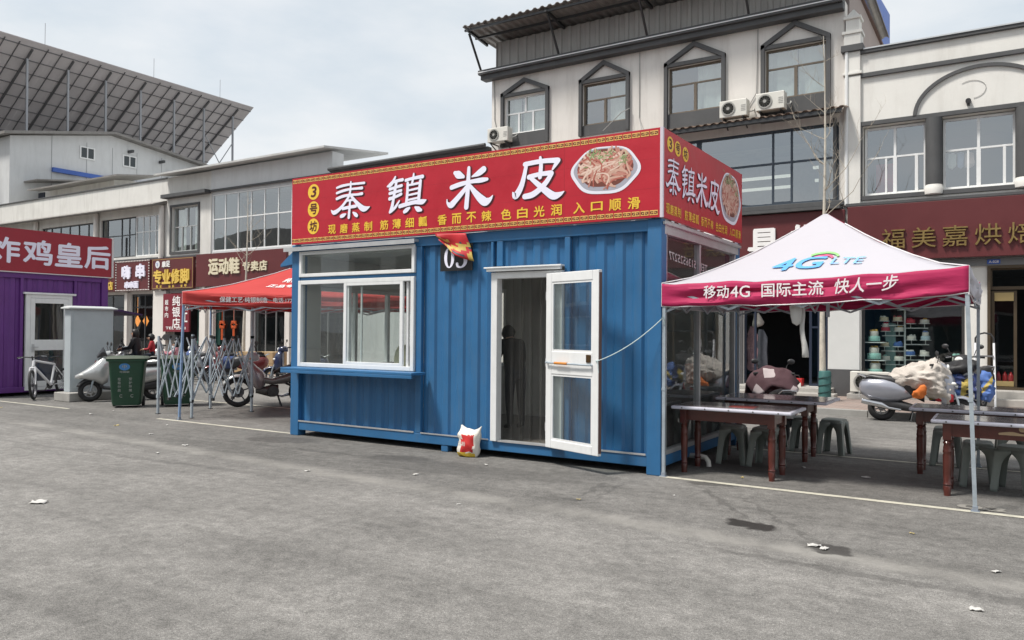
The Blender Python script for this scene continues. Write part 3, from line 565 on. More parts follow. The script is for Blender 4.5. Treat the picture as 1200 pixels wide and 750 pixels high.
# torn red banner rag over the number plate
bm = B(); nx, nz = 14, 12; gv = {}
for i in range(nx+1):
    for j in range(nz+1):
        a, b = i/nx, j/nz; x = -3.14+.50*a+.08*b+.05*a*b; z = 2.872-.02*a-(.36*b*(.25+.75*a))-.06*math.sin(a*3)*b; y = -.06-.035*math.sin(a*9+b*3)*b-.03*b*math.sin(b*7+a*2)
        gv[i, j] = bm.verts.new((x, y, z))
for i in range(nx):
    for j in range(nz):
        f = bm.faces.new((gv[i, j], gv[i+1, j], gv[i+1, j+1], gv[i, j+1])); q = mnoise.noise(Vector((i*.35, j*.45, 2))); f.material_index = (1 if q > .02 else 2 if q < -.34 else 0) if j > 3 else 0
tag(part('banner_rag', bm, [mat('rag_red', (.45, .012, .02), .6, var=.15), mat('rag_gold', (.50, .36, .08), .6, var=.25, vs=14), mat('rag_dark', (.05, .05, .07), .6)], smooth=60, solid=.004), 'torn red and gold festive banner rag hanging over the black 03 plate', 'banner')
# flour bag at the kiosk foot
bm = B()
loft(bm, [(-.150, .02, .03, .40), (-.13, .06, .0, .395), (-.05, .085, .0, .345), (.05, .085, .0, .335), (.125, .06, .0, .385), (.145, .02, .03, .40)], p=2.9, seg=20)
bmesh.ops.subdivide_edges(bm, edges=bm.edges[:], cuts=2, use_grid_fill=True); crumple(bm, .03, 10, 3)
for v in bm.verts:
    if v.co.z > .27: v.co.y *= max(.25, 1-(v.co.z-.27)*7)
for v in bm.verts: v.co.z = max(0, v.co.z); 
for f in bm.faces:
    c = f.calc_center_median(); f.material_index = 1 if (abs(c.x+.0) < .085 and .06 < c.z < .27) else (2 if c.z < .05 and c.x < .1 and c.y < 0 else 0)
xform(bm, Matrix.Translation((-2.51, -.14, 0)) @ Matrix.Rotation(.12, 4, 'Z') @ Matrix.Rotation(-.16, 4, 'X'))
text(bm, '面粉', (-2.585, -.262, .15), (1, .12, 0), UZ, w=.10, h=.055, bold=.02, mi=0)
fb = tag(part('flour_bag', bm, [mat('white_woven_bag', (.66, .63, .57), .7, var=.1, bump=.2, bs=60), mat('bag_print_red', (.48, .02, .02), .6, var=.2, vs=8), mat('bag_print_yellow', (.65, .45, .05), .6)], smooth=180), 'small white bag with red print leaning on the kiosk base beside the door', 'bag')
# white cord from the open door to the kiosk corner
bm = B(); pts = []
for i in range(17):
    t = i/16; pts.append((-.60+.62*t, -.37+.33*t, 1.27+.47*t-.22*t*(1-t)))
tube(bm, pts, .0055, 6); tube(bm, [(.02, -.04, 1.74), (.035, -.05, 1.77), (.05, -.03, 1.73), (.045, -.02, 1.68)], .008, 6); tube(bm, [(-.6, -.37, 1.27), (-.585, -.385, 1.2), (-.58, -.38, 1.14)], .005, 6); tube(bm, [(-.6, -.37, 1.27), (-.62, -.36, 1.27), (-.61, -.33, 1.27)], .01, 6)
tag(part('door_cord', bm, mat('white_cord', (.50, .60, .60), .7), smooth=True), 'thin white cord tying the open kiosk door to the corner post', 'cord')

# ------------------------------------------------------------------ buildings
def wall(root, x0, x1, z0, z1, y, holes, m, depth=.22, back=9.0, top=True, mi=0):
    """front with real openings and their reveals, plus the sides, roof and back of the block"""
    bm = B(); xs = sorted({x0, x1, *[h[0] for h in holes], *[h[1] for h in holes]}); zs = sorted({z0, z1, *[h[2] for h in holes], *[h[3] for h in holes]})
    for a, b in zip(xs, xs[1:]):
        for c, d in zip(zs, zs[1:]):
            mx_, mz = (a+b)/2, (c+d)/2
            if any(h[0] < mx_ < h[1] and h[2] < mz < h[3] for h in holes): continue
            quad(bm, [(a, y, c), (b, y, c), (b, y, d), (a, y, d)])
    bmesh.ops.remove_doubles(bm, verts=bm.verts, dist=.0005)
    for a, b, c, d in holes:
        e = y+depth
        for p, q in (((a, c), (a, d)), ((b, d), (b, c)), ((a, d), (b, d)), ((b, c), (a, c))): quad(bm, [(p[0], y, p[1]), (q[0], y, q[1]), (q[0], e, q[1]), (p[0], e, p[1])])
    e = y+back
    quad(bm, [(x0, y, z0), (x0, y, z1), (x0, e, z1), (x0, e, z0)]); quad(bm, [(x1, y, z0), (x1, e, z0), (x1, e, z1), (x1, y, z1)]); quad(bm, [(x0, e, z0), (x0, e, z1), (x1, e, z1), (x1, e, z0)])
    if top: quad(bm, [(x0, y, z1), (x1, y, z1), (x1, e, z1), (x0, e, z1)])
    return part('wall', bm, m, root)
def window(root, x0, x1, z0, z1, y, xs=(), zs=(), m=None, fw=.05, inset=.10, g=None, bars=(), curtain=None, name='window'):
    """frame with vertical bars at xs, horizontal at zs (fractions), extra bars (x0,x1,z0,z1 fractions); one glazed sheet as sub-part"""
    bm = B(); w, h = x1-x0, z1-z0; ya, yb = y+inset-.03, y+inset+.03
    frame_rect(bm, x0+.002, x1-.002, z0+.002, z1-.002, fw, ya, yb); t = fw*.42
    for f in xs: box(bm, x0+w*f-t, x0+w*f+t, ya+.004, yb-.004, z0+fw, z1-fw)
    for f in zs: box(bm, x0+fw, x1-fw, ya+.007, yb-.007, z0+h*f-t, z0+h*f+t)
    for a, b, c, d in bars: box(bm, x0+w*a, x0+w*b, ya-.008, yb-.012, z0+h*c, z0+h*d)
    o = part(name, bm, m or PVC, root)
    bm = B(); box(bm, x0+fw*.6, x1-fw*.6, y+inset-.002, y+inset+.004, z0+fw*.6, z1-fw*.6); part('pane', bm, g or GLASS, o)
    for k, (a, b) in enumerate(curtain or ()):
        bm = B(); n = max(4, int((b-a)*w*9)); pt = [(x0+w*(a+(b-a)*i/n), y+inset+.16+.025*math.sin(i*2.1)) for i in range(n+1)]
        for p, q in zip(pt, pt[1:]): quad(bm, [(p[0], p[1], z0+.02), (q[0], q[1], z0+.02), (q[0], q[1], z1-.02), (p[0], p[1], z1-.02)])
        part('curtain', bm, CURTAIN, o, solid=.006)
    return o
def room(root, x0, x1, y0, y1, z0, z1, m=None, name='room'):
    bm = B(); box(bm, x0, x1, y0, y1, z0, z1); bm.faces.ensure_lookup_table(); bmesh.ops.delete(bm, geom=[bm.faces[2]], context='FACES_ONLY')
    o = part(name, bm, m or ROOMDARK, root); return o
YW = 11.5
# --- middle building with pointed window hoods
CB = thing('shop_building', 'white three-storey building with pointed dark window hoods and a corrugated eave', 'building', (-5, 16, 0))
wins = [(-9.58, -8.12, 7.50, 8.62, 7.12, 9.12), (-6.93, -5.58, 7.42, 8.60, 7.12, 9.17), (-4.38, -2.93, 7.38, 8.62, 6.93, 9.2), (-1.84, -.40, 7.37, 8.62, 6.80, 9.22)]
holes = [(a, b, c, d) for a, b, c, d, e, f in wins] + [(-8.9, -.12, 4.74, 6.62), (-8.6, -5.6, .3, 3.15), (-2.36, -.36, .32, 2.9), (-5.2, -2.7, .32, 2.9)]
wall(CB, -10.05, -.002, 0, 9.5, YW, holes, STUCCO)
for i, (a, b, c, d, e, f) in enumerate(wins):
    bm = B(); w = .095; y0, y1 = YW-.10, YW+.06
    box(bm, a-w, a-.001, y0, y1, e, d+.12); box(bm, b+.001, b+w, y0, y1, e, d+.12); box(bm, a+.0, b-.0, y0+.02, y1, d+.002, d+.10)
    cx_ = (a+b)/2
    for sx in (-1, 1):
        xe = a-w if sx < 0 else b+w; pts = [(xe, d+.12), (cx_, f), (cx_, f-.13), (xe-sx*.0, d-.0)]; 
        rings(bm, [[(p[0], y, p[1]) for p in pts] for y in (y0-.005*(sx > 0), y1)])
    box(bm, a, b, YW-.02, YW-.002, e, c-.002)
    part('window_hood', bm, TRIM, CB)
    if i == 0: window(CB, a, b, c, d, YW, (), (.56,), PVC, .05, bars=((.46, .5, .56, 1), (.30, .34, 0, .56), (.64, .68, 0, .56)), curtain=((0, .3), (.35, .98)))
    else: window(CB, a, b, c, d, YW, (), (.62 if i > 1 else .60,), mat('bronze_frame', (.16, .13, .10), .45, metal=.4), .05, bars=((.47, .52, 0, .6),), curtain=(((.05, .95),), ((.5, 1.0),), ((0, .5), (.52, .98)))[i-1] if i > 1 else ((.55, .95),))
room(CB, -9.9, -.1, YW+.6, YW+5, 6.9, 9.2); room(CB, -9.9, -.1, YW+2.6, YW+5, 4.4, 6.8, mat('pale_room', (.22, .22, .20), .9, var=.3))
window(CB, -8.9, -3.56, 4.74, 6.62, YW, (.25, .5, .75), (.52,), mat('slate_frame', (.05, .065, .085), .4, metal=.3), .06)
window(CB, -3.56, -.12, 4.74, 6.62, YW, (.55, .68), (.56,), MATS['slate_frame'], .06, bars=((.56, .67, .0, .05),))
# strip lights and a board seen through the big first-floor window
bm = B()
for z, x0, x1 in ((5.85, -3.4, -1.7), (5.55, -3.4, -1.7), (6.0, -1.15, -.5), (5.65, -1.1, -.7)): box(bm, x0, x1, YW+2.2, YW+2.3, z, z+.07)
part('strip_light', bm, mat('lit_strip_light', (.9, .88, .78), .5, emit=.4), CB)
bm = B(); box(bm, -.75, -.2, YW+.9, YW+.95, 4.75, 5.9); part('notice_board', bm, mat('cork_board', (.38, .24, .10), .8, var=.2), CB)
bm = B()
box(bm, -10.35, .0, YW-.34, YW+.05, 9.36, 9.50); box(bm, -10.3, .0, YW-.26, YW+.04, 9.22, 9.36); part('cornice', bm, TRIM, CB, bevel=.01)
bm = B(); box(bm, -10.36, .0, YW-.352, YW-.342, 9.415, 9.44); part('cornice_line', bm, mat('white_strip', (.72, .73, .74), .5), CB)
bm = B(); corr(bm, (-10.0, YW+.1, 0), UX, 9.98, 9.5, 10.42, -UY, per=.30, dep=.035); corr(bm, (-10.0, YW+.1, 0), UY, 5.0, 9.5, 10.42, -UX, per=.3, dep=.035)
part('parapet_cladding', bm, mat('grey_roof_cladding', (.33, .32, .305), .6, metal=.15, var=.12, vs=1.2, dirt=.35, ds=(3, 3, .4), dcol=(.17, .15, .13)), CB, solid=.01)
bm = B(); n = 0; x = -10.42; a, b = [], []
while x < .35:
    for q, dz in ((0, 0), (.06, .05), (.12, .05), (.18, 0)): a.append(bm.verts.new((x+q, 10.45, 10.60+dz))); b.append(bm.verts.new((x+q, 17.0, 10.30+dz)))
    x += .24
for i in range(len(a)-1): bm.faces.new((a[i], a[i+1], b[i+1], b[i]))
part('roof', bm, CORR, CB, solid=.012)
bm = B()
for x in (-10.3, -7.6, -4.9, -2.2, .2): bar(bm, (x, 10.5, 10.53), (x, 11.6, 10.40), .06, .08)
for y, z in ((10.55, 10.55), (11.1, 10.49)): bar(bm, (-10.4, y, z-.03), (.32, y, z-.03), .06, .06)
for x in (-10.3, -7.6, -4.9, -2.2, .2): bar(bm, (x, 10.62, 10.45), (x+.02, 11.22, 9.52), .05)
part('eave_bracket', bm, DARKMETAL, CB)
bm = B(); x = -9.0
box(bm, -9.05, .03, 10.95, 11.05, 6.70, 6.80); part('gutter', bm, DARKMETAL, CB, bevel=.01)
bm = B(); a, b = [], []; x = -9.05
while x < .02:
    for q, dz in ((0, 0), (.05, .04), (.11, .04), (.16, 0)): a.append(bm.verts.new((x+q, 10.92, 6.80+dz))); b.append(bm.verts.new((x+q, 11.49, 6.93+dz)))
    x += .2
for i in range(len(a)-1): bm.faces.new((a[i], a[i+1], b[i+1], b[i]))
part('window_awning', bm, mat('rusty_sheet', (.20, .15, .12), .7, metal=.2, var=.3, vs=4, dirt=.5, dcol=(.12, .05, .03)), CB, solid=.008)
bm = B(); tube(bm, [(-9.95, YW-.02, 9.2), (-9.93, YW-.02, 8.0), (-9.8, YW-.03, 7.55)], .012, 5); tube(bm, [(-5.2, YW-.02, 9.2), (-5.2, YW-.02, 7.4), (-5.0, YW-.3, 6.95)], .010, 5); tube(bm, [(-2.3, YW-.02, 7.2), (-2.05, YW-.03, 7.6), (-2.02, YW-.02, 9.2)], .010, 5); tube(bm, [(-6.2, 11.3, 7.15), (-5.6, 11.2, 7.55), (-5.45, 11.42, 7.7)], .012, 5); part('wall_cable', bm, mat('grey_cable', (.30, .30, .29), .7), CB)
bm = B(); box(bm, -9.0, -.002, YW-.12, YW-.002, 4.62, 4.735); part('sill_band', bm, TRIM, CB, bevel=.008)
bm = B(); box(bm, -9.9, -.03, 11.05, YW-.003, 4.50, 4.57); tube(bm, [(-.2, 11.42, 4.56), (-.2, 11.42, 6.7)], .04, 8); part('downpipe', bm, TRIM, CB)
bm = B(); rings(bm, [[(x, 12.0, 10.32), (x, 19.2, 10.32), (x, 19.2, 11.8), (x, 12.0, 10.9)] for x in (-.3, .08)]); part('side_shed', bm, BLUECLAD, CB)
bm = B(); rings(bm, [[(x, 11.9, 8.0), (x, 19.1, 8.0), (x, 19.1, 10.25), (x, 11.9, 10.25)] for x in (-.28, .04)]); part('side_wall', bm, mat('brown_grey_wall', (.28, .235, .22), .8, var=.1, vs=1), CB)
bm = B(); bar(bm, (.07, 11.9, 10.285), (.07, 19.2, 10.285), .07); part('shed_trim', bm, mat('rust_brown_trim', (.09, .05, .04), .7), CB)
# ground floor of the middle building: the toy shop with dark interior, the pale panel and its grey plinth
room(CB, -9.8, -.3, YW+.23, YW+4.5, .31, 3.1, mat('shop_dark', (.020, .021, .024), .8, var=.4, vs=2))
window(CB, -.80, -.36, .32, 2.9, YW, (.5,), (.55,), mat('navy_frame', (.02, .028, .05), .4), .06, g=SHOPGL, name='shop_door')
window(CB, -2.36, -2.06, .32, 2.9, YW, (), (), MATS['navy_frame'], .05, g=SHOPGL, name='shop_door')
window(CB, -8.6, -5.6, .3, 3.15, YW, (.33, .66), (.7,), MATS['navy_frame'], .06, g=SHOPGL, name='shop_window')
window(CB, -5.2, -2.7, .32, 2.9, YW, (.5,), (.7,), MATS['navy_frame'], .06, g=SHOPGL, name='shop_window')
bm = B(); box(bm, -.34, .34, YW-.045, YW-.003, .75, 2.75); part('pale_panel', bm, mat('pale_wall_panel', (.60, .61, .60), .55, var=.04), CB, bevel=.004)
DGP = mat('dark_grey_plinth', (.075, .075, .078), .6, var=.15)
bm = B(); box(bm, -.35, .345, YW-.06, YW-.003, .12, .748); part('grey_plinth', bm, DGP, CB, bevel=.005); bm = B(); box(bm, -2.64, -2.37, YW-.05, YW-.003, .12, 2.95); part('door_jamb', bm, DGP, CB, bevel=.005)
bm = B(); box(bm, -2.7, -.2, 10.98, YW-.004, .12, .31); box(bm, -2.7, -.05, 10.55, 10.975, .12, .215); part('door_step', bm, GRANITE, CB, bevel=.012)

# --- right building with the arch
RB = thing('shop_building', 'cream two-storey building with a dark arch moulding over windows and grey columns', 'building', (4, 16, 0))
holes = [(.40, 5.2, 4.80, 6.42), (.37, 2.46, .56, 2.74), (2.90, 5.0, .42, 3.06), (5.3, 9.5, .5, 3.0)]
wall(RB, .002, 10, 0, 8.12, YW, holes, STUCCO2, depth=.35)
bm = B(); box(bm, .35, 10.1, YW-.08, YW+.3, 8.122, 8.22); box(bm, .345, 10, YW-.07, YW-.003, 7.56, 7.665); part('roof_band', bm, TRIM, RB, bevel=.012)
bm = B(); box(bm, .345, 10.1, YW-.10, YW-.085, 8.205, 8.235); part('roof_flashing', bm, ALU, RB)
bm = B(); pr = []
for k in range(33):
    a = math.pi*k/32; pr.append((math.cos(a), math.sin(a)))
rg = [[(2.78+c*r, y, 6.50+s*(r-.36)) for r, y in ((1.26, YW-.05), (1.335, YW-.05), (1.335, YW-.002), (1.26, YW-.002))] for c, s in pr]; rings(bm, rg); part('arch_moulding', bm, TRIM, RB, smooth=True)
bm = B(); box(bm, .36, 5.24, YW-.05, YW+.02, 6.424, 6.53); box(bm, .36, 5.24, YW-.04, YW+.0, 4.69, 4.796); box(bm, .36, .399, YW-.045, YW-.002, 4.796, 6.424); part('window_surround', bm, TRIM, RB, bevel=.01)
for x in (1.86, 3.56, 5.25):
    bm = B(); lathe(bm, [(.17, 4.93), (.17, 6.42)], 24, (x, YW+.03, 0)); o = part('column', bm, TRIM, RB, smooth=True)
    bm = B(); lathe(bm, [(.15, 4.70), (.19, 4.72), (.20, 4.84), (.18, 4.88), (.17, 4.928)], 24, (x, YW+.03, 0)); part('column_base', bm, STUCCO2, o, smooth=True)
for x0, x1 in ((.42, 1.70), (2.03, 3.40), (3.72, 5.08)): window(RB, x0, x1, 4.82, 6.40, YW, (), (.55,), PVC, .05, inset=.2, bars=((.48, .52, .55, 1), (.47, .53, 0, .55), (.82 if x0 < 1 else .83, .87, 0, .55), (.34, .37, 0, .53)), g=GLASS)
room(RB, .1, 5.4, YW+.36, YW+4, 4.5, 6.8)
bm = B(); box(bm, .62, 1.0, YW+.5, YW+.56, 4.85, 5.6); tag(part('red_curtain', bm, mat('red_cloth', (.30, .015, .03), .8, var=.2)), 'red cloth hanging inside the left window of the arch building', 'curtain')
for i, (x0, w) in enumerate(((2.12, .16), (2.30, .13), (2.45, .17))):
    bm = B(); loft(bm, [(x0, .03, 5.35, 5.66), (x0+w*.5, .04, 5.30, 5.68), (x0+w, .03, 5.36, 5.65)]); crumple(bm, .03, 8, i); xform(bm, Matrix.Translation((0, YW+.42, 0)))
    tag(part('hanging_shirt', bm, mat('laundry_%d' % i, ((.6, .6, .58), (.2, .25, .4), (.55, .4, .38))[i], .8), smooth=60), ('white laundry hanging inside the window under the arch', 'blue laundry hanging inside the window under the arch', 'pinkish laundry hanging inside the window under the arch')[i], 'laundry', 'laundry in the upper window')
bm = B(); box(bm, .05, 10, YW-.16, YW-.002, 4.55, 4.625); part('ledge', bm, TRIM, RB, bevel=.008)
bm = B(); tube(bm, [(2.53, YW+.05, 6.70), (2.53, YW-.10, 6.69)], .055, 12); tube(bm, [(2.53, YW-.02, 6.66), (2.53, YW-.02, 6.60)], .03); part('wall_pipe', bm, BLACKPL, RB, smooth=True)
# stepped pier between the two buildings
bm = B()
for a, b, c, d, e in ((.0, .36, 4.6, 7.62, .08), (-.03, .39, 7.66, 7.72, .11), (.01, .35, 7.725, 8.2, .08), (-.005, .365, 8.36, 8.62, .10), (-.04, .40, 8.62, 8.69, .13), (.03, .33, 8.69, 8.98, .06), (-.01, .37, 8.98, 9.04, .1)): box(bm, a, b, YW-e, YW+.3, c, d)
rings(bm, [[(.02, YW-.06, 9.04), (.34, YW-.06, 9.04), (.34, YW+.26, 9.04), (.02, YW+.26, 9.04)], [(.17, YW+.09, 9.26), (.19, YW+.09, 9.26), (.19, YW+.11, 9.26), (.17, YW+.11, 9.26)]])
part('stepped_pier', bm, STUCCO2, RB, bevel=.008)
bm = B(); box(bm, -.06, .42, YW-.15, YW+.32, 8.202, 8.355); part('pier_cap', bm, TRIM, RB, bevel=.008)
bm = B(); tube(bm, [(.06, YW-.09, 4.6), (.06, YW-.09, 8.2)], .035, 8); part('downpipe', bm, PVC, RB)
bm = B(); tube(bm, [(2.58+.28*math.cos(R(-80+16*k)), YW-.01, 6.95+.2*math.sin(R(-80+16*k))) for k in range(14)], .005, 5); part('wall_cable', bm, mat('grey_cable', (.30, .30, .29), .7), RB)
# bakery shopfront
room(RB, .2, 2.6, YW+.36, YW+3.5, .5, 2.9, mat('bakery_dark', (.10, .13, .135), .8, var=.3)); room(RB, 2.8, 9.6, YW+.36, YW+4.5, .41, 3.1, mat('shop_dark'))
window(RB, .37, 2.46, .56, 2.74, YW, (), (), mat('dark_shop_frame', (.05, .05, .05), .5, metal=.3), .06, inset=.12, g=SHOPGL, name='shop_window')
BR = mat('bronze_door_frame', (.10, .075, .05), .35, metal=.5, var=.1)
window(RB, 2.90, 5.0, 2.56, 3.06, YW, (.5,), (), BR, .07, inset=.12, g=SHOPGL, name='transom_window')
d1 = window(RB, 2.95, 3.42, .44, 2.54, YW, (), (), BR, .06, inset=.15, g=SHOPGL, name='shop_door')
window(RB, 3.62, 4.2, .44, 2.54, YW, (), (), BR, .06, inset=.15, g=SHOPGL, name='shop_door')
bm = B(); box(bm, 3.01, 3.36, YW+.10, YW+.118, 2.32, 2.50); box(bm, 3.01, 3.36, YW+.10, YW+.118, .49, .60); part('kick_plate', bm, mat('brass_plate', (.42, .32, .15), .4, metal=.5), d1)
bm = B(); box(bm, 2.99, 4.95, YW+.08, YW+.10, 2.56, 2.62); frame_rect(bm, 2.88, 5.02, .42, 3.08, .06, YW-.05, YW+.02); part('door_frame', bm, BR, RB)
bm = B(); box(bm, .05, 10, YW-.07, YW-.003, 3.08, 3.24); part('sign_bottom_band', bm, mat('mid_grey_band', (.18, .185, .19), .6, var=.1), RB)
bm = B(); box(bm, .05, 2.8, YW-.05, YW-.003, .12, .55); part('plinth', bm, CONCRETE, RB); bm = B(); box(bm, 2.6, 10, 10.95, YW-.004, .12, .42); box(bm, 2.6, 10, 10.6, 10.945, .12, .27); part('door_step', bm, GRANITE, RB, bevel=.012)
# meter box and house number
M_ = thing('meter_box', 'small white meter box fixed to the wall above the ladder', 'box', (2.5, YW, 2.55))
bm = B(); box(bm, 2.41, 2.60, YW-.10, YW-.002, 2.56, 2.99); part('case', bm, PVC, M_, bevel=.01)
for z in (2.68, 2.84):
    bm = B(); lathe(bm, [(.055, 0), (.06, .01), (.02, .012)], 16, (2.505, YW-.10, z), axis='Y'); xform(bm, Matrix.Identity(4)); part('dial', bm, mat('meter_glass', (.3, .31, .3), .2), M_)
hn = tag(part('house_number_plate', (lambda b: (box(b, 2.88, 3.12, YW-.09, YW-.072, 3.11, 3.205), b)[1])(B()), mat('number_plate_blue', (.03, .10, .42), .4)), 'tiny blue house number plate under the bakery sign', 'number plate')
bm = B(); text(bm, 'A-028', (2.91, YW-.093, 3.132), UX, UZ, w=.18, h=.05, bold=.02); part('lettering', bm, WHITE, hn)

# --- left row: metal-fronted block, pier block, long parapet block
LB = thing('shop_building', 'pale metal clad shop block with ribbon windows left of the kiosk sign', 'building', (-17, 16, 0))
holes = [(-23.38, -18.82, 4.64, 6.90), (-23.35, -21.45, .2, 3.1), (-20.85, -19.1, .2, 3.1), (-18.6, -16.2, .2, 3.1)]
wall(LB, -23.42, -10.06, 0, 7.08, YW, holes, PANEL)
window(LB, -23.38, -18.82, 4.64, 6.90, YW, (1/6, 2/6, 3/6, 4/6, 5/6), (.56,), PVC, .05, inset=.05)
room(LB, -23.4, -10.2, YW+1.4, YW+5, 4.5, 7.0, mat('grey_room', (.16, .165, .16), .9, var=.3)); room(LB, -23.4, -10.2, YW+.23, YW+4, .15, 3.2, mat('shop_dim', (.07, .075, .08), .8, var=.4))
for a, b in ((-23.35, -21.45), (-20.85, -19.1), (-18.6, -16.2)): window(LB, a, b, .2, 3.1, YW, (.33, .66), (.8,), mat('grey_shop_frame', (.22, .22, .22), .5, metal=.3), .05, g=SHOPGL, name='shop_window')
bm = B(); box(bm, -23.42, -16.75, YW-.05, YW+.5, 7.085, 7.86); part('fascia_panel', bm, PANEL, LB, bevel=.01)
bm = B(); rings(bm, [[(x, 10.9, 7.86), (x, 14.2, 8.25), (x, 14.2, 8.33), (x, 10.9, 7.93)] for x in (-26.4, -16.6)]); part('roof', bm, mat('pale_roof_sheet', (.48, .48, .47), .6, var=.1, dirt=.3), LB)
bm = B(); box(bm, -23.4, -16.75, YW-.12, YW-.052, 7.0, 7.08); box(bm, -16.74, -10.06, YW-.2, YW+.3, 7.085, 7.19); tube(bm, [(-16.7, YW-.28, 7.16), (-10.1, YW-.28, 7.22)], .06); part('gutter', bm, TRIM, LB)
for x in (-23.2, -20.98, -18.85): bm = B(); box(bm, x-.13, x+.13, YW-.16, YW-.003, .12, 3.12); part('pillar', bm, STUCCO, LB, bevel=.01)
L2 = thing('shop_building', 'narrow white wall bay with one dark framed window between two window ribbons', 'building', (-25, 16, 0))
wall(L2, -26.3, -23.425, 0, 7.85, YW-.03, [(-25.97, -24.22, 4.74, 6.58), (-26.02, -23.9, .2, 3.05)], OLDWALL)
window(L2, -25.97, -24.22, 4.74, 6.58, YW-.03, (), (.56,), mat('grey_alu_frame', (.42, .43, .43), .45, metal=.4), .05, inset=.14, bars=((.5, .53, .56, 1), (.3, .33, 0, .56), (.62, .65, 0, .56)), curtain=((.05, .3), (.65, .95)))
bm = B(); frame_rect(bm, -26.07, -24.12, 4.64, 6.68, .098, YW-.07, YW-.033); part('window_surround', bm, TRIM, L2); room(L2, -26.2, -23.5, YW+.8, YW+4, 4.5, 6.9); room(L2, -26.2, -23.5, YW+.2, YW+4, .15, 3.15, mat('shop_dim'))
for a, b, c in ((YW-.34, 6.95, 7.10), (YW-.10, 4.46, 4.56)): bm = B(); box(bm, -26.32, -23.43, a, YW-.033, b, c); part('ledge', bm, TRIM, L2, bevel=.01)
for a, b in ((-26.95, -26.06), (-23.86, -23.48)): bm = B(); box(bm, a, b, YW-.2, YW-.05, .12, 3.14); part('pillar', bm, STUCCO, L2, bevel=.01)
L3 = thing('shop_building', 'long old white building with stained parapet behind the purple booth', 'building', (-36, 16, 0))
holes = [(-31.25, -26.75, 4.68, 6.42), (-36.4, -31.6, 4.68, 6.38), (-42, -37, 4.68, 6.38), (-28.85, -27.0, .2, 3.05), (-31.5, -29.2, .2, 3.05)]
wall(L3, -60, -26.31, 0, 7.82, YW, holes, OLDWALL)
DF = mat('dark_window_frame', (.07, .075, .08), .5, metal=.3)
window(L3, -31.25, -28.65, 4.68, 6.42, YW, (.16, .58, .8), (.56,), DF, .05, bars=((.7, .72, 0, .5),)); window(L3, -28.65, -26.75, 4.68, 6.42, YW, (.27, .5, .75), (.6,), PVC, .05)
for a, b in ((-36.4, -31.6), (-42, -37)): window(L3, a, b, 4.68, 6.38, YW, (1/6, 2/6, 3/6, 4/6, 5/6), (.3,), DF, .06)
for a, b in ((-28.85, -27.0), (-31.5, -29.2)): window(L3, a, b, .2, 3.05, YW, (.5,), (.8,), DF, .06, g=SHOPGL, name='shop_window')
room(L3, -59, -26.4, YW+1.2, YW+5, 4.4, 6.8, mat('grey_room')); room(L3, -40, -26.4, YW+.23, YW+4, .15, 3.2, mat('brown_shop_interior', (.13, .055, .045), .8, var=.4))
bm = B(); rings(bm, [[(x, YW-.002, 6.92), (x, YW-.002, 6.78), (x, YW-.62, 6.66), (x, YW-.64, 6.70)] for x in (-60, -26.36)]); part('rain_ledge', bm, CORR, L3)
bm = B(); box(bm, -60, -26.32, YW-.08, YW-.003, 4.46, 4.57); box(bm, -60, -26.32, YW-.05, YW+.2, 7.822, 7.88); part('band', bm, TRIM, L3)
for x in (-31.45, -36.7, -26.55): bm = B(); tube(bm, [(x, YW-.12, 4.5), (x, YW-.12, 6.7)], .11, 10); part('downpipe', bm, STUCCO, L3, smooth=True)
bm = B(); box(bm, -29.1, -28.9, YW-.15, YW-.003, .12, 3.1); part('pillar', bm, STUCCO, L3)
# little lean-to sheds on the parapet block's roof
RS = thing('roof_shed', 'small dark lean-to with corrugated canopy on the roof of the long old building', 'shed', (-37, 13, 7.85))
bm = B(); box(bm, -42.5, -33.5, 13.4, 16, 7.83, 8.9); part('wall', bm, OLDWALL, RS)
bm = B(); rings(bm, [[(x, 12.3, 8.62), (x, 14.5, 8.95), (x, 14.5, 9.02), (x, 12.3, 8.69)] for x in (-39.5, -31.5)]); rings(bm, [[(x, 12.6, 9.2), (x, 15.5, 9.6), (x, 15.5, 9.68), (x, 12.6, 9.27)] for x in (-46, -39.2)]); part('canopy', bm, CORR, RS)
bm = B(); box(bm, -41.6, -39.9, 13.34, 13.396, 7.9, 8.75); part('door', bm, mat('dark_door', (.02, .025, .04), .5), RS)
# white gabled roof building behind
GB = thing('gabled_roof_building', 'white panelled gable end with two small windows rising behind the parapet at the left', 'building', (-44, 17, 6))
bm = B(); rings(bm, [[(x, 11.9, 4), (x, 23.6, 4), (x, 23.6, 11.95), (x, 17.3, 12.7), (x, 11.9, 11.55)] for x in (-50, -40.5)]); part('wall', bm, PANEL, GB)
bm = B()
for pts in (((11.4, 11.5), (17.3, 12.72)), ((17.3, 12.72), (24.3, 11.85))): rings(bm, [[(x, pts[0][0], pts[0][1]), (x, pts[1][0], pts[1][1]), (x, pts[1][0], pts[1][1]+.14), (x, pts[0][0], pts[0][1]+.14)] for x in (-50, -40.0)])
part('roof', bm, CORR, GB)
bm = B()
for y in (14.0, 15.9, 17.4, 18.9, 20.5): box(bm, -40.497, -40.485, y-.015, y+.015, 8, 12.0)
part('panel_joint', bm, mat('joint_grey', (.35, .36, .37), .6), GB)
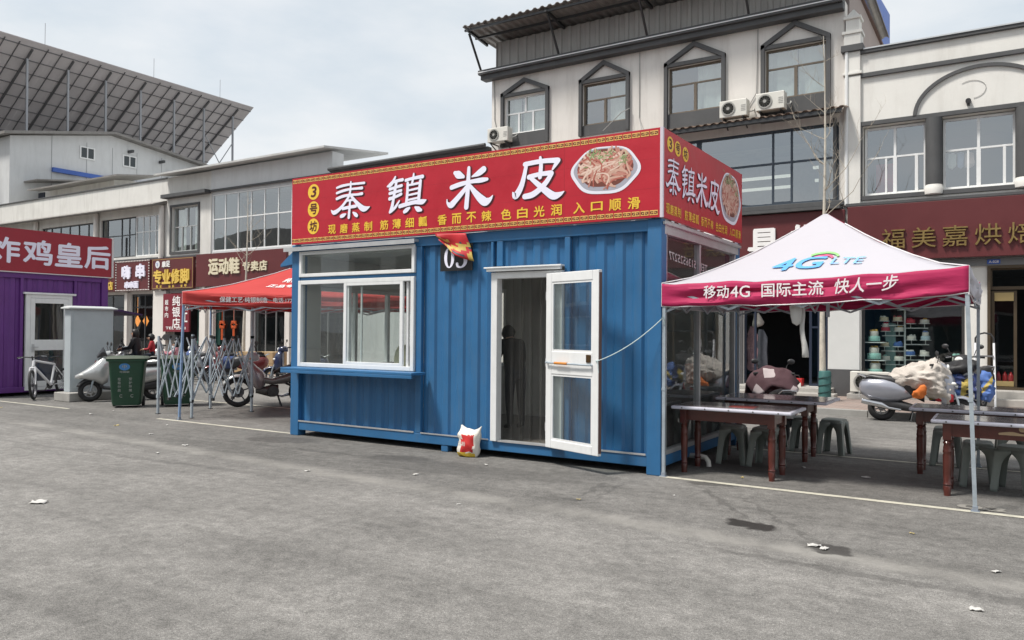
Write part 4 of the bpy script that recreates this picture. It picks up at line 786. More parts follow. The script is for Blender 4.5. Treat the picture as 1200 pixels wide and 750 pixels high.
for y0, y1 in ((15.5, 16.35), (18.0, 18.85)):
    bm = B(); w = .07; X_ = -40.5
    for a, b, c, d in ((y0, y0+w, 11.05, 11.75), (y1-w, y1, 11.05, 11.75), (y0+w, y1-w, 11.05, 11.12), (y0+w, y1-w, 11.68, 11.75), ((y0+y1)/2-.03, (y0+y1)/2+.03, 11.12, 11.68)): box(bm, X_, X_+.06, a, b, c, d)
    o = part('window', bm, PVC, GB); bm = B(); box(bm, X_+.004, X_+.02, y0+w, y1-w, 11.12, 11.68); part('pane', bm, mat('dark_pane', (.04, .05, .055), .08), o)
bm = B(); box(bm, -40.49, -40.3, 14.0, 19.6, 10.02, 10.25); part('blue_trim', bm, BLUECLAD, GB)
bm = B()
for y in (18.3, 20.3, 22.2): box(bm, -40.48, -40.0, y, y+.12, 12.0-(y-17.3)*.12, 12.15-(y-17.3)*.12)
part('purlin_end', bm, TRIM, GB)
bm = B(); box(bm, -40.49, -39.6, 20.6, 23.4, 9.2, 10.4); part('window_box', bm, TRIM, GB)
# solar array
SA = thing('solar_array', 'large tilted solar panel array seen from beneath on steel posts above the roofs', 'solar array', (-50, 22, 8))
def sp(u, y): return Vector((-45-u, y, 18.35-u*.66))       # u metres down the slope from the high edge
Y0, Y1, LU = 2.0, 31.0, 14.0
bm = B(); 
nu, ny = 16, 28
for i in range(nu):
    for j in range(ny):
        u0, u1 = LU*i/nu+.003, LU*(i+1)/nu-.003; a, b = Y0+(Y1-Y0)*j/ny+.003, Y0+(Y1-Y0)*(j+1)/ny-.003
        p = [sp(u0, a), sp(u0, b), sp(u1, b), sp(u1, a)]; rings(bm, [[q for q in p], [q+Vector((.02, 0, .035)) for q in p]])
part('panel', bm, mat('panel_backsheet', (.60, .57, .58), .5, var=.08, vs=.6), SA)
DN = Vector((-.04, 0, -.06))
bm = B()
for i in range(17): u = .3+i*(LU-.6)/16; bar(bm, sp(u, Y0)+DN, sp(u, Y1)+DN, .04, .05)
part('purlin', bm, mat('array_steel', (.15, .15, .155), .5, metal=.4), SA)
bm = B(); posts = [15.3, 17.7, 20.1, 22.5, 25.0, 27.4, 29.9]; posts = [10.4, 12.8]+posts
for y in posts:
    bar(bm, sp(.3, y)+DN*2.5, sp(LU, y)+DN*2.5, .09, .13)
    for d in (-.8, -1.6): bar(bm, sp(.1, y+d)+DN*1.5, sp(LU, y+d)+DN*1.5, .035, .05)
part('rafter', bm, mat('array_steel'), SA)
PSM = mat('array_steel_pale', (.34, .35, .37), .5, metal=.4)
for y in posts:
    for u_, xb in ((.9, -45.9), (6.5, -51.5)): bm = B(); bar(bm, sp(u_, y)+DN*2.5, (xb, y, 7.0), .11); part('post', bm, PSM, SA)
for y in (10.4, 29.9):
    e = y-2.4 if y > 20 else y+2.4; bm = B(); bar(bm, (-45.9, y, 12.0), (-45.9, e, 15.6), .05); bar(bm, (-45.93, y, 15.6), (-45.93, e, 12.0), .05); part('cross_brace', bm, PSM, SA)
bm = B()
for y in (15.8, 22.8, 28.0): tube(bm, [sp(0, y), sp(0, y)+Vector((0, 0, 1.3))], .012, 5)
part('lightning_rod', bm, MATS['array_steel'], SA)
bm = B(); box(bm, -62, -42.5, 24.2, 33, 0, 8.0); box(bm, -62, -50.2, 5, 24.2, 0, 8.0)
tag(part('plain_building', bm, OLDWALL), 'plain block behind the gabled building that carries the solar array', 'building')

# ------------------------------------------------------------------ shop signs
def shop_sign(name, label, x0, x1, z0, z1, m=MAROON, y=YW, d=.12, border=None, edge=None):
    s = thing(name, label, 'sign', ((x0+x1)/2, y-.2, z0))
    bm = B(); box(bm, x0, x1, y-.2-d, y-.2, z0, z1); part('board', bm, m, s, bevel=.006)
    bm = B(); box(bm, x0+.1, x0+.16, y-.2, y-.003, z0+.2, z0+.26); box(bm, x1-.16, x1-.1, y-.2, y-.003, z1-.3, z1-.24); part('bracket', bm, DARKMETAL, s)
    if border:
        bm = B(); f = y-.2-d
        frame_rect(bm, x0+.03, x1-.03, z0+.03, z1-.03, .02, f-.006, f-.001); part('border', bm, border, s)
    return s, y-.2-d-.004
def letters(s, f, items, m, raise_=.03, name='lettering', bold=.03):
    bm = B()
    for body, x0, x1, z0, z1 in items:
        n = len(body); cw = min((x1-x0)/n*.92, (z1-z0)*1.12)
        for i, c in enumerate(body):
            if c == ' ': continue
            xc = x0+(x1-x0)*(i+.5)/n; text(bm, c, (xc-cw/2, f, z0), UX, UZ, w=cw if c not in '1234567890:-·' else cw*.6, h=z1-z0, bold=bold, raise_=raise_)
    return part(name, bm, m, s)
s, f = shop_sign('shop_sign', 'long maroon bakery sign with spaced gold characters on the cream building', .12, 7.5, 3.26, 4.52)
letters(s, f, [(c, x-.04, x+.48, 3.50, 3.95) for c, x in zip('福美嘉烘焙', (.86, 1.47, 2.07, 2.68, 3.28))], GOLD, .06, bold=.004)
s, f = shop_sign('shop_sign', 'maroon shop sign with large white characters half hidden behind the white tent peak', -9.7, .06, 3.26, 4.48)
letters(s, f, [('玩', -3.3, -2.5, 3.5, 4.15), ('具', -2.22, -1.32, 3.45, 4.12), ('批', -1.16, -.36, 3.5, 4.16)], WHITE, .05)
s, f = shop_sign('shop_sign', 'maroon sports shoe shop sign with cream characters above the red tent', -23.93, -18.75, 3.24, 4.52)
letters(s, f, [('运动鞋', -23.1, -21.25, 3.70, 4.28)], mat('cream_lettering', (.66, .60, .44), .5), .05, bold=.035); letters(s, f, [('专卖店', -21.1, -19.7, 3.76, 4.12)], MATS['cream_lettering'], .04)
s, f = shop_sign('shop_sign', 'maroon foot care sign with gold characters and a small round logo', -26.86, -24.1, 3.19, 4.46, border=mat('thin_gold_line', (.4, .28, .1), .5))
letters(s, f, [('专业修脚', -26.7, -24.3, 3.42, 3.98)], mat('bright_gold_lettering', (.72, .50, .10), .45, var=.1), .05, bold=.03)
letters(s, f, [('采耳', -26.6, -26.1, 3.25, 3.36), ('刮痧', -25.75, -25.25, 3.25, 3.36), ('修甲', -24.95, -24.45, 3.25, 3.36)], MATS['bright_gold_lettering'], .01, 'small_lettering'); letters(s, f, [('康足', -26.15, -25.6, 4.1, 4.34)], WHITE, .02, 'small_lettering')
bm = B(); lathe(bm, [(.0001, 0), (.15, .001), (.15, .012), (.0001, .013)], 20, (-26.45, f-.014, 4.22), axis='Y'); text(bm, 'Y', (-26.51, f-.036, 4.15), UX, UZ, w=.12, h=.14, mi=1); part('round_logo', bm, [mat('pale_logo', (.7, .72, .75), .5), mat('number_plate_blue')], s)
s, f = shop_sign('shop_sign', 'maroon barbecue skewer sign with a border of white bulbs', -29.48, -27.03, 3.17, 4.46)
letters(s, f, [('嗨', -29.0, -28.3, 3.70, 4.24), ('串', -27.95, -27.3, 3.70, 4.28), ('串串面', -28.75, -27.75, 3.28, 3.56)], LAV, .05, bold=.04)
bm = B(); n = 22
for i in range(n):
    for z in (3.2, 4.43): ball(bm, (-29.45+2.4*i/(n-1), f-.01, z), .028, 6)
for i in range(1, 11):
    for x in (-29.45, -27.05): ball(bm, (x, f-.01, 3.2+1.23*i/11), .028, 6)
part('bulb_border', bm, mat('white_bulbs', (.85, .83, .8), .3), s)
s, f = shop_sign('shop_sign', 'maroon sign with yellow characters mostly hidden behind the purple booth', -32.5, -29.55, 3.17, 4.46)
letters(s, f, [('美食', -31.4, -29.6, 3.75, 4.3)], YELLOW, .04); letters(s, f, [('小炒店', -31.2, -29.6, 3.25, 3.6)], MATS['bright_gold_lettering'], .03)
s = thing('hanging_shop_sign', 'upright red silver shop board with white characters between the pillars', 'sign', (-25.3, YW-.1, 1.5))
bm = B(); box(bm, -26.05, -24.35, YW-.32, YW-.24, 1.45, 3.0); part('board', bm, mat('sign_red_board', (.17, .010, .022), .5, var=.1), s)
bm = B()
for i, c in enumerate('纯银店'): text(bm, c, (-25.42, YW-.325, 2.5-i*.45), UX, UZ, w=.5, h=.4, bold=.02)
for i, c in enumerate('超市内'): text(bm, c, (-25.92, YW-.325, 2.55-i*.26), UX, UZ, w=.22, h=.2, bold=.02)
for i, c in enumerate('加工'): text(bm, c, (-24.75, YW-.325, 2.3-i*.45), UX, UZ, w=.32, h=.36, bold=.02)
text(bm, 'TEL 2581', (-25.85, YW-.325, 1.55), UX, UZ, w=1.3, h=.1, bold=.02); part('lettering', bm, WHITE, s)
bm = B(); rings(bm, [[(-26.1, y, 1.22), (-25.95, y, 1.10), (-25.2, y, 1.10), (-25.2, y, 1.34), (-25.95, y, 1.34)] for y in (YW-.33, YW-.28)]); tag(part('arrow_sign', bm, BLACKPL), 'black arrow shaped board below the upright red shop board', 'sign')
bm = B(); box(bm, -24.0, -23.9, YW-.2, YW+.0, 1.0, 1.1); box(bm, -24.3, -22.9, YW+.05, YW+.11, .95, 2.7); tag(part('window_poster', bm, mat('green_poster', (.03, .10, .085), .5, var=.4, vs=3)), 'dark green poster board in the shop window right of the upright red board', 'poster')
LANT = mat('lantern_orange', (1.0, .36, .08), .5, emit=.7)
for i, x in enumerate((-29.30, -28.68)):
    bm = B(); rings(bm, [[(x+r*math.cos(k*math.pi/3), YW+.6+r*math.sin(k*math.pi/3), z) for k in range(6)] for r, z in ((.02, 1.66), (.09, 1.83), (.13, 1.90), (.09, 1.97), (.02, 2.14))]); rings(bm, [[(x+a, YW+.6+b, z) for a, b in ((-.006, -.006), (.006, -.006), (.006, .006), (-.006, .006))] for z in (2.25, 2.95)])
    tag(part('star_lantern', bm, LANT), ('lit orange star lantern at left inside the skewer shop', 'lit orange star lantern at right inside the skewer shop')[i], 'lantern', 'lit lanterns in the skewer shop')
KNOT = mat('knot_orange', (.60, .11, .03), .6)
for i, x in enumerate((-22.75, -22.05)):
    bm = B()
    for a in range(4):
        for b in (-.11, 0, .11): t = R(45+90*a); bar(bm, (x+b, YW+.04, 1.75+.28*(1 if a < 2 else -1)*.5), (x-b*.2+.25*(1 if a % 2 else -1)*.6, YW+.04, 1.75), .06, .02)
    bar(bm, (x, YW+.04, 1.9), (x, YW+.04, 2.5), .012); bar(bm, (x-.03, YW+.04, 1.6), (x-.03, YW+.04, 1.15), .03); bar(bm, (x+.03, YW+.04, 1.6), (x+.03, YW+.04, 1.15), .03)
    tag(part('chinese_knot', bm, KNOT), ('left orange knot ornament hanging in the window behind the tent frame', 'right orange knot ornament hanging in the window behind the tent frame')[i], 'ornament', 'knot ornaments in the shop window')

# ------------------------------------------------------------------ air conditioners
def condenser(label, x, y, z, w=.66, h=.42, feet=False):
    t = thing('air_conditioner', label, 'air conditioner', (x, y, z), group='outdoor air conditioner units')
    bm = B(); box(bm, -w/2, w/2, -.14, .14, 0, h); part('case', bm, mat('aircon_cream', (.64, .63, .58), .5, var=.05, dirt=.2), t, world=False, bevel=.014)
    cx_, cz, r = -w*.17, h*.5, h*.40
    bm = B(); lathe(bm, [(r, -.004), (r, .003), (.01, .003)], 28, (cx_, -.143, cz), axis='Y'); part('fan_recess', bm, mat('fan_dark', (.055, .055, .055), .6), t, world=False)
    bm = B()
    for k in range(5): q = r*(k+1)/5; lathe(bm, [(q-.004, 0), (q+.004, 0), (q+.004, .006), (q-.004, .006)], 28, (cx_, -.160, cz), axis='Y')
    for k in range(12): a = k*math.pi/6; bar(bm, (cx_, -.158, cz), (cx_+r*math.cos(a), -.158, cz+r*math.sin(a)), .006)
    lathe(bm, [(.04, 0), (.04, .01), (.005, .012)], 14, (cx_, -.172, cz), axis='Y'); part('fan_grille', bm, mat('grille_grey', (.30, .30, .28), .5), t, world=False)
    bm = B()
    for k in range(4): box(bm, w*.30, w*.46, -.146, -.1405, h*(.3+.1*k), h*(.34+.1*k))
    text(bm, 'AIR', (w*.28, -.143, h*.82), UX, UZ, w=w*.12, h=h*.06) if False else None
    part('side_vent', bm, mat('vent_grey', (.36, .36, .34), .6), t, world=False)
    bm = B()
    for s in (-1, 1):
        if feet: box(bm, s*w*.34-.03, s*w*.34+.03, -.15, .15, -.04, -.001)
        else: bar(bm, (s*w*.36, -.14, -.02), (s*w*.36, .30, -.02), .03); bar(bm, (s*w*.36, -.12, -.03), (s*w*.36, .28, -.22), .025)
    part('bracket', bm, DARKMETAL, t, world=False)
    bm = B(); tube(bm, [(w/2, .05, h*.3), (w/2+.06, .06, h*.3), (w/2+.08, .16, h*.4), (w/2+.06, .3, h*.6)], .016, 6); part('pipe', bm, mat('pipe_wrap', (.5, .5, .48), .7), t, world=False, smooth=True)
    return t
condenser('dark fanned air conditioner beside the leftmost pointed window above the kiosk sign', -9.55, YW-.3, 7.22, .72, .42)
condenser('left one of the air conditioner pair under the rightmost pointed windows', -2.52, YW-.3, 6.97, .68, .42)
condenser('right one of the air conditioner pair under the rightmost pointed windows', -1.62, YW-.3, 7.02, .68, .42)
condenser('large cream air conditioner standing on a block at the foot of the bakery window', .64, 10.95, .28, .80, .46, True)
bm = B(); box(bm, .18, 1.1, 10.75, 11.2, .12, .24); tag(part('concrete_block', bm, CONCRETE, bevel=.01), 'pale concrete block under the bakery air conditioner', 'block')

# --- plain blocks added behind the camera, unseen, for the kiosk and upper windows to mirror
for i, (x0, x1, h, m, lb) in enumerate(((-95, -45, 11.0, OLDWALL, 'distant unseen block added across the lot, mirrored in the left ribbon windows'), (-34, -12, 11.0, OLDWALL, 'long white unseen block added across the lot, mirrored in the windows'), (-11.5, 6, 9.5, STUCCO, 'white unseen block added across the lot, mirrored in the kiosk window'), (6.5, 30, 7.0, PANEL, 'pale low unseen block added across the lot, mirrored in the side glazing'))):
    ob = thing('added_facing_block', lb, 'building', ((x0+x1)/2, -34, 0)); bm = B(); box(bm, x0, x1, -38, -30, 0, h); part('wall', bm, m, ob)
    bm = B(); n = int((x1-x0)/3.4)
    for k in range(n):
        a = x0+.6+(x1-x0-1.0)*k/n; box(bm, a, a+2.2, -30, -29.97, 4.6, 6.3); box(bm, a-.1, a+2.5, -30, -29.96, .2, 2.9)
    o = part('window_row', bm, mat('dark_pane'), ob); o['kind'] = 'stuff'
    bm = B(); box(bm, x0+.1, x1-.1, -30, -29.8, 3.1, 4.2); part('sign_band', bm, MAROON, ob)
    bm = B(); xm = (x0+x1)/2; rings(bm, [[(x0-.4, y, h+.01), (x1+.4, y, h+.01), (xm+2, y, h+2.2), (xm-2, y, h+2.2)] for y in (-38.3, -29.6)]); part('roof', bm, CORR, ob)
    bm = B()
    for z in (7.4, 10.2):
        if z < h-2:
            for k in range(n): a = x0+.6+(x1-x0-1.0)*k/n; box(bm, a, a+1.9, -30, -29.97, z, z+1.6)
    if len(bm.verts): o = part('window_row', bm, mat('dark_pane'), ob); o['kind'] = 'stuff'
    else: bm.free()

# ------------------------------------------------------------------ pop-up tents
def cloth(name, rgb, tr=.35, bump=.12):
    if name in MATS: return MATS[name]
    m = bpy.data.materials.new(name); m.use_nodes = True; MATS[name] = m; t = m.node_tree; t.nodes.clear(); l = t.links.new
    o = t.nodes.new('ShaderNodeOutputMaterial'); d = t.nodes.new('ShaderNodeBsdfPrincipled'); d.inputs['Base Color'].default_value = (*rgb, 1); d.inputs['Roughness'].default_value = .65; d.inputs['Specular IOR Level'].default_value = .3
    r = t.nodes.new('ShaderNodeBsdfTranslucent'); r.inputs[0].default_value = (*rgb, 1); x = t.nodes.new('ShaderNodeMixShader'); x.inputs[0].default_value = tr
    c = t.nodes.new('ShaderNodeTexCoord'); n = t.nodes.new('ShaderNodeTexNoise'); n.inputs['Scale'].default_value = 5; n.inputs['Detail'].default_value = 4; mp_ = t.nodes.new('ShaderNodeMapping'); mp_.inputs['Scale'].default_value = (.5, .5, 2.2); l(c.outputs['Object'], mp_.inputs[0]); l(mp_.outputs[0], n.inputs['Vector'])
    b = t.nodes.new('ShaderNodeBump'); b.inputs['Strength'].default_value = bump*4; b.inputs['Distance'].default_value = .03; l(n.outputs['Fac'], b.inputs['Height']); l(b.outputs[0], d.inputs['Normal'])
    l(d.outputs[0], x.inputs[1]); l(r.outputs[0], x.inputs[2]); l(x.outputs[0], o.inputs[0]); return m
def tent(label, C4, ez, vh, peak, roofm, valm, leg_m, leg_bot=(0, 0, 0, 0), legs=(1, 1, 1, 1), inset=.03):
    """C4: four corners (x, y) counter-clockwise from front left; ez: eave heights; roofm/valm: material per side"""
    t = thing('pop_up_tent', label, 'tent', (sum(c[0] for c in C4)/4, sum(c[1] for c in C4)/4, 0)); pk = Vector(peak); N_, T_ = 20, 14
    def surf(k, s, q):
        a, b = Vector((*C4[k], ez[k])), Vector((*C4[(k+1) % 4], ez[(k+1) % 4])); e = a.lerp(b, s); e.z -= .035*math.sin(math.pi*s)
        p = e.lerp(pk, q); p.z = e.z+(pk.z-e.z)*(q**1.40) + .035*math.sin(math.pi*s)*math.sin(math.pi*q)
        p.z += (.020*mnoise.noise(p*3.2)+.010*mnoise.noise(Vector((s*9+k*5, q*2.2, 7))))*min(1, (1-q)*2); return p
    for k in range(4):
        bm = B(); g = [[bm.verts.new(surf(k, i/N_, j/T_*.985)) for j in range(T_+1)] for i in range(N_+1)]
        for i in range(N_):
            for j in range(T_): bm.faces.new((g[i][j], g[i+1][j], g[i+1][j+1], g[i][j+1]))
        part('canopy_panel', bm, roofm[k], t, smooth=True, solid=.002)
        bm = B(); g = []
        a, b = C4[k], C4[(k+1) % 4]; dx, dy = b[0]-a[0], b[1]-a[1]; ln = math.hypot(dx, dy); nx, ny = dy/ln, -dx/ln
        for i in range(61):
            s = i/60; top = surf(k, s, 0); col = []
            for j in range(9):
                q = j/8; w = (.026*mnoise.noise(Vector((s*5, q*6+k*3, 1)))+.034*math.sin(q*9+s*4+3*mnoise.noise(Vector((s*3, k, 7))))*.5)*min(1, q*3)*min(1, min(s, 1-s)*9)
                col.append(bm.verts.new((top.x+nx*(w+.006), top.y+ny*(w+.006), top.z-vh*q+.006*math.sin(s*21+k)*q)))
            g.append(col)
        for i in range(60):
            for j in range(8): bm.faces.new((g[i][j], g[i+1][j], g[i+1][j+1], g[i][j+1]))
        part('valance', bm, valm[k], t, smooth=True, solid=.002)
    bm = B(); pts = []
    for k in range(4):
        c = Vector((*C4[k], ez[k])); tube(bm, [c+Vector((0, 0, -.01-vh)), c+Vector((0, 0, .006)), *[surf(k, 0, q/6)+Vector((0, 0, .006)) for q in range(1, 6)]], .007, 5)
    for k in range(4):
        tube(bm, [surf(k, s/20, 0)+Vector((0, 0, -vh-.002)) for s in range(21)], .006, 5)
    part('white_piping', bm, mat('white_piping', (.72, .70, .72), .6), t, smooth=True)
    cx_, cy_ = sum(c[0] for c in C4)/4, sum(c[1] for c in C4)/4
    P_ = []
    for k in range(4):
        d = Vector((cx_-C4[k][0], cy_-C4[k][1], 0)).normalized()*inset; P_.append(Vector((*C4[k], 0))+d)
    for k in range(4):
        if not legs[k]: continue
        p = P_[k]; bm = B(); z1 = ez[k]-.02; q = p+Vector((leg_bot[k], 0, 0)); bar(bm, (q.x, q.y, .01), (p.x, p.y, z1), .034)
        bar(bm, (q.x*.5+p.x*.5, q.y, z1*.45), (p.x*.55+q.x*.45, p.y, z1*.45+.03), .042)
        o = part('leg', bm, leg_m, t); bm = B(); box(bm, q.x-.035, q.x+.035, q.y-.035, q.y+.035, 0, .012); box(bm, q.x-.022, q.x+.022, q.y-.022, q.y+.022, .012, .05); part('foot', bm, mat('foot_steel', (.30, .34, .40), .5, metal=.4), o)
    bm = B()
    for k in range(4):
        a, b = P_[k], P_[(k+1) % 4]; za, zb = ez[k]-.05, ez[(k+1) % 4]-.05
        n = 4
        for i in range(n):
            p, q = a.lerp(b, i/n), a.lerp(b, (i+1)/n); z0 = za+(zb-za)*i/n; z1 = za+(zb-za)*(i+1)/n; h = .26
            bar(bm, p+Vector((0, 0, z0-(h if i % 2 else 0))), q+Vector((0, 0, z1-(0 if i % 2 else h))), .012, .024); 
            bar(bm, p+Vector((.014, .014, z0-(0 if i % 2 else h*.0+.0) - (0 if i % 2 else h))), q+Vector((.014, .014, z1-(h if i % 2 else 0))), .012, .024)
    cp = Vector((cx_, cy_, 0))
    for k in range(4):
        m = P_[k].lerp(P_[(k+1) % 4], .5); zz = ez[k]-.16; bar(bm, m+Vector((0, 0, zz)), cp+Vector((0, 0, zz+.22)), .012, .022); bar(bm, m+Vector((0, 0, zz+.05)), m.lerp(cp, .5)+Vector((0, 0, zz-.15)), .012, .022); bar(bm, m.lerp(cp, .5)+Vector((0, 0, zz-.15)), cp+Vector((0, 0, zz+.22)), .012, .022)
    bar(bm, cp+Vector((0, 0, ez[0]-.35)), cp+Vector((0, 0, pk.z-.03)), .035)
    part('scissor_frame', bm, STEEL, t)
    return t, surf
WC = cloth('white_tent_cloth', (.53, .515, .56), .16); CC = cloth('crimson_tent_cloth', (.53, .035, .13), .28); RC = cloth('red_tent_cloth', (.62, .075, .07), .30)
TR, surf = tent('white and crimson pop-up tent with blue 4G print over the dark red tables', [(.015, -.02), (2.95, -.02), (2.97, 2.78), (.03, 2.78)], (2.135, 2.215, 2.215, 2.15), .245, (1.46, 1.40, 3.0), (WC, CC, WC, CC), (CC, WC, CC, WC), STEEL, (0, .07, 0, 0))
def roofwarp(lift, x0, x1):
    def f(q):
        t_ = q.z; xa, xb = .015+(1.46-.015)*t_, 2.95+(1.46-2.95)*t_; s = (q.x-xa)/(xb-xa); return surf(0, s, t_)+Vector((0, -.004-lift, .012+lift))
    return f
bm = B(); w = roofwarp(.003, 0, 0)
text(bm, '4G', (1.10, 0, .21), UX, UZ, w=.50, h=.165, bold=.018, warp=w, slant=.35, mi=0); text(bm, 'LTE', (1.70, 0, .245), UX, UZ, w=.30, h=.085, bold=.008, warp=w, slant=.35, mi=1)
for r, mi_, dz in ((.075, 2, .0), (.115, 3, .012)):
    pts = [(1.60+r*math.cos(a)*1.35, .335+dz+r*math.sin(a)*.75, .026) for a in [R(10+16*i) for i in range(9)]]; n0 = len(bm.verts); ribbon(bm, pts, (0, 0, 0), UX, UZ, .0, mi_)
    bm.verts.ensure_lookup_table()
    for v in list(bm.verts)[n0:]: v.co = w(v.co)
part('printed_logo', bm, [mat('print_blue', (.10, .36, .74), .6), mat('print_pale_blue', (.22, .45, .75), .6), mat('print_pink', (.65, .10, .22), .6), mat('print_green', (.25, .55, .18), .6)], TR)
bm = B()
def vz(x): return -.02+.085*x/2.95 - .035*math.sin(math.pi*x/2.95)
VW = lambda q: Vector((q.x, q.y, q.z+vz(q.x)))
VP_ = mat('valance_white_print', (.80, .76, .78), .6)
text(bm, '移动', (.50, -.055, 1.985), UX, UZ, w=.27, h=.135, bold=.012, warp=VW); text(bm, '4G', (.79, -.055, 1.99), UX, UZ, w=.20, h=.12, bold=.008, warp=VW); part('valance_lettering', bm, VP_, TR); bm = B()
text(bm, '国际主流', (1.11, -.055, 1.985), UX, UZ, w=.60, h=.14, bold=.012, warp=VW); part('valance_lettering', bm, VP_, TR); bm = B(); text(bm, '快人一步', (1.80, -.055, 1.985), UX, UZ, w=.56, h=.145, bold=.012, slant=.18, warp=VW)
part('valance_lettering', bm, mat('valance_white_print', (.80, .76, .78), .6), TR)
a = R(45); dx, dy = math.cos(a), math.sin(a); c0 = (-8.86, .17)
c1 = (c0[0]+4.4*dx, c0[1]+4.4*dy); c3 = (c0[0]-3*dy, c0[1]+3*dx); c2 = (c1[0]-3*dy, c1[1]+3*dx)
TL, surfL = tent('red pop-up tent with white lettering on its valance at the left of the kiosk', [c0, c1, c2, c3], (2.23, 2.23, 2.23, 2.23), .225, ((c0[0]+c2[0])/2, (c0[1]+c2[1])/2, 2.98), (RC,)*4, (RC,)*4, BLUESTEEL, (-.09, 0, 0, 0), legs=(1, 1, 1, 1))
bm = B(); u = Vector((dx, dy, 0)); o = Vector((c0[0]+dy*.04, c0[1]-dx*.04, 2.06))
text(bm, '保健工艺·纯银制造', o+u*.62+Vector((0, 0, .0)), u, UZ, w=.80, h=.095, bold=.014); text(bm, '电话:1772-6165666', o+u*1.52+Vector((0, 0, .005)), u, UZ, w=.72, h=.085, bold=.014); part('valance_lettering', bm, WHITE, TL)
bm = B()
def wl(q): s, t_ = q.x, q.z; return surfL(0, s, t_)+Vector((dy*.006, -dx*.006, .012))
text(bm, '纯银店', (.27, 0, .42), UX, UZ, w=.16, h=.10, bold=.02, warp=wl); text(bm, '正品专卖', (.23, 0, .28), UX, UZ, w=.2, h=.08, bold=.02, warp=wl); part('roof_lettering', bm, WHITE, TL)

# half folded tent frame
FF = thing('folded_tent_frame', 'half folded bare tent frame of grey criss-cross struts between the green bins and motorbike', 'tent frame', (-9.55, 1.15, 0))
A_, B_, C_, D_ = Vector((-10.10, .55, 0)), Vector((-8.98, .47, 0)), Vector((-10.15, 1.72, 0)), Vector((-9.02, 1.80, 0))
for p, top in ((A_, 1.45), (B_, 1.49), (C_, 1.42), (D_, 2.25)):
    bm = B(); bar(bm, p+Vector((0, 0, .01)), p+Vector((0, 0, top)), .035); bar(bm, p+Vector((0, 0, .30)), p+Vector((0, 0, .36)), .05); o = part('post', bm, STEEL, FF)
    bm = B(); box(bm, p.x-.035, p.x+.035, p.y-.035, p.y+.035, 0, .012); part('foot', bm, BLACKPL, o)
bm = B(); bk = B()
for p, q in ((A_, B_), (B_, D_), (A_, C_), (C_, D_)):
    n = 3
    for i in range(n):
        a0, b0 = p.lerp(q, i/n), p.lerp(q, (i+1)/n)
        for s in (0, 1): bar(bm, a0+Vector((.012*s, .012*s, .32 if s else 1.42)), b0+Vector((.012*s, .012*s, 1.42 if s else .32)), .013, .026)
        for z in (.30, 1.43): box(bk, b0.x-.03, b0.x+.03, b0.y-.02, b0.y+.02, z-.02, z+.03)
m0 = (A_+D_)/2
for p, q in ((A_, B_), (C_, D_), (A_, C_), (B_, D_)):
    m1 = (p+q)/2; bar(bm, m1+Vector((0, 0, .35)), m0+Vector((0, 0, 1.44)), .013, .024); bar(bm, m1+Vector((0.01, 0.01, 1.42)), m0+Vector((0.01, 0.01, .38)), .013, .024)
part('scissor_strut', bm, STEEL, FF); part('joint', bk, BLACKPL, FF)

# ------------------------------------------------------------------ tables and stools
WOOD = mat('red_brown_wood', (.085, .018, .012), .35, var=.25, vs=14, coat=.3, dirt=.2, dcol=(.03, .01, .01))
TOPW = mat('table_edge_white', (.56, .56, .64), .3, var=.05); TOPD = mat('table_plastic_cover', (.22, .20, .21), .18, var=.25, vs=3, coat=.4)
def table(label, x0, x1, y0, y1, h, lx0, lx1, ly0, ly1):
    t = thing('dining_table', label, 'table', ((x0+x1)/2, (y0+y1)/2, 0), group='dark red tables under the white tent')
    bm = B(); box(bm, x0, x1, y0, y1, h-.035, h); f = bm.faces
    part('tabletop', bm, TOPW, t, bevel=.012)
    bm = B(); box(bm, x0+.035, x1-.035, y0+.04, y1-.04, h+.0005, h+.004); part('plastic_cover', bm, TOPD, t)
    bm = B()
    for i in range(5): lathe(bm, [(.008, 0), (.008, .006), (.001, .008)], 8, (x0+(x1-x0)*(i+.5)/5, y0-.008, h-.018), axis='Y')
    part('edge_stud', bm, BLACKPL, t)
    bm = B(); z0, z1 = h-.165, h-.036
    box(bm, lx0+.035, lx1-.035, ly0-.02, ly0+.005, z0, z1); box(bm, lx0+.035, lx1-.035, ly1-.005, ly1+.02, z0, z1); box(bm, lx0-.02, lx0+.005, ly0+.035, ly1-.035, z0, z1); box(bm, lx1-.005, lx1+.02, ly0+.035, ly1-.035, z0, z1); part('apron', bm, WOOD, t)
    for x in (lx0, lx1):
        for y in (ly0, ly1):
            bm = B(); box(bm, x-.038, x+.038, y-.038, y+.038, h-.20, h-.037)
            lathe(bm, [(.036, h-.20), (.030, h-.215), (.040, h-.23), (.030, h-.25), (.038, h-.28), (.036, h-.30), (.040, h-.31), (.040, h-.325), (.035, h-.335), (.040, h-.36), (.037, .22), (.032, .13), (.040, .115), (.032, .10), (.038, .085), (.030, .02), (.032, 0)], 14, (x, y, 0)); part('leg', bm, WOOD, t, smooth=True)
    return t
table('dark red table with white edge beside the kiosk, nearest the white line', -.02+.04, 1.34, .25, .98, .765, .12, 1.10, .42, .88)
table('dark red table close to the kiosk glazing, farther back under the tent', .06, 1.42, 1.72, 2.62, .765, .16, 1.12, 1.95, 2.45)
table('dark red table at the right edge of the photo, farther from the street front', 2.30, 3.75, 1.68, 2.36, .765, 2.40, 3.6, 1.86, 2.2)
t4 = table('dark red table at the right edge with chipped apron, nearest the white line', 2.60, 3.95, .57, 1.25, .755, 2.74, 3.75, .66, 1.1)
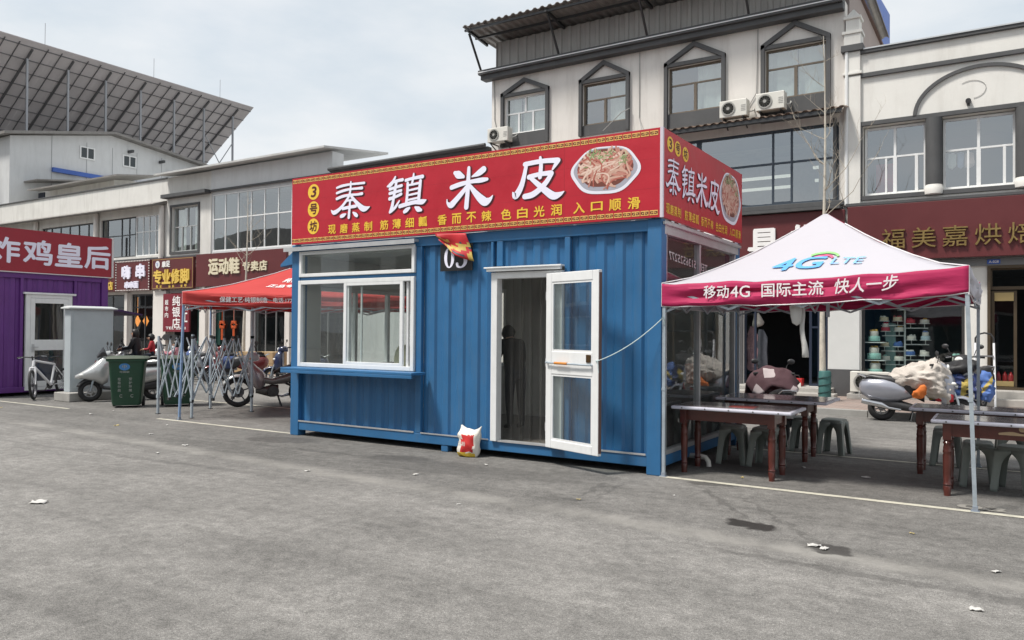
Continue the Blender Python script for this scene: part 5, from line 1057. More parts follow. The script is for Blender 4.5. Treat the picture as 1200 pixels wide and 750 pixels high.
bm = B(); ribbon(bm, [(3.18, .648, .02), (3.28, .655, .035), (3.36, .648, .02), (3.48, .652, .018)], (0, .635, 0), UX, UZ, .0); ribbon(bm, [(3.36, .70, .05), (3.40, .69, .03)], (0, .634, 0), UX, UZ, 0); part('chipped_veneer', bm, mat('bare_wood', (.42, .30, .18), .7), t4)
STOOL = mat('grey_green_plastic', (.21, .235, .215), .42, var=.08)
def make_stool():
    t = thing('plastic_stool', 'stool', 'stool', (0, 0, 0), group='grey green plastic stools')
    H_ = .46; W0, W1 = .135, .178
    bm = B(); secs = []
    for s, z in ((W0*.86, H_+.006), (W0*.97, H_), (W0+.004, H_-.012), (W0+.006, H_-.03)):
        secs.append([(s*math.copysign(abs(math.cos(a))**.35, math.cos(a)), s*math.copysign(abs(math.sin(a))**.35, math.sin(a)), z) for a in [2*math.pi*k/32 for k in range(32)]])
    rings(bm, secs[::-1]); part('seat', bm, STOOL, t, world=False, smooth=True)
    for cx_ in (-1, 1):
        for cy_ in (-1, 1):
            bm = B(); n = 14; e1, e2, co = [], [], []
            for i in range(n+1):
                z = (H_-.03)*(1-i/n); w = W0+(W1-W0)*(1-z/H_); q = max(0, min(1, (z-.24)/(H_-.075-.24))); ai = w-.075+.010*(1-z/H_)-.0; arch = ai*(1-q**2.2)**.5 if q < 1 else 0
                arch = 0 if z > H_-.08 else ai*max(0, 1-q**2.4)**.5
                co.append(bm.verts.new((cx_*w, cy_*w, z))); e1.append(bm.verts.new((cx_*arch, cy_*w, z))); e2.append(bm.verts.new((cx_*w, cy_*arch, z)))
            for i in range(n):
                bm.faces.new((co[i], co[i+1], e1[i+1], e1[i])); bm.faces.new((co[i], co[i+1], e2[i+1], e2[i]))
            part('leg', bm, STOOL, t, world=False, solid=.006, smooth=50)
    return t
st = make_stool()
SP = [(.40, 1.38, .1, 'grey green stool behind the front left table, nearest the kiosk'), (.80, 1.36, -.1, 'grey green stool behind the front left table, second from the kiosk'), (.92, 2.92, .05, 'grey green stool behind the back left table, beside its inner leg'), (1.30, 2.86, -.15, 'grey green stool at the outer end of the back left table'),
      (2.98, 1.46, .08, 'grey green stool behind the chipped table, to the left'), (3.30, 1.30, -.2, 'grey green stool behind the chipped table, at the right edge of the photo'), (2.62, 2.72, 0, 'grey green stool behind the far right table beside its left leg'), (3.28, 2.74, .1, 'grey green stool behind the far right table at the photo edge'), (.48, 2.95, .1, 'grey green stool behind the back left table, against the kiosk side')]
for i, (x, y, r, lb) in enumerate(SP):
    if i == 0: st.location = (x, y, 0); st.rotation_euler.z = r; st['label'] = lb
    else: dup(st, (x, y, 0), r, lb)
# small things on the tables
bm = B(); box(bm, .62, .90, .44, .66, .770, .774); tag(part('menu_card', bm, mat('menu_red', (.35, .06, .05), .5, var=.5, vs=9)), 'red printed menu lying on the front left table', 'menu')
# white bag and towel hanging from the tent frame
hb = thing('plastic_bag', 'white plastic bag knotted to the front of the white tent', 'bag', (1.43, .12, 1.75)); bm = B(); loft(bm, [(-.06, .015, 1.76, 1.88), (-.035, .04, 1.70, 1.90), (.0, .05, 1.68, 1.92), (.035, .04, 1.70, 1.93), (.055, .015, 1.75, 1.90)], seg=12); crumple(bm, .02, 14); tube(bm, [(0, 0, 1.9), (.01, 0, 2.0)], [.02, .008], 6); xform(bm, Matrix.Translation((1.42, .12, 0))); part('bag_body', bm, cloth('bag_white', (.74, .74, .72), .4), hb, smooth=60)
bm = B(); g = []
for i in range(13):
    q = i/12; g.append([bm.verts.new((1.455+.045*q+a+.008*math.sin(q*9), .13+.02*math.sin(q*6+a*50), 1.92-.57*q)) for a in (-.022-.006*q, -.008, .010, .024+.006*q)])
for a, b in zip(g, g[1:]):
    for i in range(3): bm.faces.new((a[i], a[i+1], b[i+1], b[i]))
tag(part('towel', bm, MATS['bag_white'], smooth=True, solid=.004), 'long white towel strip hanging below the front edge of the white tent', 'towel')

# ------------------------------------------------------------------ two-wheelers
def wheel(parent, x, r, tw, rimc, spokes=5, y=0, rot=0, disc=True, thin=False):
    z = r; M_ = Matrix.Translation((x, y, z))
    def tor(bm, R_, w, h, seg=28):
        rs = []
        for k in range(seg):
            a = 2*math.pi*k/seg; rs.append([((R_+h*math.cos(b))*math.cos(a), w*math.sin(b), (R_+h*math.cos(b))*math.sin(a)) for b in [2*math.pi*j/10 for j in range(10)]])
        vs = [[bm.verts.new(p) for p in q] for q in rs]
        for i in range(seg):
            for j in range(10): bm.faces.new((vs[i][j], vs[i][(j+1) % 10], vs[(i+1) % seg][(j+1) % 10], vs[(i+1) % seg][j]))
    wt = bpy.data.objects.new('wheel', None)
    bm = B(); h = tw*.55 if not thin else tw*.5; tor(bm, r-h, tw/2, h); xform(bm, M_); o = part('wheel', bm, RUBBER, parent, smooth=True, world=False)
    bm = B(); rr = r-h*1.9; tor(bm, rr, tw*.38, h*.18)
    lathe(bm, [(.03, -tw*.5), (.045, -tw*.3), (.045, tw*.3), (.03, tw*.5)], 12, axis='Y')
    for k in range(spokes):
        a = 2*math.pi*k/spokes+.3; c, s = math.cos(a), math.sin(a); wd = .035 if not thin else .004; bar(bm, (.03*c, 0, .03*s), ((rr)*c, 0, rr*s), wd, wd*.7 if not thin else wd)
    if disc: lathe(bm, [(rr*.55, tw*.3), (rr*.55, tw*.34), (rr*.3, tw*.34), (rr*.3, tw*.3)], 20, axis='Y')
    xform(bm, M_); part('rim', bm, rimc, o, smooth=40, world=False); return o
def fender(parent, x, z, r, w, a0, a1, m):
    bm = B(); g = []
    for i in range(13):
        a = R(a0+(a1-a0)*i/12); g.append([bm.verts.new((x+(r-.05*abs(s)**3)*math.cos(a), w*s, z+(r-.05*abs(s)**3)*math.sin(a))) for s in (-1, -.8, -.4, 0, .4, .8, 1)])
    for p, q in zip(g, g[1:]):
        for i in range(6): bm.faces.new((p[i], p[i+1], q[i+1], q[i]))
    return part('fender', bm, m, parent, world=False, smooth=True, solid=.008)
def handlebar(t, x, z, w, mirrors=True, col=None):
    bm = B(); tube(bm, [(x-.10, -w, z), (x-.02, -w*.55, z+.01), (x, 0, z-.02), (x-.02, w*.55, z+.01), (x-.10, w, z)], .013, 8); h = part('handlebar', bm, BLACKPL, t, world=False, smooth=True)
    for s in (-1, 1):
        bm = B(); tube(bm, [(x-.055, s*w*.78, z+.004), (x-.115, s*w*1.06, z)], .02, 10); part('grip', bm, RUBBER, h, world=False, smooth=True)
        bm = B(); tube(bm, [(x+.0, s*w*.6, z+.0), (x-.03, s*w*.95, z-.015)], .006, 6); part('brake_lever', bm, CHROME, h, world=False)
        if mirrors:
            bm = B(); tube(bm, [(x-.01, s*w*.6, z+.02), (x+.02, s*w*.75, z+.13), (x+.0, s*w*.86, z+.18)], .007, 6); ball(bm, (x-.0, s*w*.95, z+.20), (.02, .065, .045), 12); part('mirror', bm, BLACKPL, t, world=False, smooth=True)
def scooter(label, loc, rz, body, accent=BLACKPL, seat=BLACKPL, sport=True, group=None, trunk=False):
    t = thing('motor_scooter', label, 'scooter', loc, rz, group); P = dict(world=False)
    fwl = wheel(t, .64, .235, .10, mat('scooter_rim', (.40, .40, .41), .35, metal=.7), 6); wheel(t, -.62, .235, .11, MATS['scooter_rim'], 6)
    bm = B(); loft(bm, [(-.97, .05, .60, .68), (-.90, .12, .52, .73), (-.72, .18, .43, .76), (-.45, .20, .36, .76), (-.20, .19, .30, .72), (-.02, .15, .27, .62), (.06, .12, .25, .45)] if sport else [(-1.0, .04, .58, .66), (-.95, .11, .46, .74), (-.82, .18, .37, .79), (-.58, .21, .34, .80), (-.36, .20, .36, .76), (-.20, .16, .40, .68), (-.10, .10, .44, .60)]); part('rear_body', bm, body, t, smooth=60, **P)
    bm = B(); loft(bm, [(-.80, .10, .27, .42), (-.62, .14, .22, .44), (-.3, .15, .20, .38), (-.05, .15, .18, .30)]); part('engine_cover', bm, accent, t, smooth=60, **P)
    bm = B(); loft(bm, [(-.10, .17, .225, .30), (.15, .18, .23, .295), (.38, .17, .26, .33), (.46, .12, .3, .4)], p=4); part('floorboard', bm, accent, t, smooth=60, **P)
    bm = B()
    if sport: loft(bm, [(.26, .12, .74, .96), (.31, .19, .40, .99), (.42, .215, .34, .985), (.56, .20, .44, .83), (.72, .16, .48, .70), (.86, .09, .50, .61), (.93, .03, .51, .57)], seg=20)
    else: loft(bm, [(.30, .10, .5, .95), (.35, .20, .30, .98), (.42, .215, .30, .96), (.50, .17, .42, .90), (.56, .08, .5, .8)], seg=20)
    part('front_cowl', bm, body, t, smooth=60, **P)
    fender(t, .64, .235, .275, .075, 20, 165, body if not sport else accent)
    bm = B(); loft(bm, [(-.93, .07, .735, .80), (-.80, .13, .735, .85), (-.45, .15, .73, .84), (-.36, .15, .72, .80), (-.10, .14, .70, .775), (.02, .08, .66, .73)] if sport else [(-.93, .06, .76, .81), (-.80, .13, .76, .85), (-.45, .16, .66, .83), (-.20, .17, .50, .79), (.0, .16, .40, .76), (.08, .10, .36, .66)], p=3); part('seat', bm, seat, t, smooth=60, **P)
    for s in (-1, 1):
        bm = B(); tube(bm, [(.52, s*.07, .62), (.60, s*.075, .42), (.64, s*.075, .235)], [.022, .022, .016], 8); part('fork', bm, STEEL, t, smooth=True, **P)
        bm = B(); ball(bm, (.80 if sport else .52, s*(.085 if sport else .12), .58 if sport else .72), (.06, .05, .035), 10); part('headlight' if sport else 'indicator', bm, LENS, t, smooth=True, **P)
    bm = B(); loft(bm, [(.18, .06, .93, 1.06), (.26, .13, .93, 1.10), (.36, .13, .93, 1.09), (.46, .05, .95, 1.03)]); part('handlebar_cowl', bm, body, t, smooth=60, **P)
    if not sport:
        bm = B(); ball(bm, (.45, 0, 1.0), (.03, .075, .06), 12); part('headlight', bm, LENS, t, smooth=True, **P)
    if sport:
        bm = B(); loft(bm, [(.34, .17, .97, 1.02), (.40, .15, .97, 1.18), (.44, .14, .96, 1.12), (.52, .11, .93, .99)], p=3); part('windscreen', bm, mat('smoked_screen', (.03, .03, .035), .1, coat=.5), t, smooth=60, **P)
    handlebar(t, .28, 1.05, .32)
    bm = B(); ball(bm, (-.955, 0, .66), (.025, .085, .035), 10); part('tail_light', bm, REDLENS, t, smooth=True, **P)
    bm = B(); tube(bm, [(-.30, -.15, .22), (-.5, -.17, .25), (-.62, -.18, .30), (-.95, -.19, .36)], [.02, .025, .055, .045], 12); part('exhaust', bm, CHROME, t, smooth=True, **P)
    bm = B(); tube(bm, [(-.88, -.13, .79), (-1.0, -.10, .84), (-1.02, 0, .85), (-1.0, .10, .84), (-.88, .13, .79)], .013, 8); part('grab_rail', bm, CHROME, t, smooth=True, **P)
    bm = B(); tube(bm, [(-.1, .10, .22), (-.16, .20, .01)], .012, 6); tube(bm, [(-.1, -.10, .22), (-.14, -.16, .01)], .012, 6); part('stand', bm, DARKMETAL, t, **P)
    bm = B(); box(bm, -1.0, -.99, -.09, .09, .42, .52); part('number_board', bm, mat('plate_white', (.6, .6, .58), .5), t, **P)
    if trunk:
        bm = B(); loft(bm, [(-1.2, .12, .82, 1.1), (-1.15, .2, .8, 1.16), (-.9, .2, .8, 1.16), (-.84, .14, .82, 1.1)], p=4); part('top_box', bm, accent, t, smooth=60, **P)
    return t
def lean(t, roll=0): t.rotation_euler.x = roll
SILV2 = mat('silver_scooter_paint', (.52, .53, .53), .25, metal=.35, coat=.7, var=.05, dirt=.1)
s1 = scooter('silver sports scooter parked beside the grey cabinet behind a green bin', (-13.17, 1.72, 0), math.atan2(-1.19, -.52), SILV2)
SILV3 = mat('pale_blue_silver_paint', (.36, .37, .42), .28, metal=.5, coat=.7)
s3 = scooter('silver grey scooter with black seat parked at the kerb before the bakery', (1.90, 7.70, 0), .10, SILV3, sport=False)
s4 = scooter('scooter under a patterned cover parked nearest the ladder outside the bakery', (2.62, 8.95, .12), R(-108), BLACKPL, sport=False)
s5 = scooter('moped with brown quilted cover parked beside the road just behind the back left table', (.257, 4.06, 0), R(115), mat('maroon_moped', (.10, .02, .03), .35, coat=.5), sport=False)
s6 = scooter('silver scooter in the row behind the tent frame, the leftmost', (-19.3, 7.0, 0), R(240), SILV2, group='scooters parked along the far left kerb')
s7 = scooter('white scooter in the row behind the tent frame, second from left', (-18.3, 6.9, 0), R(236), mat('white_scooter_paint', (.62, .63, .65), .3, coat=.6), group='scooters parked along the far left kerb', sport=False)
s8 = scooter('blue scooter in the row behind the tent frame, third from left', (-17.3, 6.8, 0), R(238), mat('blue_scooter_paint', (.06, .10, .25), .3, coat=.6), group='scooters parked along the far left kerb', sport=False)
s9 = scooter('dark red scooter beyond the folded tent frame near the cardboard boxes', (-16.1, 6.9, 0), R(235), mat('red_scooter_paint', (.16, .02, .02), .3, coat=.6), group='scooters parked along the far left kerb', sport=False)
s10 = scooter('navy scooter beyond the motorbike seat, close to the kiosk corner', (-14.3, 7.6, 0), R(215), mat('navy_scooter_paint', (.02, .03, .08), .3, coat=.6), group='scooters parked along the far left kerb', sport=False)
def motorbike(label, loc, rz):
    t = thing('motorbike', label, 'motorbike', loc, rz); P = dict(world=False); RM = mat('alloy_rim', (.12, .12, .13), .35, metal=.7)
    wheel(t, .62, .29, .085, RM, 5); wheel(t, -.60, .285, .09, RM, 5)
    PK = mat('pinkish_silver_paint', (.42, .37, .38), .3, metal=.45, coat=.6)
    bm = B(); loft(bm, [(.12, .05, .42, .62), (.20, .13, .32, .72), (.30, .18, .33, .80), (.38, .17, .45, .88), (.45, .10, .6, .93), (.49, .04, .7, .92)]); part('leg_shield', bm, PK, t, smooth=60, **P)
    bm = B(); loft(bm, [(-.95, .03, .66, .72), (-.80, .10, .58, .74), (-.5, .13, .50, .72), (-.25, .11, .44, .62), (.0, .08, .42, .54), (.25, .06, .46, .60)]); part('side_fairing', bm, mat('grey_fairing', (.20, .19, .18), .35, metal=.3, coat=.4), t, smooth=60, **P)
    bm = B(); loft(bm, [(-.12, .11, .20, .42), (.02, .13, .18, .42), (.16, .11, .22, .38), (.30, .06, .26, .34)], p=3); lathe(bm, [(.10, -.15), (.11, -.13), (.11, .13), (.10, .15)], 18, (-.02, 0, .30), axis='Y'); part('engine', bm, mat('engine_metal', (.11, .105, .10), .45, metal=.7, var=.3, vs=20), t, smooth=50, **P)
    bm = B(); loft(bm, [(-.82, .09, .73, .80), (-.62, .13, .73, .84), (-.35, .13, .71, .82), (-.12, .10, .66, .75), (-.03, .05, .62, .68)], p=3); part('seat', bm, mat('brown_black_seat', (.035, .028, .025), .5), t, smooth=60, **P)
    fender(t, .62, .29, .335, .065, 25, 160, SILV2); fender(t, -.60, .285, .34, .07, 30, 175, BLACKPL)
    for s in (-1, 1):
        bm = B(); tube(bm, [(.42, s*.075, .88), (.54, s*.075, .55), (.62, s*.075, .29)], [.02, .024, .018], 8); part('fork', bm, CHROME, t, smooth=True, **P)
        bm = B(); tube(bm, [(-.25, s*.12, .45), (-.60, s*.09, .285)], .02, 8); tube(bm, [(-.42, s*.12, .62), (-.58, s*.10, .30)], .026, 8); part('swing_arm', bm, BLACKPL, t, smooth=True, **P)
        bm = B(); ball(bm, (.40, s*.15, .93), (.03, .035, .022), 8); part('indicator', bm, mat('amber_lens', (.6, .22, .02), .2), t, smooth=True, **P)
    bm = B(); loft(bm, [(.24, .06, .90, 1.0), (.30, .14, .88, 1.06), (.42, .13, .86, 1.05), (.52, .07, .88, .98), (.55, .03, .9, .95)]); part('headlight_cowl', bm, mat('white_scooter_paint'), t, smooth=60, **P)
    bm = B(); ball(bm, (.52, 0, .93), (.03, .07, .05), 12); part('headlight', bm, LENS, t, smooth=True, **P)
    handlebar(t, .30, 1.03, .31)
    bm = B(); tube(bm, [(.05, -.12, .24), (-.2, -.15, .18), (-.4, -.15, .24), (-.85, -.16, .33)], [.018, .02, .045, .04], 12); part('exhaust', bm, CHROME, t, smooth=True, **P)
    bm = B()
    for s in (-1, 1): tube(bm, [(-.10, s*.10, .24), (-.18, s*.17, .01)], .013, 6)
    tube(bm, [(.1, -.24, .26), (.1, .24, .26)], .014, 6); part('stand', bm, DARKMETAL, t, **P)
    bm = B(); ball(bm, (-.94, 0, .69), (.03, .07, .035), 10); part('tail_light', bm, REDLENS, t, smooth=True, **P)
    bm = B(); tube(bm, [(-.6, -.12, .75), (-.95, -.10, .80), (-1.0, 0, .81), (-.95, .10, .80), (-.6, .12, .75)], .011, 6); part('grab_rail', bm, CHROME, t, smooth=True, **P)
    return t
mb = motorbike('pinkish silver underbone motorbike with white headlight cowl under the red tent', (-9.62, 2.80, 0), math.atan2(-.80, -.60)); mb.scale = (1.06,)*3
# quilted wind covers
def quilt(name, label, loc, rz, mats, prof, hw, seed, picker=None):
    """cover draped over a scooter front: prof is the (x, z) ridge, sides droop"""
    bm = B(); n = len(prof)*4-3; m = 18; g = []
    for i in range(n):
        f = i/4; k = min(int(f), len(prof)-2); q = f-k; x = prof[k][0]*(1-q)+prof[k+1][0]*q; z = prof[k][1]*(1-q)+prof[k+1][1]*q; w = prof[k][2]*(1-q)+prof[k+1][2]*q; row = []
        for j in range(m+1):
            s = j/m*2-1; a = s*1.25; y = hw*w*math.sin(a)/math.sin(1.25)*1.0; zz = z-hw*w*.95*(1-math.cos(a))**1.15
            p = Vector((x, y, zz)); p += Vector(mnoise.noise_vector(p*7+Vector((seed, 0, 0))))*.045; row.append(bm.verts.new(p))
        g.append(row)
    for i in range(n-1):
        for j in range(m):
            f = bm.faces.new((g[i][j], g[i+1][j], g[i+1][j+1], g[i][j+1]))
            if picker: f.material_index = picker(i/(n-1), j/m)
    xform(bm, Matrix.Translation(loc) @ Matrix.Rotation(rz, 4, 'Z'))
    return tag(part(name, bm, mats, smooth=60, solid=.03), label, 'cover')
QW = mat('beige_quilt', (.50, .455, .41), .85, var=.12, vs=6, bump=.8, bs=16)
def heap(name, label, mats, secs, seed, loc=(0, 0, 0), rz=0, amp=.05, picker=None, p=2.3):
    """crumpled cloth cover: a lofted mass with folds at two scales"""
    bm = B(); loft(bm, secs, p=p, seg=28); bmesh.ops.subdivide_edges(bm, edges=[e for e in bm.edges if e.calc_length() > .05], cuts=4, use_grid_fill=True)
    bm.normal_update(); D = {v: v.co*1 for v in bm.verts}
    for v in bm.verts:
        c = D[v]; n = Vector(mnoise.noise_vector(c*4+Vector((seed, 1, 2)))); w = c+n*.10; f = .35-abs(mnoise.noise(Vector((w.x*5, w.y*6, w.z*9))+Vector((seed*3, 0, 0)))); g = .3-abs(mnoise.noise(w*15+Vector((0, seed, 0)))); v.co = c+n*amp+v.normal*(f*amp*2.6+g*amp*.9)
    if picker:
        for fc in bm.faces: fc.material_index = picker(fc.calc_center_median())
    xform(bm, Matrix.Translation(loc) @ Matrix.Rotation(rz, 4, 'Z')); return tag(part(name, bm, mats, smooth=70), label, 'cover')
heap('quilted_cover', 'crumpled beige quilted wind cover over the front of the silver grey scooter', [QW], [(-.62, .06, -.10, .0), (-.5, .20, -.16, .10), (-.28, .27, -.20, .20), (-.05, .30, -.26, .27), (.12, .31, -.32, .32), (.24, .28, -.38, .26), (.33, .15, -.42, .08)], 1, (2.02, 7.72, .80), .05)
QM = [mat('quilt_navy', (.025, .04, .13), .7, bump=.4, bs=14), mat('quilt_white', (.55, .55, .55), .8), mat('quilt_black', (.018, .018, .02), .6), mat('quilt_yellow', (.42, .32, .08), .8), mat('quilt_orange', (.62, .16, .03), .8), mat('quilt_red', (.45, .02, .03), .7), mat('quilt_blue', (.08, .16, .42), .7)]
def pk4(c):
    q = mnoise.noise(c*5.5+Vector((3, 1, 7))); r = mnoise.noise(c*4+Vector((9, 2, 1)))
    return 1 if q > .18 else (3 if q < -.42 else (6 if r > .28 else (2 if r < -.25 else 0)))
heap('patterned_cover', 'navy and white patterned cover bundled over the scooter by the ladder', QM, [(-.46, .06, -.12, .05), (-.38, .18, -.25, .16), (-.15, .26, -.28, .22), (.10, .27, -.28, .20), (.32, .24, -.26, .18), (.44, .08, -.16, .06)], 5, (2.45, 8.25, .66), .1, .05, pk4)
heap('black_cover', 'black jacket like cover lying on top of the patterned cover by the ladder', [QM[2], QM[1]], [(-.50, .04, -.16, -.02), (-.40, .14, -.16, .06), (-.15, .22, -.06, .13), (.12, .22, -.02, .17), (.34, .18, .02, .20), (.46, .04, .08, .16)], 8, (2.35, 8.22, .92), .08, .05, lambda c: 1 if (c-Vector((-.22, -.18, .06))).length < .06 else 0)
heap('blue_yellow_cover', 'small blue and yellow cloth hanging at the ladder end of the covers', [QM[6], QM[3]], [(-.10, .05, -.20, .10), (-.04, .12, -.26, .24), (.06, .12, -.26, .22), (.12, .04, -.2, .08)], 11, (2.92, 8.2, .68), 0, .04, lambda c: 1 if abs(c.z-c.x*1.5+.02) < .05 else 0)
def pk5(a, b):
    i, j = int(a*6), int(b*6); return 1 if (i+j*3) % 5 == 0 else 0
quilt('brown_cover', 'plum brown patchwork wind cover with pale squares on the moped', (.257, 4.06, 0), R(115), [mat('quilt_plum', (.075, .035, .042), .85, var=.15, bump=.6, bs=14), mat('quilt_patch', (.42, .36, .36), .85)], [(-.02, .78, .7), (.1, .90, .95), (.22, 1.04, 1.05), (.36, 1.05, 1.1), (.5, .86, 1.05), (.58, .6, 1.0), (.6, .4, .95)], .36, 9, pk5)
s5.scale = (.9, .9, .92)
# extra pieces piled by the right scooters
o_ = heap('orange_cloth', 'orange cloth hanging below the beige cover of the silver grey scooter', mat('quilt_orange'), [(-.10, .015, -.14, -.08), (-.05, .03, -.14, .0), (.02, .035, -.13, .07), (.06, .035, -.12, .09), (.09, .015, -.06, .06)], 4, (1.93, 7.40, .60), .1, .03); o_['category'] = 'cloth'
bm = B(); loft(bm, [(-.14, .08, 0, .13), (-.10, .13, -.01, .17), (.10, .13, -.01, .17), (.14, .08, 0, .13)], p=4); xform(bm, Matrix.Translation((2.30, 7.7, .40)))
tag(part('red_bag', bm, mat('quilt_red'), smooth=60), 'small red bag beside the silver grey scooter cover', 'bag')
# bicycle
BK = thing('bicycle', 'white mountain bicycle leaning by the purple booth door next to the cabinet', 'bicycle', (-14.98, 1.08, 0), math.atan2(-1.0, .42)); P = dict(world=False); WB = mat('white_bike_paint', (.68, .68, .70), .3, coat=.5)
for x in (.53, -.53): wheel(BK, x, .33, .055, mat('bike_rim', (.10, .10, .11), .4, metal=.6), 24, disc=False, thin=True)
bm = B(); hd, hb_, bb, st_ = Vector((.36, 0, .86)), Vector((.39, 0, .74)), Vector((-.08, 0, .30)), Vector((-.24, 0, .76))
for p, q, r in ((hd, hb_, .03), (hb_, bb, .030), (hd, st_, .024), (st_, bb, .024)): tube(bm, [p, q], r, 10)
for s in (-1, 1): tube(bm, [bb+Vector((0, s*.03, 0)), Vector((-.53, s*.06, .33))], .013, 8); tube(bm, [st_+Vector((0, s*.02, -.05)), Vector((-.53, s*.06, .33))], .011, 8)
part('bike_frame', bm, WB, BK, smooth=True, **P)
bm = B()
for s in (-1, 1): tube(bm, [(.41, s*.05, .70), (.47, s*.055, .52), (.53, s*.055, .33)], [.022, .02, .014], 8)
tube(bm, [(.41, -.055, .70), (.41, .055, .70)], .022, 8); tube(bm, [(.39, 0, .74), (.41, 0, .70)], .02, 8); part('fork', bm, WB, BK, smooth=True, **P)
handlebar(BK, .36, .95, .29, mirrors=False); bm = B(); tube(bm, [(.36, 0, .86), (.34, 0, .94), (.38, 0, .95)], .016, 8); part('stem', bm, BLACKPL, BK, **P)
bm = B(); loft(bm, [(-.42, .07, .90, .94), (-.34, .075, .90, .945), (-.22, .03, .90, .935), (-.12, .015, .895, .92)]); tube(bm, [(-.25, 0, .76), (-.28, 0, .90)], .014, 8); part('saddle', bm, BLACKPL, BK, smooth=True, **P)
bm = B(); lathe(bm, [(.09, -.04), (.095, -.035), (.095, -.03), (.02, -.028)], 22, (-.08, 0, .30), axis='Y'); bar(bm, (-.08, -.06, .30), (.05, -.06, .19), .02); bar(bm, (-.08, .06, .30), (-.21, .06, .41), .02); box(bm, .0, .1, -.16, -.06, .18, .20); box(bm, -.26, -.16, .06, .16, .40, .42); part('crank', bm, BLACKPL, BK, **P)
bm = B(); text(bm, 'XDS', (.34, -.034, .70), Vector((-.70, 0, -.66)).normalized()*1, Vector((-.66, 0, .70)).normalized(), w=.22, h=.045, bold=.02); part('frame_lettering', bm, BLACKPL, BK, **P)
steer = Matrix.Translation((.42, 0, 0)) @ Matrix.Rotation(R(30), 4, 'Z') @ Matrix.Translation((-.42, 0, 0))
for ch in BK.children:
    if ch.name.split('.')[0] in ('fork', 'handlebar', 'stem') or (ch.name.startswith('wheel') and max(v.co.x for v in ch.data.vertices) > .3): ch.matrix_local = steer
BK.rotation_euler.x = R(6)

# ------------------------------------------------------------------ purple booth at the left
PB = thing('fried_chicken_booth', 'purple corrugated container booth with red fried chicken sign and white glass door', 'booth', (-19, 1.5, 0))
X_ = -16.0
bm = B()
for y0 in (0, 2.84): box(bm, X_-.16, X_, y0, y0+.16, 0, 2.86); box(bm, -22, -21.84, y0, y0+.16, 0, 2.86)
box(bm, X_-.11, X_-.012, .16, 2.84, .085, .21); box(bm, X_-.11, X_-.012, .16, 2.84, 2.73, 2.855)
for y0 in (.012, 2.888): box(bm, -21.84, X_-.16, y0, y0+.1, .085, .21); box(bm, -21.84, X_-.16, y0, y0+.1, 2.73, 2.855)
for y in (.93, 2.16): box(bm, X_-.08, X_-.016, y, y+.07, 2.40 if y > 2 else .21, 2.73)
part('frame', bm, PURPLE, PB, bevel=.008)
bm = B(); corr(bm, (X_-.055, .16, 0), UY, .78, .21, 2.73, UX); corr(bm, (X_-.055, 1.0, 0), UY, 1.16, 2.40, 2.73, UX); corr(bm, (X_-.055, 2.16, 0), UY, .68, .21, 2.73, UX); corr(bm, (-21.84, .055, 0), UX, 5.68, .21, 2.73, -UY); corr(bm, (-21.84, 2.95, 0), UX, 5.68, .21, 2.73, UY); part('wall_panel', bm, PURPLE, PB, solid=.004)
bm = B(); box(bm, -21.9, X_-.1, .1, 2.9, 2.80, 2.84); part('roof', bm, PANEL, PB)
bm = B()
for a, b, c, d in ((1.04, 1.14, .12, 2.36), (2.0, 2.10, .12, 2.36), (1.14, 2.0, 2.28, 2.36), (1.14, 2.0, .12, .20)): box(bm, X_-.06, X_+.02, a, b, c, d)
box(bm, X_-.02, X_+.05, .98, 2.18, 2.362, 2.41); part('door_frame', bm, PVC, PB, bevel=.006)
bm = B()
for a, b, c, d in ((1.142, 1.24, .205, 2.275), (1.90, 1.998, .205, 2.275), (1.24, 1.90, 2.16, 2.275), (1.24, 1.90, .205, .33), (1.24, 1.90, 1.05, 1.30)): box(bm, X_-.02, X_+.025, a, b, c, d)
d_ = part('door', bm, PVC, PB, bevel=.006)
for a, b in ((.33, 1.05), (1.30, 2.16)):
    bm = B(); box(bm, X_-.004, X_+.003, 1.24, 1.90, a, b); part('pane', bm, KGLASS, d_)
bm = B(); box(bm, X_+.026, X_+.05, 1.17, 1.22, 1.02, 1.2); tube(bm, [(X_+.05, 1.2, 1.13), (X_+.07, 1.2, 1.13), (X_+.07, 1.30, 1.13)], .01, 6); part('door_handle', bm, ALU, d_)
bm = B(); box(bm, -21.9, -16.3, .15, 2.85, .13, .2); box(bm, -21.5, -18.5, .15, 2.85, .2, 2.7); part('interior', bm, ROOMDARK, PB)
bm = B(); box(bm, X_-.02, X_+.03, -.03, 3.06, 2.872, 3.86); bs = part('signboard', bm, SIGNRED2, PB); bm = B(); box(bm, -21.9, X_-.021, -.03, 0, 2.872, 3.86); part('signboard', bm, SIGNRED2, PB)
bm = B(); box(bm, X_-.03, X_+.04, 3.062, 3.11, 2.86, 3.87); box(bm, X_-.02, X_+.04, -.03, 3.06, 2.85, 2.871); part('sign_edge', bm, mat('sign_edge_white', (.62, .60, .60), .5), PB)
bm = B()
for c, y in zip('炸鸡皇后', (.24, .96, 1.68, 2.38)): text(bm, c, (X_+.034, y, 3.07), UY, UZ, w=.63, h=.56, bold=.026)
part('lettering', bm, LAV, bs)
bm = B(); rings(bm, [[(x, 3.0, 2.06), (x, 3.95, 1.92), (x, 3.95, 1.96), (x, 3.0, 2.12)] for x in (-17.6, -16.02)]); part('side_awning', bm, mat('dark_purple_cloth', (.05, .015, .08), .7), PB)
bm = B(); box(bm, X_-.5, X_-.3, 1.3, 1.9, .2, .9); bm2 = B(); tag(part('box_stack', bm, mat('navy_box', (.02, .03, .09), .6, var=.3)), 'dark blue carton standing behind the glass door of the purple booth', 'carton')

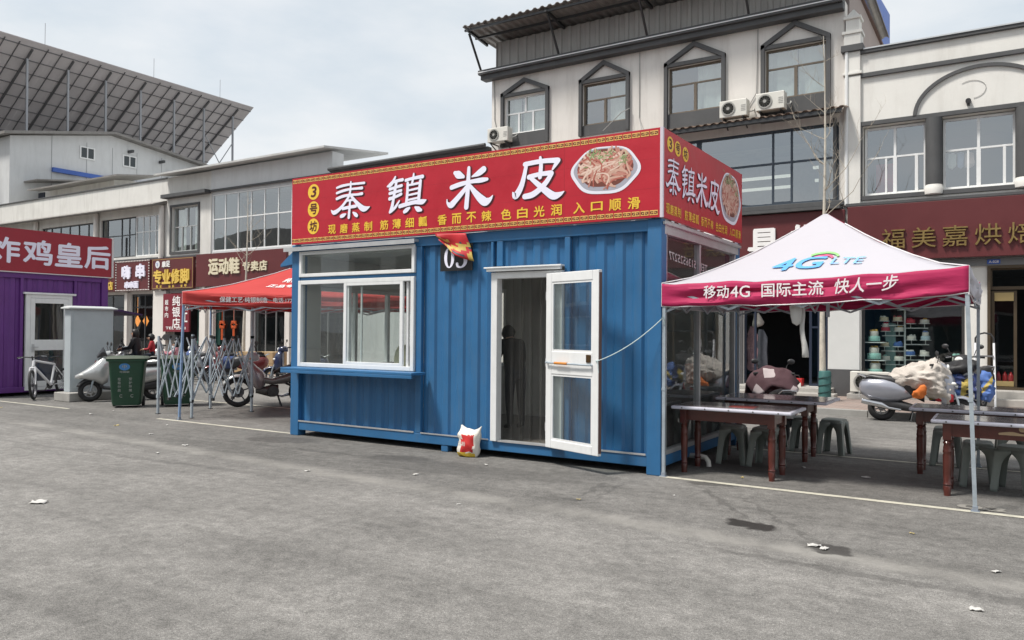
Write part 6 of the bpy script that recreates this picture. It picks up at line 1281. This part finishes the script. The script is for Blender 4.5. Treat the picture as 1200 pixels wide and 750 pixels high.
# electrical cabinet
EC = thing('electrical_cabinet', 'grey metal electrical cabinet with a red warning triangle on a concrete base', 'cabinet', (-14.1, 1.4, 0)); CG = mat('cabinet_grey', (.42, .465, .49), .45, var=.05, dirt=.12)
bm = B(); box(bm, -14.17, -13.93, .97, 1.93, .19, 2.0); part('case', bm, CG, EC, bevel=.008)
bm = B(); rings(bm, [[(-14.22, .90, 2.0), (-13.86, .90, 2.0), (-13.86, 2.0, 2.0), (-14.22, 2.0, 2.0)], [(-14.22, .90, 2.03), (-13.86, .90, 2.03), (-13.86, 2.0, 2.03), (-14.22, 2.0, 2.03)], [(-14.15, 1.0, 2.07), (-13.96, 1.0, 2.07), (-13.96, 1.9, 2.07), (-14.15, 1.9, 2.07)]]); part('roof', bm, mat('cabinet_lid', (.50, .52, .52), .45), EC, bevel=.006)
bm = B(); box(bm, -13.929, -13.922, 1.02, 1.88, .26, 1.95); part('door', bm, CG, EC, bevel=.003)
bm = B(); tr = [(1.44, .70), (1.62, .70), (1.53, .87)]; ti = [(1.465, .716), (1.595, .716), (1.53, .838)]
a = [bm.verts.new((-13.919, *p)) for p in tr]; b = [bm.verts.new((-13.919, *p)) for p in ti]
for i in range(3): bm.faces.new((a[i], a[(i+1) % 3], b[(i+1) % 3], b[i]))
text(bm, '!', (-13.918, 1.522, .73), UY, UZ, h=.075, w=.016, bold=.03); text(bm, '高压危险', (-13.919, 1.45, .65), UY, UZ, w=.16, h=.032, bold=.01); part('warning_sign', bm, mat('warning_red', (.40, .03, .04), .5), EC)
bm = B(); box(bm, -14.25, -13.62, .80, 2.02, 0, .19); part('base', bm, CONCRETE, EC, bevel=.015)
# wheelie bins
GREEN = mat('bin_green', (.012, .060, .032), .45, var=.15, vs=5, dirt=.3, dcol=(.10, .11, .09))
def make_bin(loc, rz, label):
    t = thing('wheelie_bin', label, 'bin', loc, rz, 'green wheelie bins'); P = dict(world=False)
    def rr(w, d, z, r=.06): return [(sx*(w-r)+r*math.cos(a), sy*(d-r)+r*math.sin(a), z) for sx, sy, a0 in ((1, 1, 0), (-1, 1, 90), (-1, -1, 180), (1, -1, 270)) for a in [R(a0+k*22.5) for k in range(5)]]
    bm = B(); rings(bm, [rr(.22, .25, .05), rr(.235, .265, .10), rr(.285, .325, .90), rr(.29, .33, .935)]); part('bin_body', bm, GREEN, t, smooth=50, **P)
    bm = B(); rings(bm, [rr(.29, .33, .925), rr(.32, .365, .93), rr(.325, .37, .965), rr(.31, .355, .975)]); part('rim', bm, GREEN, t, smooth=50, **P)
    bm = B(); rings(bm, [rr(.322, .372, .972), rr(.33, .385, .985), rr(.30, .35, 1.02), rr(.12, .14, 1.035)]); part('lid', bm, mat('bin_lid', (.055, .075, .05), .5, var=.15, dirt=.3), t, smooth=50, **P)
    for s in (-1, 1):
        bm = B(); lathe(bm, [(.10, -.025), (.105, -.015), (.105, .015), (.10, .025)], 18, (-.22, s*.27, .105), axis='Y'); part('wheel', bm, RUBBER, t, smooth=True, **P)
    bm = B(); tube(bm, [(-.30, -.26, .95), (-.39, -.26, .97), (-.39, .26, .97), (-.30, .26, .95)], .016, 8); part('handle', bm, GREEN, t, smooth=True, **P)
    bm = B(); f = lambda z: .236+(z-.10)*(.05/.8)+.003
    def W_(q): return Vector((f(q.z), q.y, q.z))
    n = 20; bm.faces.new([bm.verts.new(W_(Vector((0, -.03+.10*math.cos(2*math.pi*k/n), .82+.07*math.sin(2*math.pi*k/n))))) for k in range(n)]).material_index = 1
    text(bm, '中', (0, -.07, .79), UY, UZ, w=.08, h=.07, bold=.02, warp=lambda q: W_(q)+Vector((.002, 0, 0))); text(bm, '可回收', (0, -.12, .70), UY, UZ, w=.18, h=.04, bold=.02, warp=W_)
    for y, s in ((-.15, '垃圾分类'), (.05, '爱护环境')):
        for k, c in enumerate(s): text(bm, c, (0, y, .55-k*.075), UY, UZ, w=.055, h=.055, bold=.02, warp=W_)
    for y in (-.12, .08): text(bm, 'C', (0, y, .21), UY, UZ, w=.05, h=.06, bold=.02, warp=W_)
    part('bin_markings', bm, [mat('marking_white', (.50, .53, .50), .6), mat('marking_blue', (.06, .22, .50), .5)], t, **P)
    return t
make_bin((-11.78, .98, 0), R(-38), 'green wheelie bin with white markings standing in front of the silver scooter')
make_bin((-11.22, 1.72, 0), R(-30), 'green wheelie bin half hidden behind the folded tent frame')
# cardboard boxes and ladder
CARD = mat('cardboard', (.36, .25, .14), .85, var=.1, vs=5)
for i, (x, z, w, h, lb) in enumerate(((-17.75, .12, .9, .72, 'large tan cardboard carton on the far pavement behind the motorbike'), (-18.75, .12, .9, .70, 'second tan cardboard carton beside the bare tree trunk on the far pavement'))):
    bm = B(); box(bm, x, x+w, 9.0, 9.6, z, z+h); o = thing('cardboard_box', lb, 'box', (x+w/2, 9.3, z), group='cardboard cartons'); part('carton', bm, CARD, o, bevel=.008); bm = B(); box(bm, x+w*.45, x+w*.55, 8.994, 9.0, z+.02, z+h); box(bm, x, x+w, 8.995, 9.0, z+h*.48, z+h*.50); part('tape', bm, mat('brown_tape', (.28, .19, .10), .4), o)
LD = thing('step_ladder', 'white step ladder with black top hoop standing before the bakery wall', 'ladder', (2.85, 10.3, .12))
bm = B()
for x in (2.66, 3.04): bar(bm, (x+(.03 if x < 2.8 else -.03), 10.45, 1.42), (x, 10.18, .13), .035, .05); bar(bm, (x+(.03 if x < 2.8 else -.03), 10.47, 1.35), (x, 10.85, .28), .03, .03)
part('side_rail', bm, mat('ladder_white', (.74, .75, .77), .35), LD)
bm = B()
for i in range(4): z = .36+i*.26; y = 10.18+.27*(z-.13)/1.29; box(bm, 2.69, 3.01, y-.06, y+.07, z, z+.03)
part('step', bm, mat('ladder_step', (.16, .16, .17), .6), LD)
bm = B(); tube(bm, [(2.69, 10.45, 1.40), (2.69, 10.46, 1.52), (2.74, 10.46, 1.60), (2.85, 10.46, 1.63), (2.96, 10.46, 1.60), (3.01, 10.46, 1.52), (3.01, 10.45, 1.40)], .018, 8); part('top_hoop', bm, BLACKPL, LD, smooth=True)

# ------------------------------------------------------------------ bakery window: cakes on a pole stand and at the sides
CS = thing('cake_stand', 'white pole stand with short shelves holding cakes in the bakery window', 'stand', (1.22, YW+.65, .5)); ST = mat('stand_white', (.62, .66, .66), .4)
bm = B(); tube(bm, [(1.22, YW+.65, .5), (1.22, YW+.65, 2.16)], .022, 10); lathe(bm, [(.2, .5), (.2, .52), (.02, .54)], 20, (1.22, YW+.65, 0)); part('pole', bm, ST, CS, smooth=True)
CK = []
def disc(bm, x, y, z, r=.13): lathe(bm, [(r, z-.012), (r, z), (r*.2, z+.001)], 20, (x, y, 0))
yc = YW+.62
SH = [(1.22, 2.16, 0)] + [(1.22+s*d, z, s) for s, d, z in ((-1, .22, 1.66), (1, .22, 1.84), (-1, .24, 1.30), (1, .24, 1.46), (-1, .22, .98), (1, .22, 1.10), (-1, .25, 1.90))]
slots = []
for x, z, s in SH:
    if s == 0: slots.append((x, z, 1.0)); bm = B(); disc(bm, x, yc, z, .16); part('shelf', bm, ST, CS, smooth=40); continue
    bm = B(); box(bm, min(1.22, x+s*.26), max(1.22, x+s*.26), yc+.02, yc+.04, z-.12, z-.10)
    for dx_ in (-.10, .19): disc(bm, x+s*dx_, yc, z, .12); tube(bm, [(x+s*dx_, yc, z-.012), (x+s*dx_, yc+.02, z-.11)], .008, 6); slots.append((x+s*dx_, z, .85))
    part('shelf', bm, ST, CS, smooth=40)
CAKEC = dict(white=(.62, .60, .56), red=(.42, .05, .07), blue=(.06, .14, .38), mint=(.28, .52, .47), pale=(.42, .55, .62), cream=(.58, .50, .36))
def cake(x, y, z, sc, c, tiers, topc, lb, topn):
    t = thing('display_cake', lb, 'cake', (x, y, z), group='display cakes in the bakery window'); m = mat('cake_'+c, CAKEC[c], .6, var=.06); r, zz = .10*sc, 0
    for k in range(tiers):
        bm = B(); h = .09*sc if tiers < 3 else .10*sc; lathe(bm, [(r*.97, zz), (r, zz+.008), (r, zz+h-.012), (r*.93, zz+h), (.002, zz+h+.001)], 20); part('tier', bm, m if k % 2 == 0 else mat('cake_white', CAKEC['white'], .6), t, smooth=50, world=False); zz += h; r *= .72
    rnd = random.Random(hash(lb) % 1000 if False else len(lb)*7+int(x*100)); bm = B()
    for k in range(topn): a = rnd.uniform(0, 6.28); q = rnd.uniform(0, r*1.1); ball(bm, (q*math.cos(a), q*math.sin(a), zz+.012), rnd.uniform(.012, .028)*sc, 8)
    part('topping', bm, mat('cake_top_'+topc, dict(white=(.7, .69, .66), red=(.5, .04, .06), gold=(.45, .28, .06), dark=(.05, .03, .03), blue=(.1, .2, .5), mint=(.3, .55, .5))[topc], .5), t, smooth=True, world=False)
spec = [('white', 2, 'white', 'tall white cake alone on top of the stand'), ('white', 1, 'gold', 'flat white cake with gold topping, upper left shelf near the pole'), ('red', 2, 'red', 'dusky red doll shaped cake on the upper left shelf'), ('red', 1, 'red', 'low red cake on the upper right shelf by the pole'), ('white', 1, 'gold', 'white cake with gold topping at the right end of the upper right shelf'),
        ('blue', 1, 'blue', 'blue cake on the middle left shelf close to the pole'), ('cream', 1, 'dark', 'flat cream cake at the outer end of the middle left shelf'), ('white', 1, 'white', 'plain white cake on the middle right shelf close to the pole'), ('pale', 2, 'blue', 'pale blue two tier cake at the end of the middle right shelf'), ('white', 1, 'dark', 'white cake with dark topping on the lower left shelf by the pole'), ('white', 1, 'mint', 'white cake with mint topping at the outer end of the lower left shelf'),
        ('blue', 1, 'white', 'dark blue and white cake on the lower right shelf by the pole'), ('white', 1, 'white', 'long white cake at the end of the lower right shelf'), ('cream', 1, 'red', 'cream cake with red topping high left of the pole'), ('cream', 1, 'white', 'pale cream cake at the far end of the high left shelf')]
for (x, z, sc), (c, n, tc_, lb) in zip(slots, spec): cake(x, yc, z+.002, sc*1.15, c, n, tc_, lb, 7)
for i, (x, y, z, c, n, tc_, lb, s_) in enumerate(((.60, YW+.35, 1.42, 'mint', 2, 'gold', 'mint cake with gold bears on the left display shelf, top', 1.3), (.60, YW+.35, 1.00, 'mint', 2, 'gold', 'mint cake with gold bears on the left display shelf, middle', 1.5), (.62, YW+.35, .62, 'mint', 2, 'gold', 'mint cake with gold bears on the left display shelf, bottom', 1.6), (1.62, YW+.5, .60, 'pale', 2, 'white', 'pale blue cake low in the window right of the pole', 1.1), (1.86, YW+.5, .60, 'mint', 2, 'white', 'mint green cake low in the window right of the pale blue one', 1.1), (2.28, YW+.5, .60, 'white', 3, 'mint', 'tall pale three tier cake at the right end of the window', 1.7), (2.06, YW+.45, .60, 'cream', 1, 'white', 'cream ring cake low in the window beside the tall pale cake', 1.1))):
    cake(x, y, z, s_, c, n, tc_, lb, 9)
WS = thing('display_shelf', 'glass sided display shelf with mint cakes at the left of the bakery window', 'shelf', (.62, YW+.4, .5)); bm = B()
for z in (.60, .98, 1.40): box(bm, .42, .84, YW+.2, YW+.52, z-.02, z)
part('shelf', bm, ST, WS); bm = B(); box(bm, .80, 1.02, YW+.7, YW+.74, .5, 1.85); part('back_panel', bm, mat('teal_panel', (.20, .33, .33), .4), WS)
bm = B(); box(bm, .4, 2.42, YW+.4, YW+.75, .565, .595); tag(part('window_shelf', bm, ST), 'low white sill shelf inside the bakery window', 'shelf')
for i, x in enumerate((3.08, 3.20, 3.31)):
    bm = B(); lathe(bm, [(.045, .44), (.05, .46), (.05, .70), (.035, .74), (.018, .76), (.018, .79)], 14, (x, YW+.32, 0)); tag(part('fire_extinguisher', bm, mat('extinguisher_red', (.35, .015, .02), .35), smooth=True), ('left red fire extinguisher behind the bakery door glass', 'middle red fire extinguisher behind the bakery door glass', 'right red fire extinguisher behind the bakery door glass')[i], 'extinguisher', 'fire extinguishers in the bakery')
# clothes and tools in the dark shop
for i, (x, c, z0, z1, lb) in enumerate(((-2.22, (.30, .17, .19), .65, 1.75, 'dusty pink garment hanging at the left of the dark shop doorway'), (-1.98, (.06, .065, .08), .7, 1.7, 'dark spotted garment hanging inside the dark shop doorway'), (-2.10, (.36, .33, .30), 1.75, 2.1, 'pale hat hanging above the garments in the dark shop doorway'))):
    bm = B(); loft(bm, [(x-.12, .03, z0, z1-.15), (x-.05, .05, z0-.03, z1), (x+.05, .05, z0-.02, z1), (x+.13, .03, z0+.03, z1-.2)]); crumple(bm, .05, 6, i); xform(bm, Matrix.Translation((0, YW+.30, 0))); tag(part('garment', bm, mat('garment_%d' % i, c, .8, var=.3, vs=12), smooth=60), lb, 'garment')
tb = thing('toolbox', 'red toolbox on the step of the dark shop doorway', 'toolbox', (-1.1, YW+.1, .31)); bm = B(); box(bm, -1.32, -.92, YW-.12, YW+.12, .312, .50); part('case', bm, mat('toolbox_red', (.40, .02, .02), .4), tb, bevel=.015); bm = B(); tube(bm, [(-1.24, YW, .5), (-1.22, YW, .57), (-1.02, YW, .57), (-1.0, YW, .5)], .012, 8); part('handle', bm, BLACKPL, tb)
bm = B(); box(bm, -1.14, -.94, YW-.16, YW-.13, .31, .40); tag(part('paper_box', bm, mat('white_card', (.6, .58, .55), .7)), 'small white card box in front of the red toolbox', 'box')

# ------------------------------------------------------------------ bare street trees
def bare_tree(label, x, y, h, r, lean_, seed, wrap=None, first=.45, barkc='pale'):
    t = thing('bare_tree', label, 'tree', (x, y, .12)); rnd = random.Random(seed); bm = B(); P = []
    n = 14
    for i in range(n+1):
        f = i/n; P.append(Vector((x+lean_[0]*f+.05*math.sin(f*5+seed), y+lean_[1]*f+.04*math.sin(f*4+seed*2), .12+h*f)))
    rad = [r*(1-.96*(i/n)**.55)+.004 for i in range(n+1)]; tube(bm, P, rad, 10)
    part('trunk', bm, mat('pale_bark', (.52, .48, .41), .85, var=.2, vs=7, dirt=.6, ds=(9, 9, 3), dcol=(.10, .085, .07)), t, smooth=True)
    bm = B()
    def branch(p, d, ln, rr, lv):
        pts = [p]; k = 5
        for i in range(k):
            d = (d+Vector((rnd.uniform(-.22, .22), rnd.uniform(-.22, .22), rnd.uniform(-.02, .22)))).normalized(); pts.append(pts[-1]+d*ln/k)
        tube(bm, pts, [rr*(1-.8*i/k) for i in range(k+1)], 5)
        if lv:
            for i in range(1, k+1):
                if rnd.random() < .75:
                    a = rnd.uniform(0, 6.28); s = Vector((math.cos(a), math.sin(a), rnd.uniform(.0, .7))).normalized(); branch(pts[i], (d*.6+s*.8).normalized(), ln*rnd.uniform(.3, .5), rr*.5, lv-1)
    for i in range(n):
        f = i/n
        if f > first:
            for k in range(2):
                a = rnd.uniform(0, 6.28); branch(P[i], Vector((math.cos(a), math.sin(a), rnd.uniform(.25, .9))).normalized(), h*.22*(1.25-f)*rnd.uniform(.7, 1.4), max(.0065, rad[i]*.4), 2)
    part('branches', bm, mat('twig_bark', (.36, .32, .26), .85, var=.2), t, smooth=True)
    if wrap:
        bm = B(); lathe(bm, [(r*1.5, .13), (r*1.55, .18), (r*1.5, wrap-.03), (r*1.3, wrap)], 16, (x, y, 0)); crumple(bm, .008, 12); part('trunk_wrap', bm, mat('green_wrap', (.035, .12, .115), .6, var=.2), t, smooth=True)
        bm = B(); pts = [(x+r*1.62*math.cos(a), y+r*1.62*math.sin(a), .2+(wrap-.3)*a/18.8) for a in [k*.4 for k in range(48)]]; tube(bm, pts, .008, 5); part('wrap_cord', bm, mat('dark_green_cord', (.012, .04, .04), .7), t)
    return t
bare_tree('bare sapling with pale speckled trunk and green wrapped base rising behind the white tent', -.10, 9.75, 8.0, .085, (-.08, .1), 4, wrap=.78, first=.46)
bare_tree('bare young street tree behind the red tent before the sports shoe shop', -18.85, 9.5, 6.2, .085, (.05, 0), 11, first=.52)

# ------------------------------------------------------------------ people
def person(label, loc, rz, J, rad, cols, hair=True, hood=False, face=True):
    """J: joint -> position (metres, facing +X). One skinned body; hair is a child."""
    t = thing('person', label, 'person', loc, rz)
    names = list(J); edges = [('pelvis', 'belly'), ('belly', 'chest'), ('chest', 'neck'), ('neck', 'jaw'), ('jaw', 'crown')]
    for s in 'LR': edges += [('chest', 'sh'+s), ('sh'+s, 'el'+s), ('el'+s, 'wr'+s), ('wr'+s, 'pa'+s), ('pelvis', 'hp'+s), ('hp'+s, 'kn'+s), ('kn'+s, 'an'+s), ('an'+s, 'to'+s)]
    me = bpy.data.meshes.new('body'); me.from_pydata([J[n] for n in names], [(names.index(a), names.index(b)) for a, b in edges], []); o = bpy.data.objects.new('body', me); COL.objects.link(o)
    md = o.modifiers.new('skin', 'SKIN'); 
    for i, n in enumerate(names):
        k = n.rstrip('LR') if n[:-1] in ('sh', 'el', 'wr', 'pa', 'hp', 'kn', 'an', 'to') else n; q = rad[k]; me.skin_vertices[0].data[i].radius = q if isinstance(q, tuple) else (q, q)
        me.skin_vertices[0].data[i].use_root = (n == 'pelvis')
    ss = o.modifiers.new('sub', 'SUBSURF'); ss.levels = ss.render_levels = 2
    dg = bpy.context.evaluated_depsgraph_get(); dg.update(); m2 = bpy.data.meshes.new_from_object(o.evaluated_get(dg)); bpy.data.objects.remove(o)
    bm = B(); bm.from_mesh(m2); V = {n: Vector(J[n]) for n in names}
    def region(c):
        best, bd = None, 9
        for a, b in edges:
            p, q = V[a], V[b]; tt = max(0, min(1, (c-p).dot(q-p)/max(1e-6, (q-p).length_squared))); d = (c-p.lerp(q, tt)).length
            if d < bd: bd, best = d, (a, b)
        a, b = best
        if b in ('jaw', 'crown'): return 2
        if a[:2] == 'wr': return 2
        if a[:2] in ('hp', 'kn') or b[:2] == 'hp': return 1
        if a[:2] == 'an': return 3
        return 0
    for f in bm.faces: f.material_index = region(f.calc_center_median())
    # hands: four bent fingers and a thumb each; nose, eyes, ears, mouth
    for s in 'LR':
        w, p = V['wr'+s], V['pa'+s]; d = (p-w).normalized(); sd_ = d.cross(Vector((0, 0, 1))); sd_ = sd_.normalized() if sd_.length > .1 else Vector((0, 1, 0)); dn = d.cross(sd_)
        k = rad['pa']/.036
        for i, (off, ln) in enumerate(((-.026, .060), (-.009, .072), (.009, .066), (.025, .052))): b0 = p+sd_*off*k; tube(bm, [b0, b0+d*ln*k*.55, b0+d*ln*k*.85+dn*.022*k, b0+d*ln*k*.9+dn*.045*k], [.0095*k, .009*k, .008*k, .006*k], 6, 2)
        b0 = w.lerp(p, .5)-sd_*.028*k; tube(bm, [b0, b0-sd_*.03*k+d*.025*k, b0-sd_*.028*k+d*.055*k], [.011*k, .010*k, .007*k], 6, 2)
    jw, cr_ = V['jaw'], V['crown']; up = (cr_-jw).normalized(); hc = jw.lerp(cr_, .5); fwd = Vector((1, 0, 0)); fwd = (fwd-up*fwd.dot(up)).normalized(); lt = up.cross(fwd); hr = rad['crown'] if not isinstance(rad['crown'], tuple) else rad['crown'][0]
    if face:
        ball(bm, hc+fwd*hr*1.02-up*hr*.12, (hr*.16, hr*.14, hr*.2), 8, 2)
        for s in (-1, 1): ball(bm, hc+fwd*hr*.88+lt*s*hr*.36+up*hr*.12, hr*.10, 8, 4); ball(bm, hc+lt*s*hr*.98-up*hr*.05, (hr*.16, hr*.09, hr*.24), 8, 2)
        ball(bm, hc+fwd*hr*.90-up*hr*.52, (hr*.06, hr*.26, hr*.06), 8, 5)
    part('body', bm, [cols[0], cols[1], SKIN, BLACKPL, mat('eye_dark', (.01, .008, .008), .2), mat('lips', (.35, .12, .10), .5)], t, smooth=True, world=False)
    if hair:
        bm = B(); ball(bm, (0, 0, 0), (hr*1.16, hr*1.14, hr*1.28), 16)
        for v in list(bm.verts):
            if v.co.x > hr*.35 and v.co.z < hr*.45: v.co.x = hr*.35+(v.co.x-hr*.35)*.1
            if hair == 'long' and v.co.z < 0: v.co.z *= 2.0; v.co.x -= hr*.15
        crumple(bm, hr*.10, 25); xform(bm, Matrix.Translation(hc+up*hr*.18-fwd*hr*.12)); part('hair', bm, HAIR, t, smooth=True, world=False)
    return t
RADA = dict(pelvis=(.15, .11), belly=(.15, .105), chest=(.165, .115), neck=.055, jaw=.075, crown=.088, sh=.075, el=.052, wr=.036, pa=(.036), hp=.095, kn=.062, an=.042, to=.038)
def standing(h=1.6, arms='down', bend=0):
    k = h/1.6; b = bend
    J = dict(pelvis=(0, 0, .86), belly=(.02+b*.08, 0, 1.03), chest=(.03+b*.22, 0, 1.22-b*.03), neck=(.03+b*.32, 0, 1.37-b*.08), jaw=(.06+b*.38, 0, 1.43-b*.10), crown=(.055+b*.44, 0, 1.535-b*.13))
    for s, y in (('L', 1), ('R', -1)):
        sx, sz = .02+b*.25, 1.30-b*.05
        J['sh'+s] = (sx, y*.16, sz); J['el'+s] = (sx+.06, y*.23, sz-.27); J['wr'+s] = (sx+.26, y*.17, sz-.36); J['pa'+s] = (sx+.33, y*.14, sz-.38)
        J['hp'+s] = (0, y*.09, .82); J['kn'+s] = (.02, y*.10, .45); J['an'+s] = (-.02, y*.10, .08); J['to'+s] = (.14, y*.115, .04)
    return {n: tuple(c*k for c in p) for n, p in J.items()}
def sitting(h=1.6, seat=.78, reach=.25):
    k = h/1.6; sz0 = seat
    J = dict(pelvis=(0, 0, sz0+.09), belly=(.02, 0, sz0+.26), chest=(.05, 0, sz0+.43), neck=(.06, 0, sz0+.57), jaw=(.09, 0, sz0+.63), crown=(.085, 0, sz0+.735))
    J = {n: (p[0]*k, p[1]*k, sz0+(p[2]-sz0)*k) for n, p in J.items()}
    for s, y in (('L', 1), ('R', -1)):
        J['sh'+s] = (.04*k, y*.155*k, sz0+.50*k); J['el'+s] = ((.04+reach*.5)*k, y*.21*k, sz0+.28*k); J['wr'+s] = ((.12+reach)*k, y*.20*k, sz0+.27*k); J['pa'+s] = ((.19+reach)*k, y*.19*k, sz0+.27*k)
        J['hp'+s] = (.03*k, y*.09*k, sz0+.07*k); J['kn'+s] = (.40*k, y*.13*k, sz0+.0*k); J['an'+s] = (.36*k, y*.12*k, sz0-.42*k); J['to'+s] = (.50*k, y*.12*k, sz0-.46*k)
    return J
DK = mat('black_coat', (.014, .014, .017), .75, var=.2); RDJ = mat('red_jacket', (.38, .015, .025), .7); PKJ = mat('pink_jacket', (.55, .24, .28), .75); NV = mat('navy_trousers', (.02, .025, .04), .8); PKT = mat('rose_trousers', (.35, .10, .12), .8); GRV = mat('grey_vest', (.22, .23, .24), .8)
person('person in dark clothes standing bent over inside the kiosk doorway, behind the clear strip curtain', (-2.62, 1.15, .2), R(150), standing(1.52, bend=.5), RADA, [mat('dark_jacket', (.02, .02, .024), .7), NV])
K6 = scooter('scooter carrying three riders behind the green bins', (-17.05, 4.45, 0), R(215), SILV2, sport=True)
def on_scooter(u, v, dz=0): c, s = math.cos(R(215)), math.sin(R(215)); return (-17.05+u*c-v*s, 4.45+u*s+v*c, dz)
person('person with black hair and black coat sitting on the scooter behind the bins', on_scooter(-.02, 0), R(215), sitting(1.6, .76, .2), RADA, [DK, NV], hair='long')
RADC = {k: (tuple(x*.78 for x in v) if isinstance(v, tuple) else v*.80) for k, v in RADA.items()}; RADC['crown'] = .084; RADC['jaw'] = .068
person('child in a red jacket seated behind the person in the black coat', on_scooter(-.42, -.06), R(228), sitting(1.22, .80, .15), RADC, [RDJ, NV])
Jp = standing(1.22); Jp['elR'] = (.20, -.16, .88); Jp['wrR'] = (.38, -.10, .92); Jp['paR'] = (.44, -.09, .93); Jp['elL'] = (.20, .16, .86); Jp['wrL'] = (.36, .12, .90); Jp['paL'] = (.42, .11, .91)
person('child in a pink jacket standing with arms stretched towards the child in red', (-16.55, 5.35, 0), R(228), Jp, RADC, [PKJ, PKT])

# ------------------------------------------------------------------ litter
LT = mat('litter_white', (.50, .49, .47), .7); LTY = mat('litter_yellow', (.45, .36, .15), .8)
def scrap(name, label, cat, x, y, s, rot, seed, m=LT, n=5, group='scraps of litter on the asphalt'):
    rnd = random.Random(seed); bm = B(); g = [[bm.verts.new(((i/n-.5)*s, (j/n-.5)*s*.55, .006+abs(mnoise.noise(Vector((i*.6, j*.6, seed))))*s*.32)) for j in range(n+1)] for i in range(n+1)]
    for i in range(n):
        for j in range(n): bm.faces.new((g[i][j], g[i+1][j], g[i+1][j+1], g[i][j+1]))
    xform(bm, Matrix.Translation((x, y, 0)) @ Matrix.Rotation(rot, 4, 'Z')); tag(part(name, bm, m, smooth=60, solid=.003), label, cat, group)
scrap('paper_scrap', 'flat pale paper scrap on the asphalt at the lower left', 'litter', -4.18, -4.5, .14, .6, 1)
scrap('crumpled_tissue', 'crumpled white tissue beside the right dark wet patch', 'litter', 2.02, -2.02, .10, .3, 2); scrap('crumpled_tissue', 'second piece of white tissue lying right against the first by the wet patch', 'litter', 2.10, -2.06, .08, 1.4, 3)
scrap('plastic_wrapper', 'clear crumpled wrapper on the asphalt at the right edge', 'litter', 3.18, -2.0, .06, .9, 4); scrap('plastic_wrapper', 'crumpled wrapper low on the right, nearer the camera', 'litter', 3.09, -2.92, .07, .2, 5)
for i, (x, y, s) in enumerate(((-.19, -1.59, .06), (-2.26, -1.49, .10), (-1.99, -.51, .09), (1.92, 1.22, .14), (.78, .43, .08), (-6.2, -1.6, .12), (-7.6, -1.2, .12), (-5.9, -2.2, .09), (-9.0, -.9, .13), (-8.4, -.4, .08), (-1.0, -2.4, .06), (.5, -.9, .05), (2.6, -1.2, .06), (-3.4, -2.0, .1), (1.2, 1.5, .08), (-11, -.2, .1), (-13.5, -.6, .12), (-11.2, .35, .07))):
    scrap('litter_scrap', 'tiny pale scrap of litter on the asphalt', 'litter', x, y, s*.62, i*1.3, 10+i, LT if i % 4 else LTY, 4)
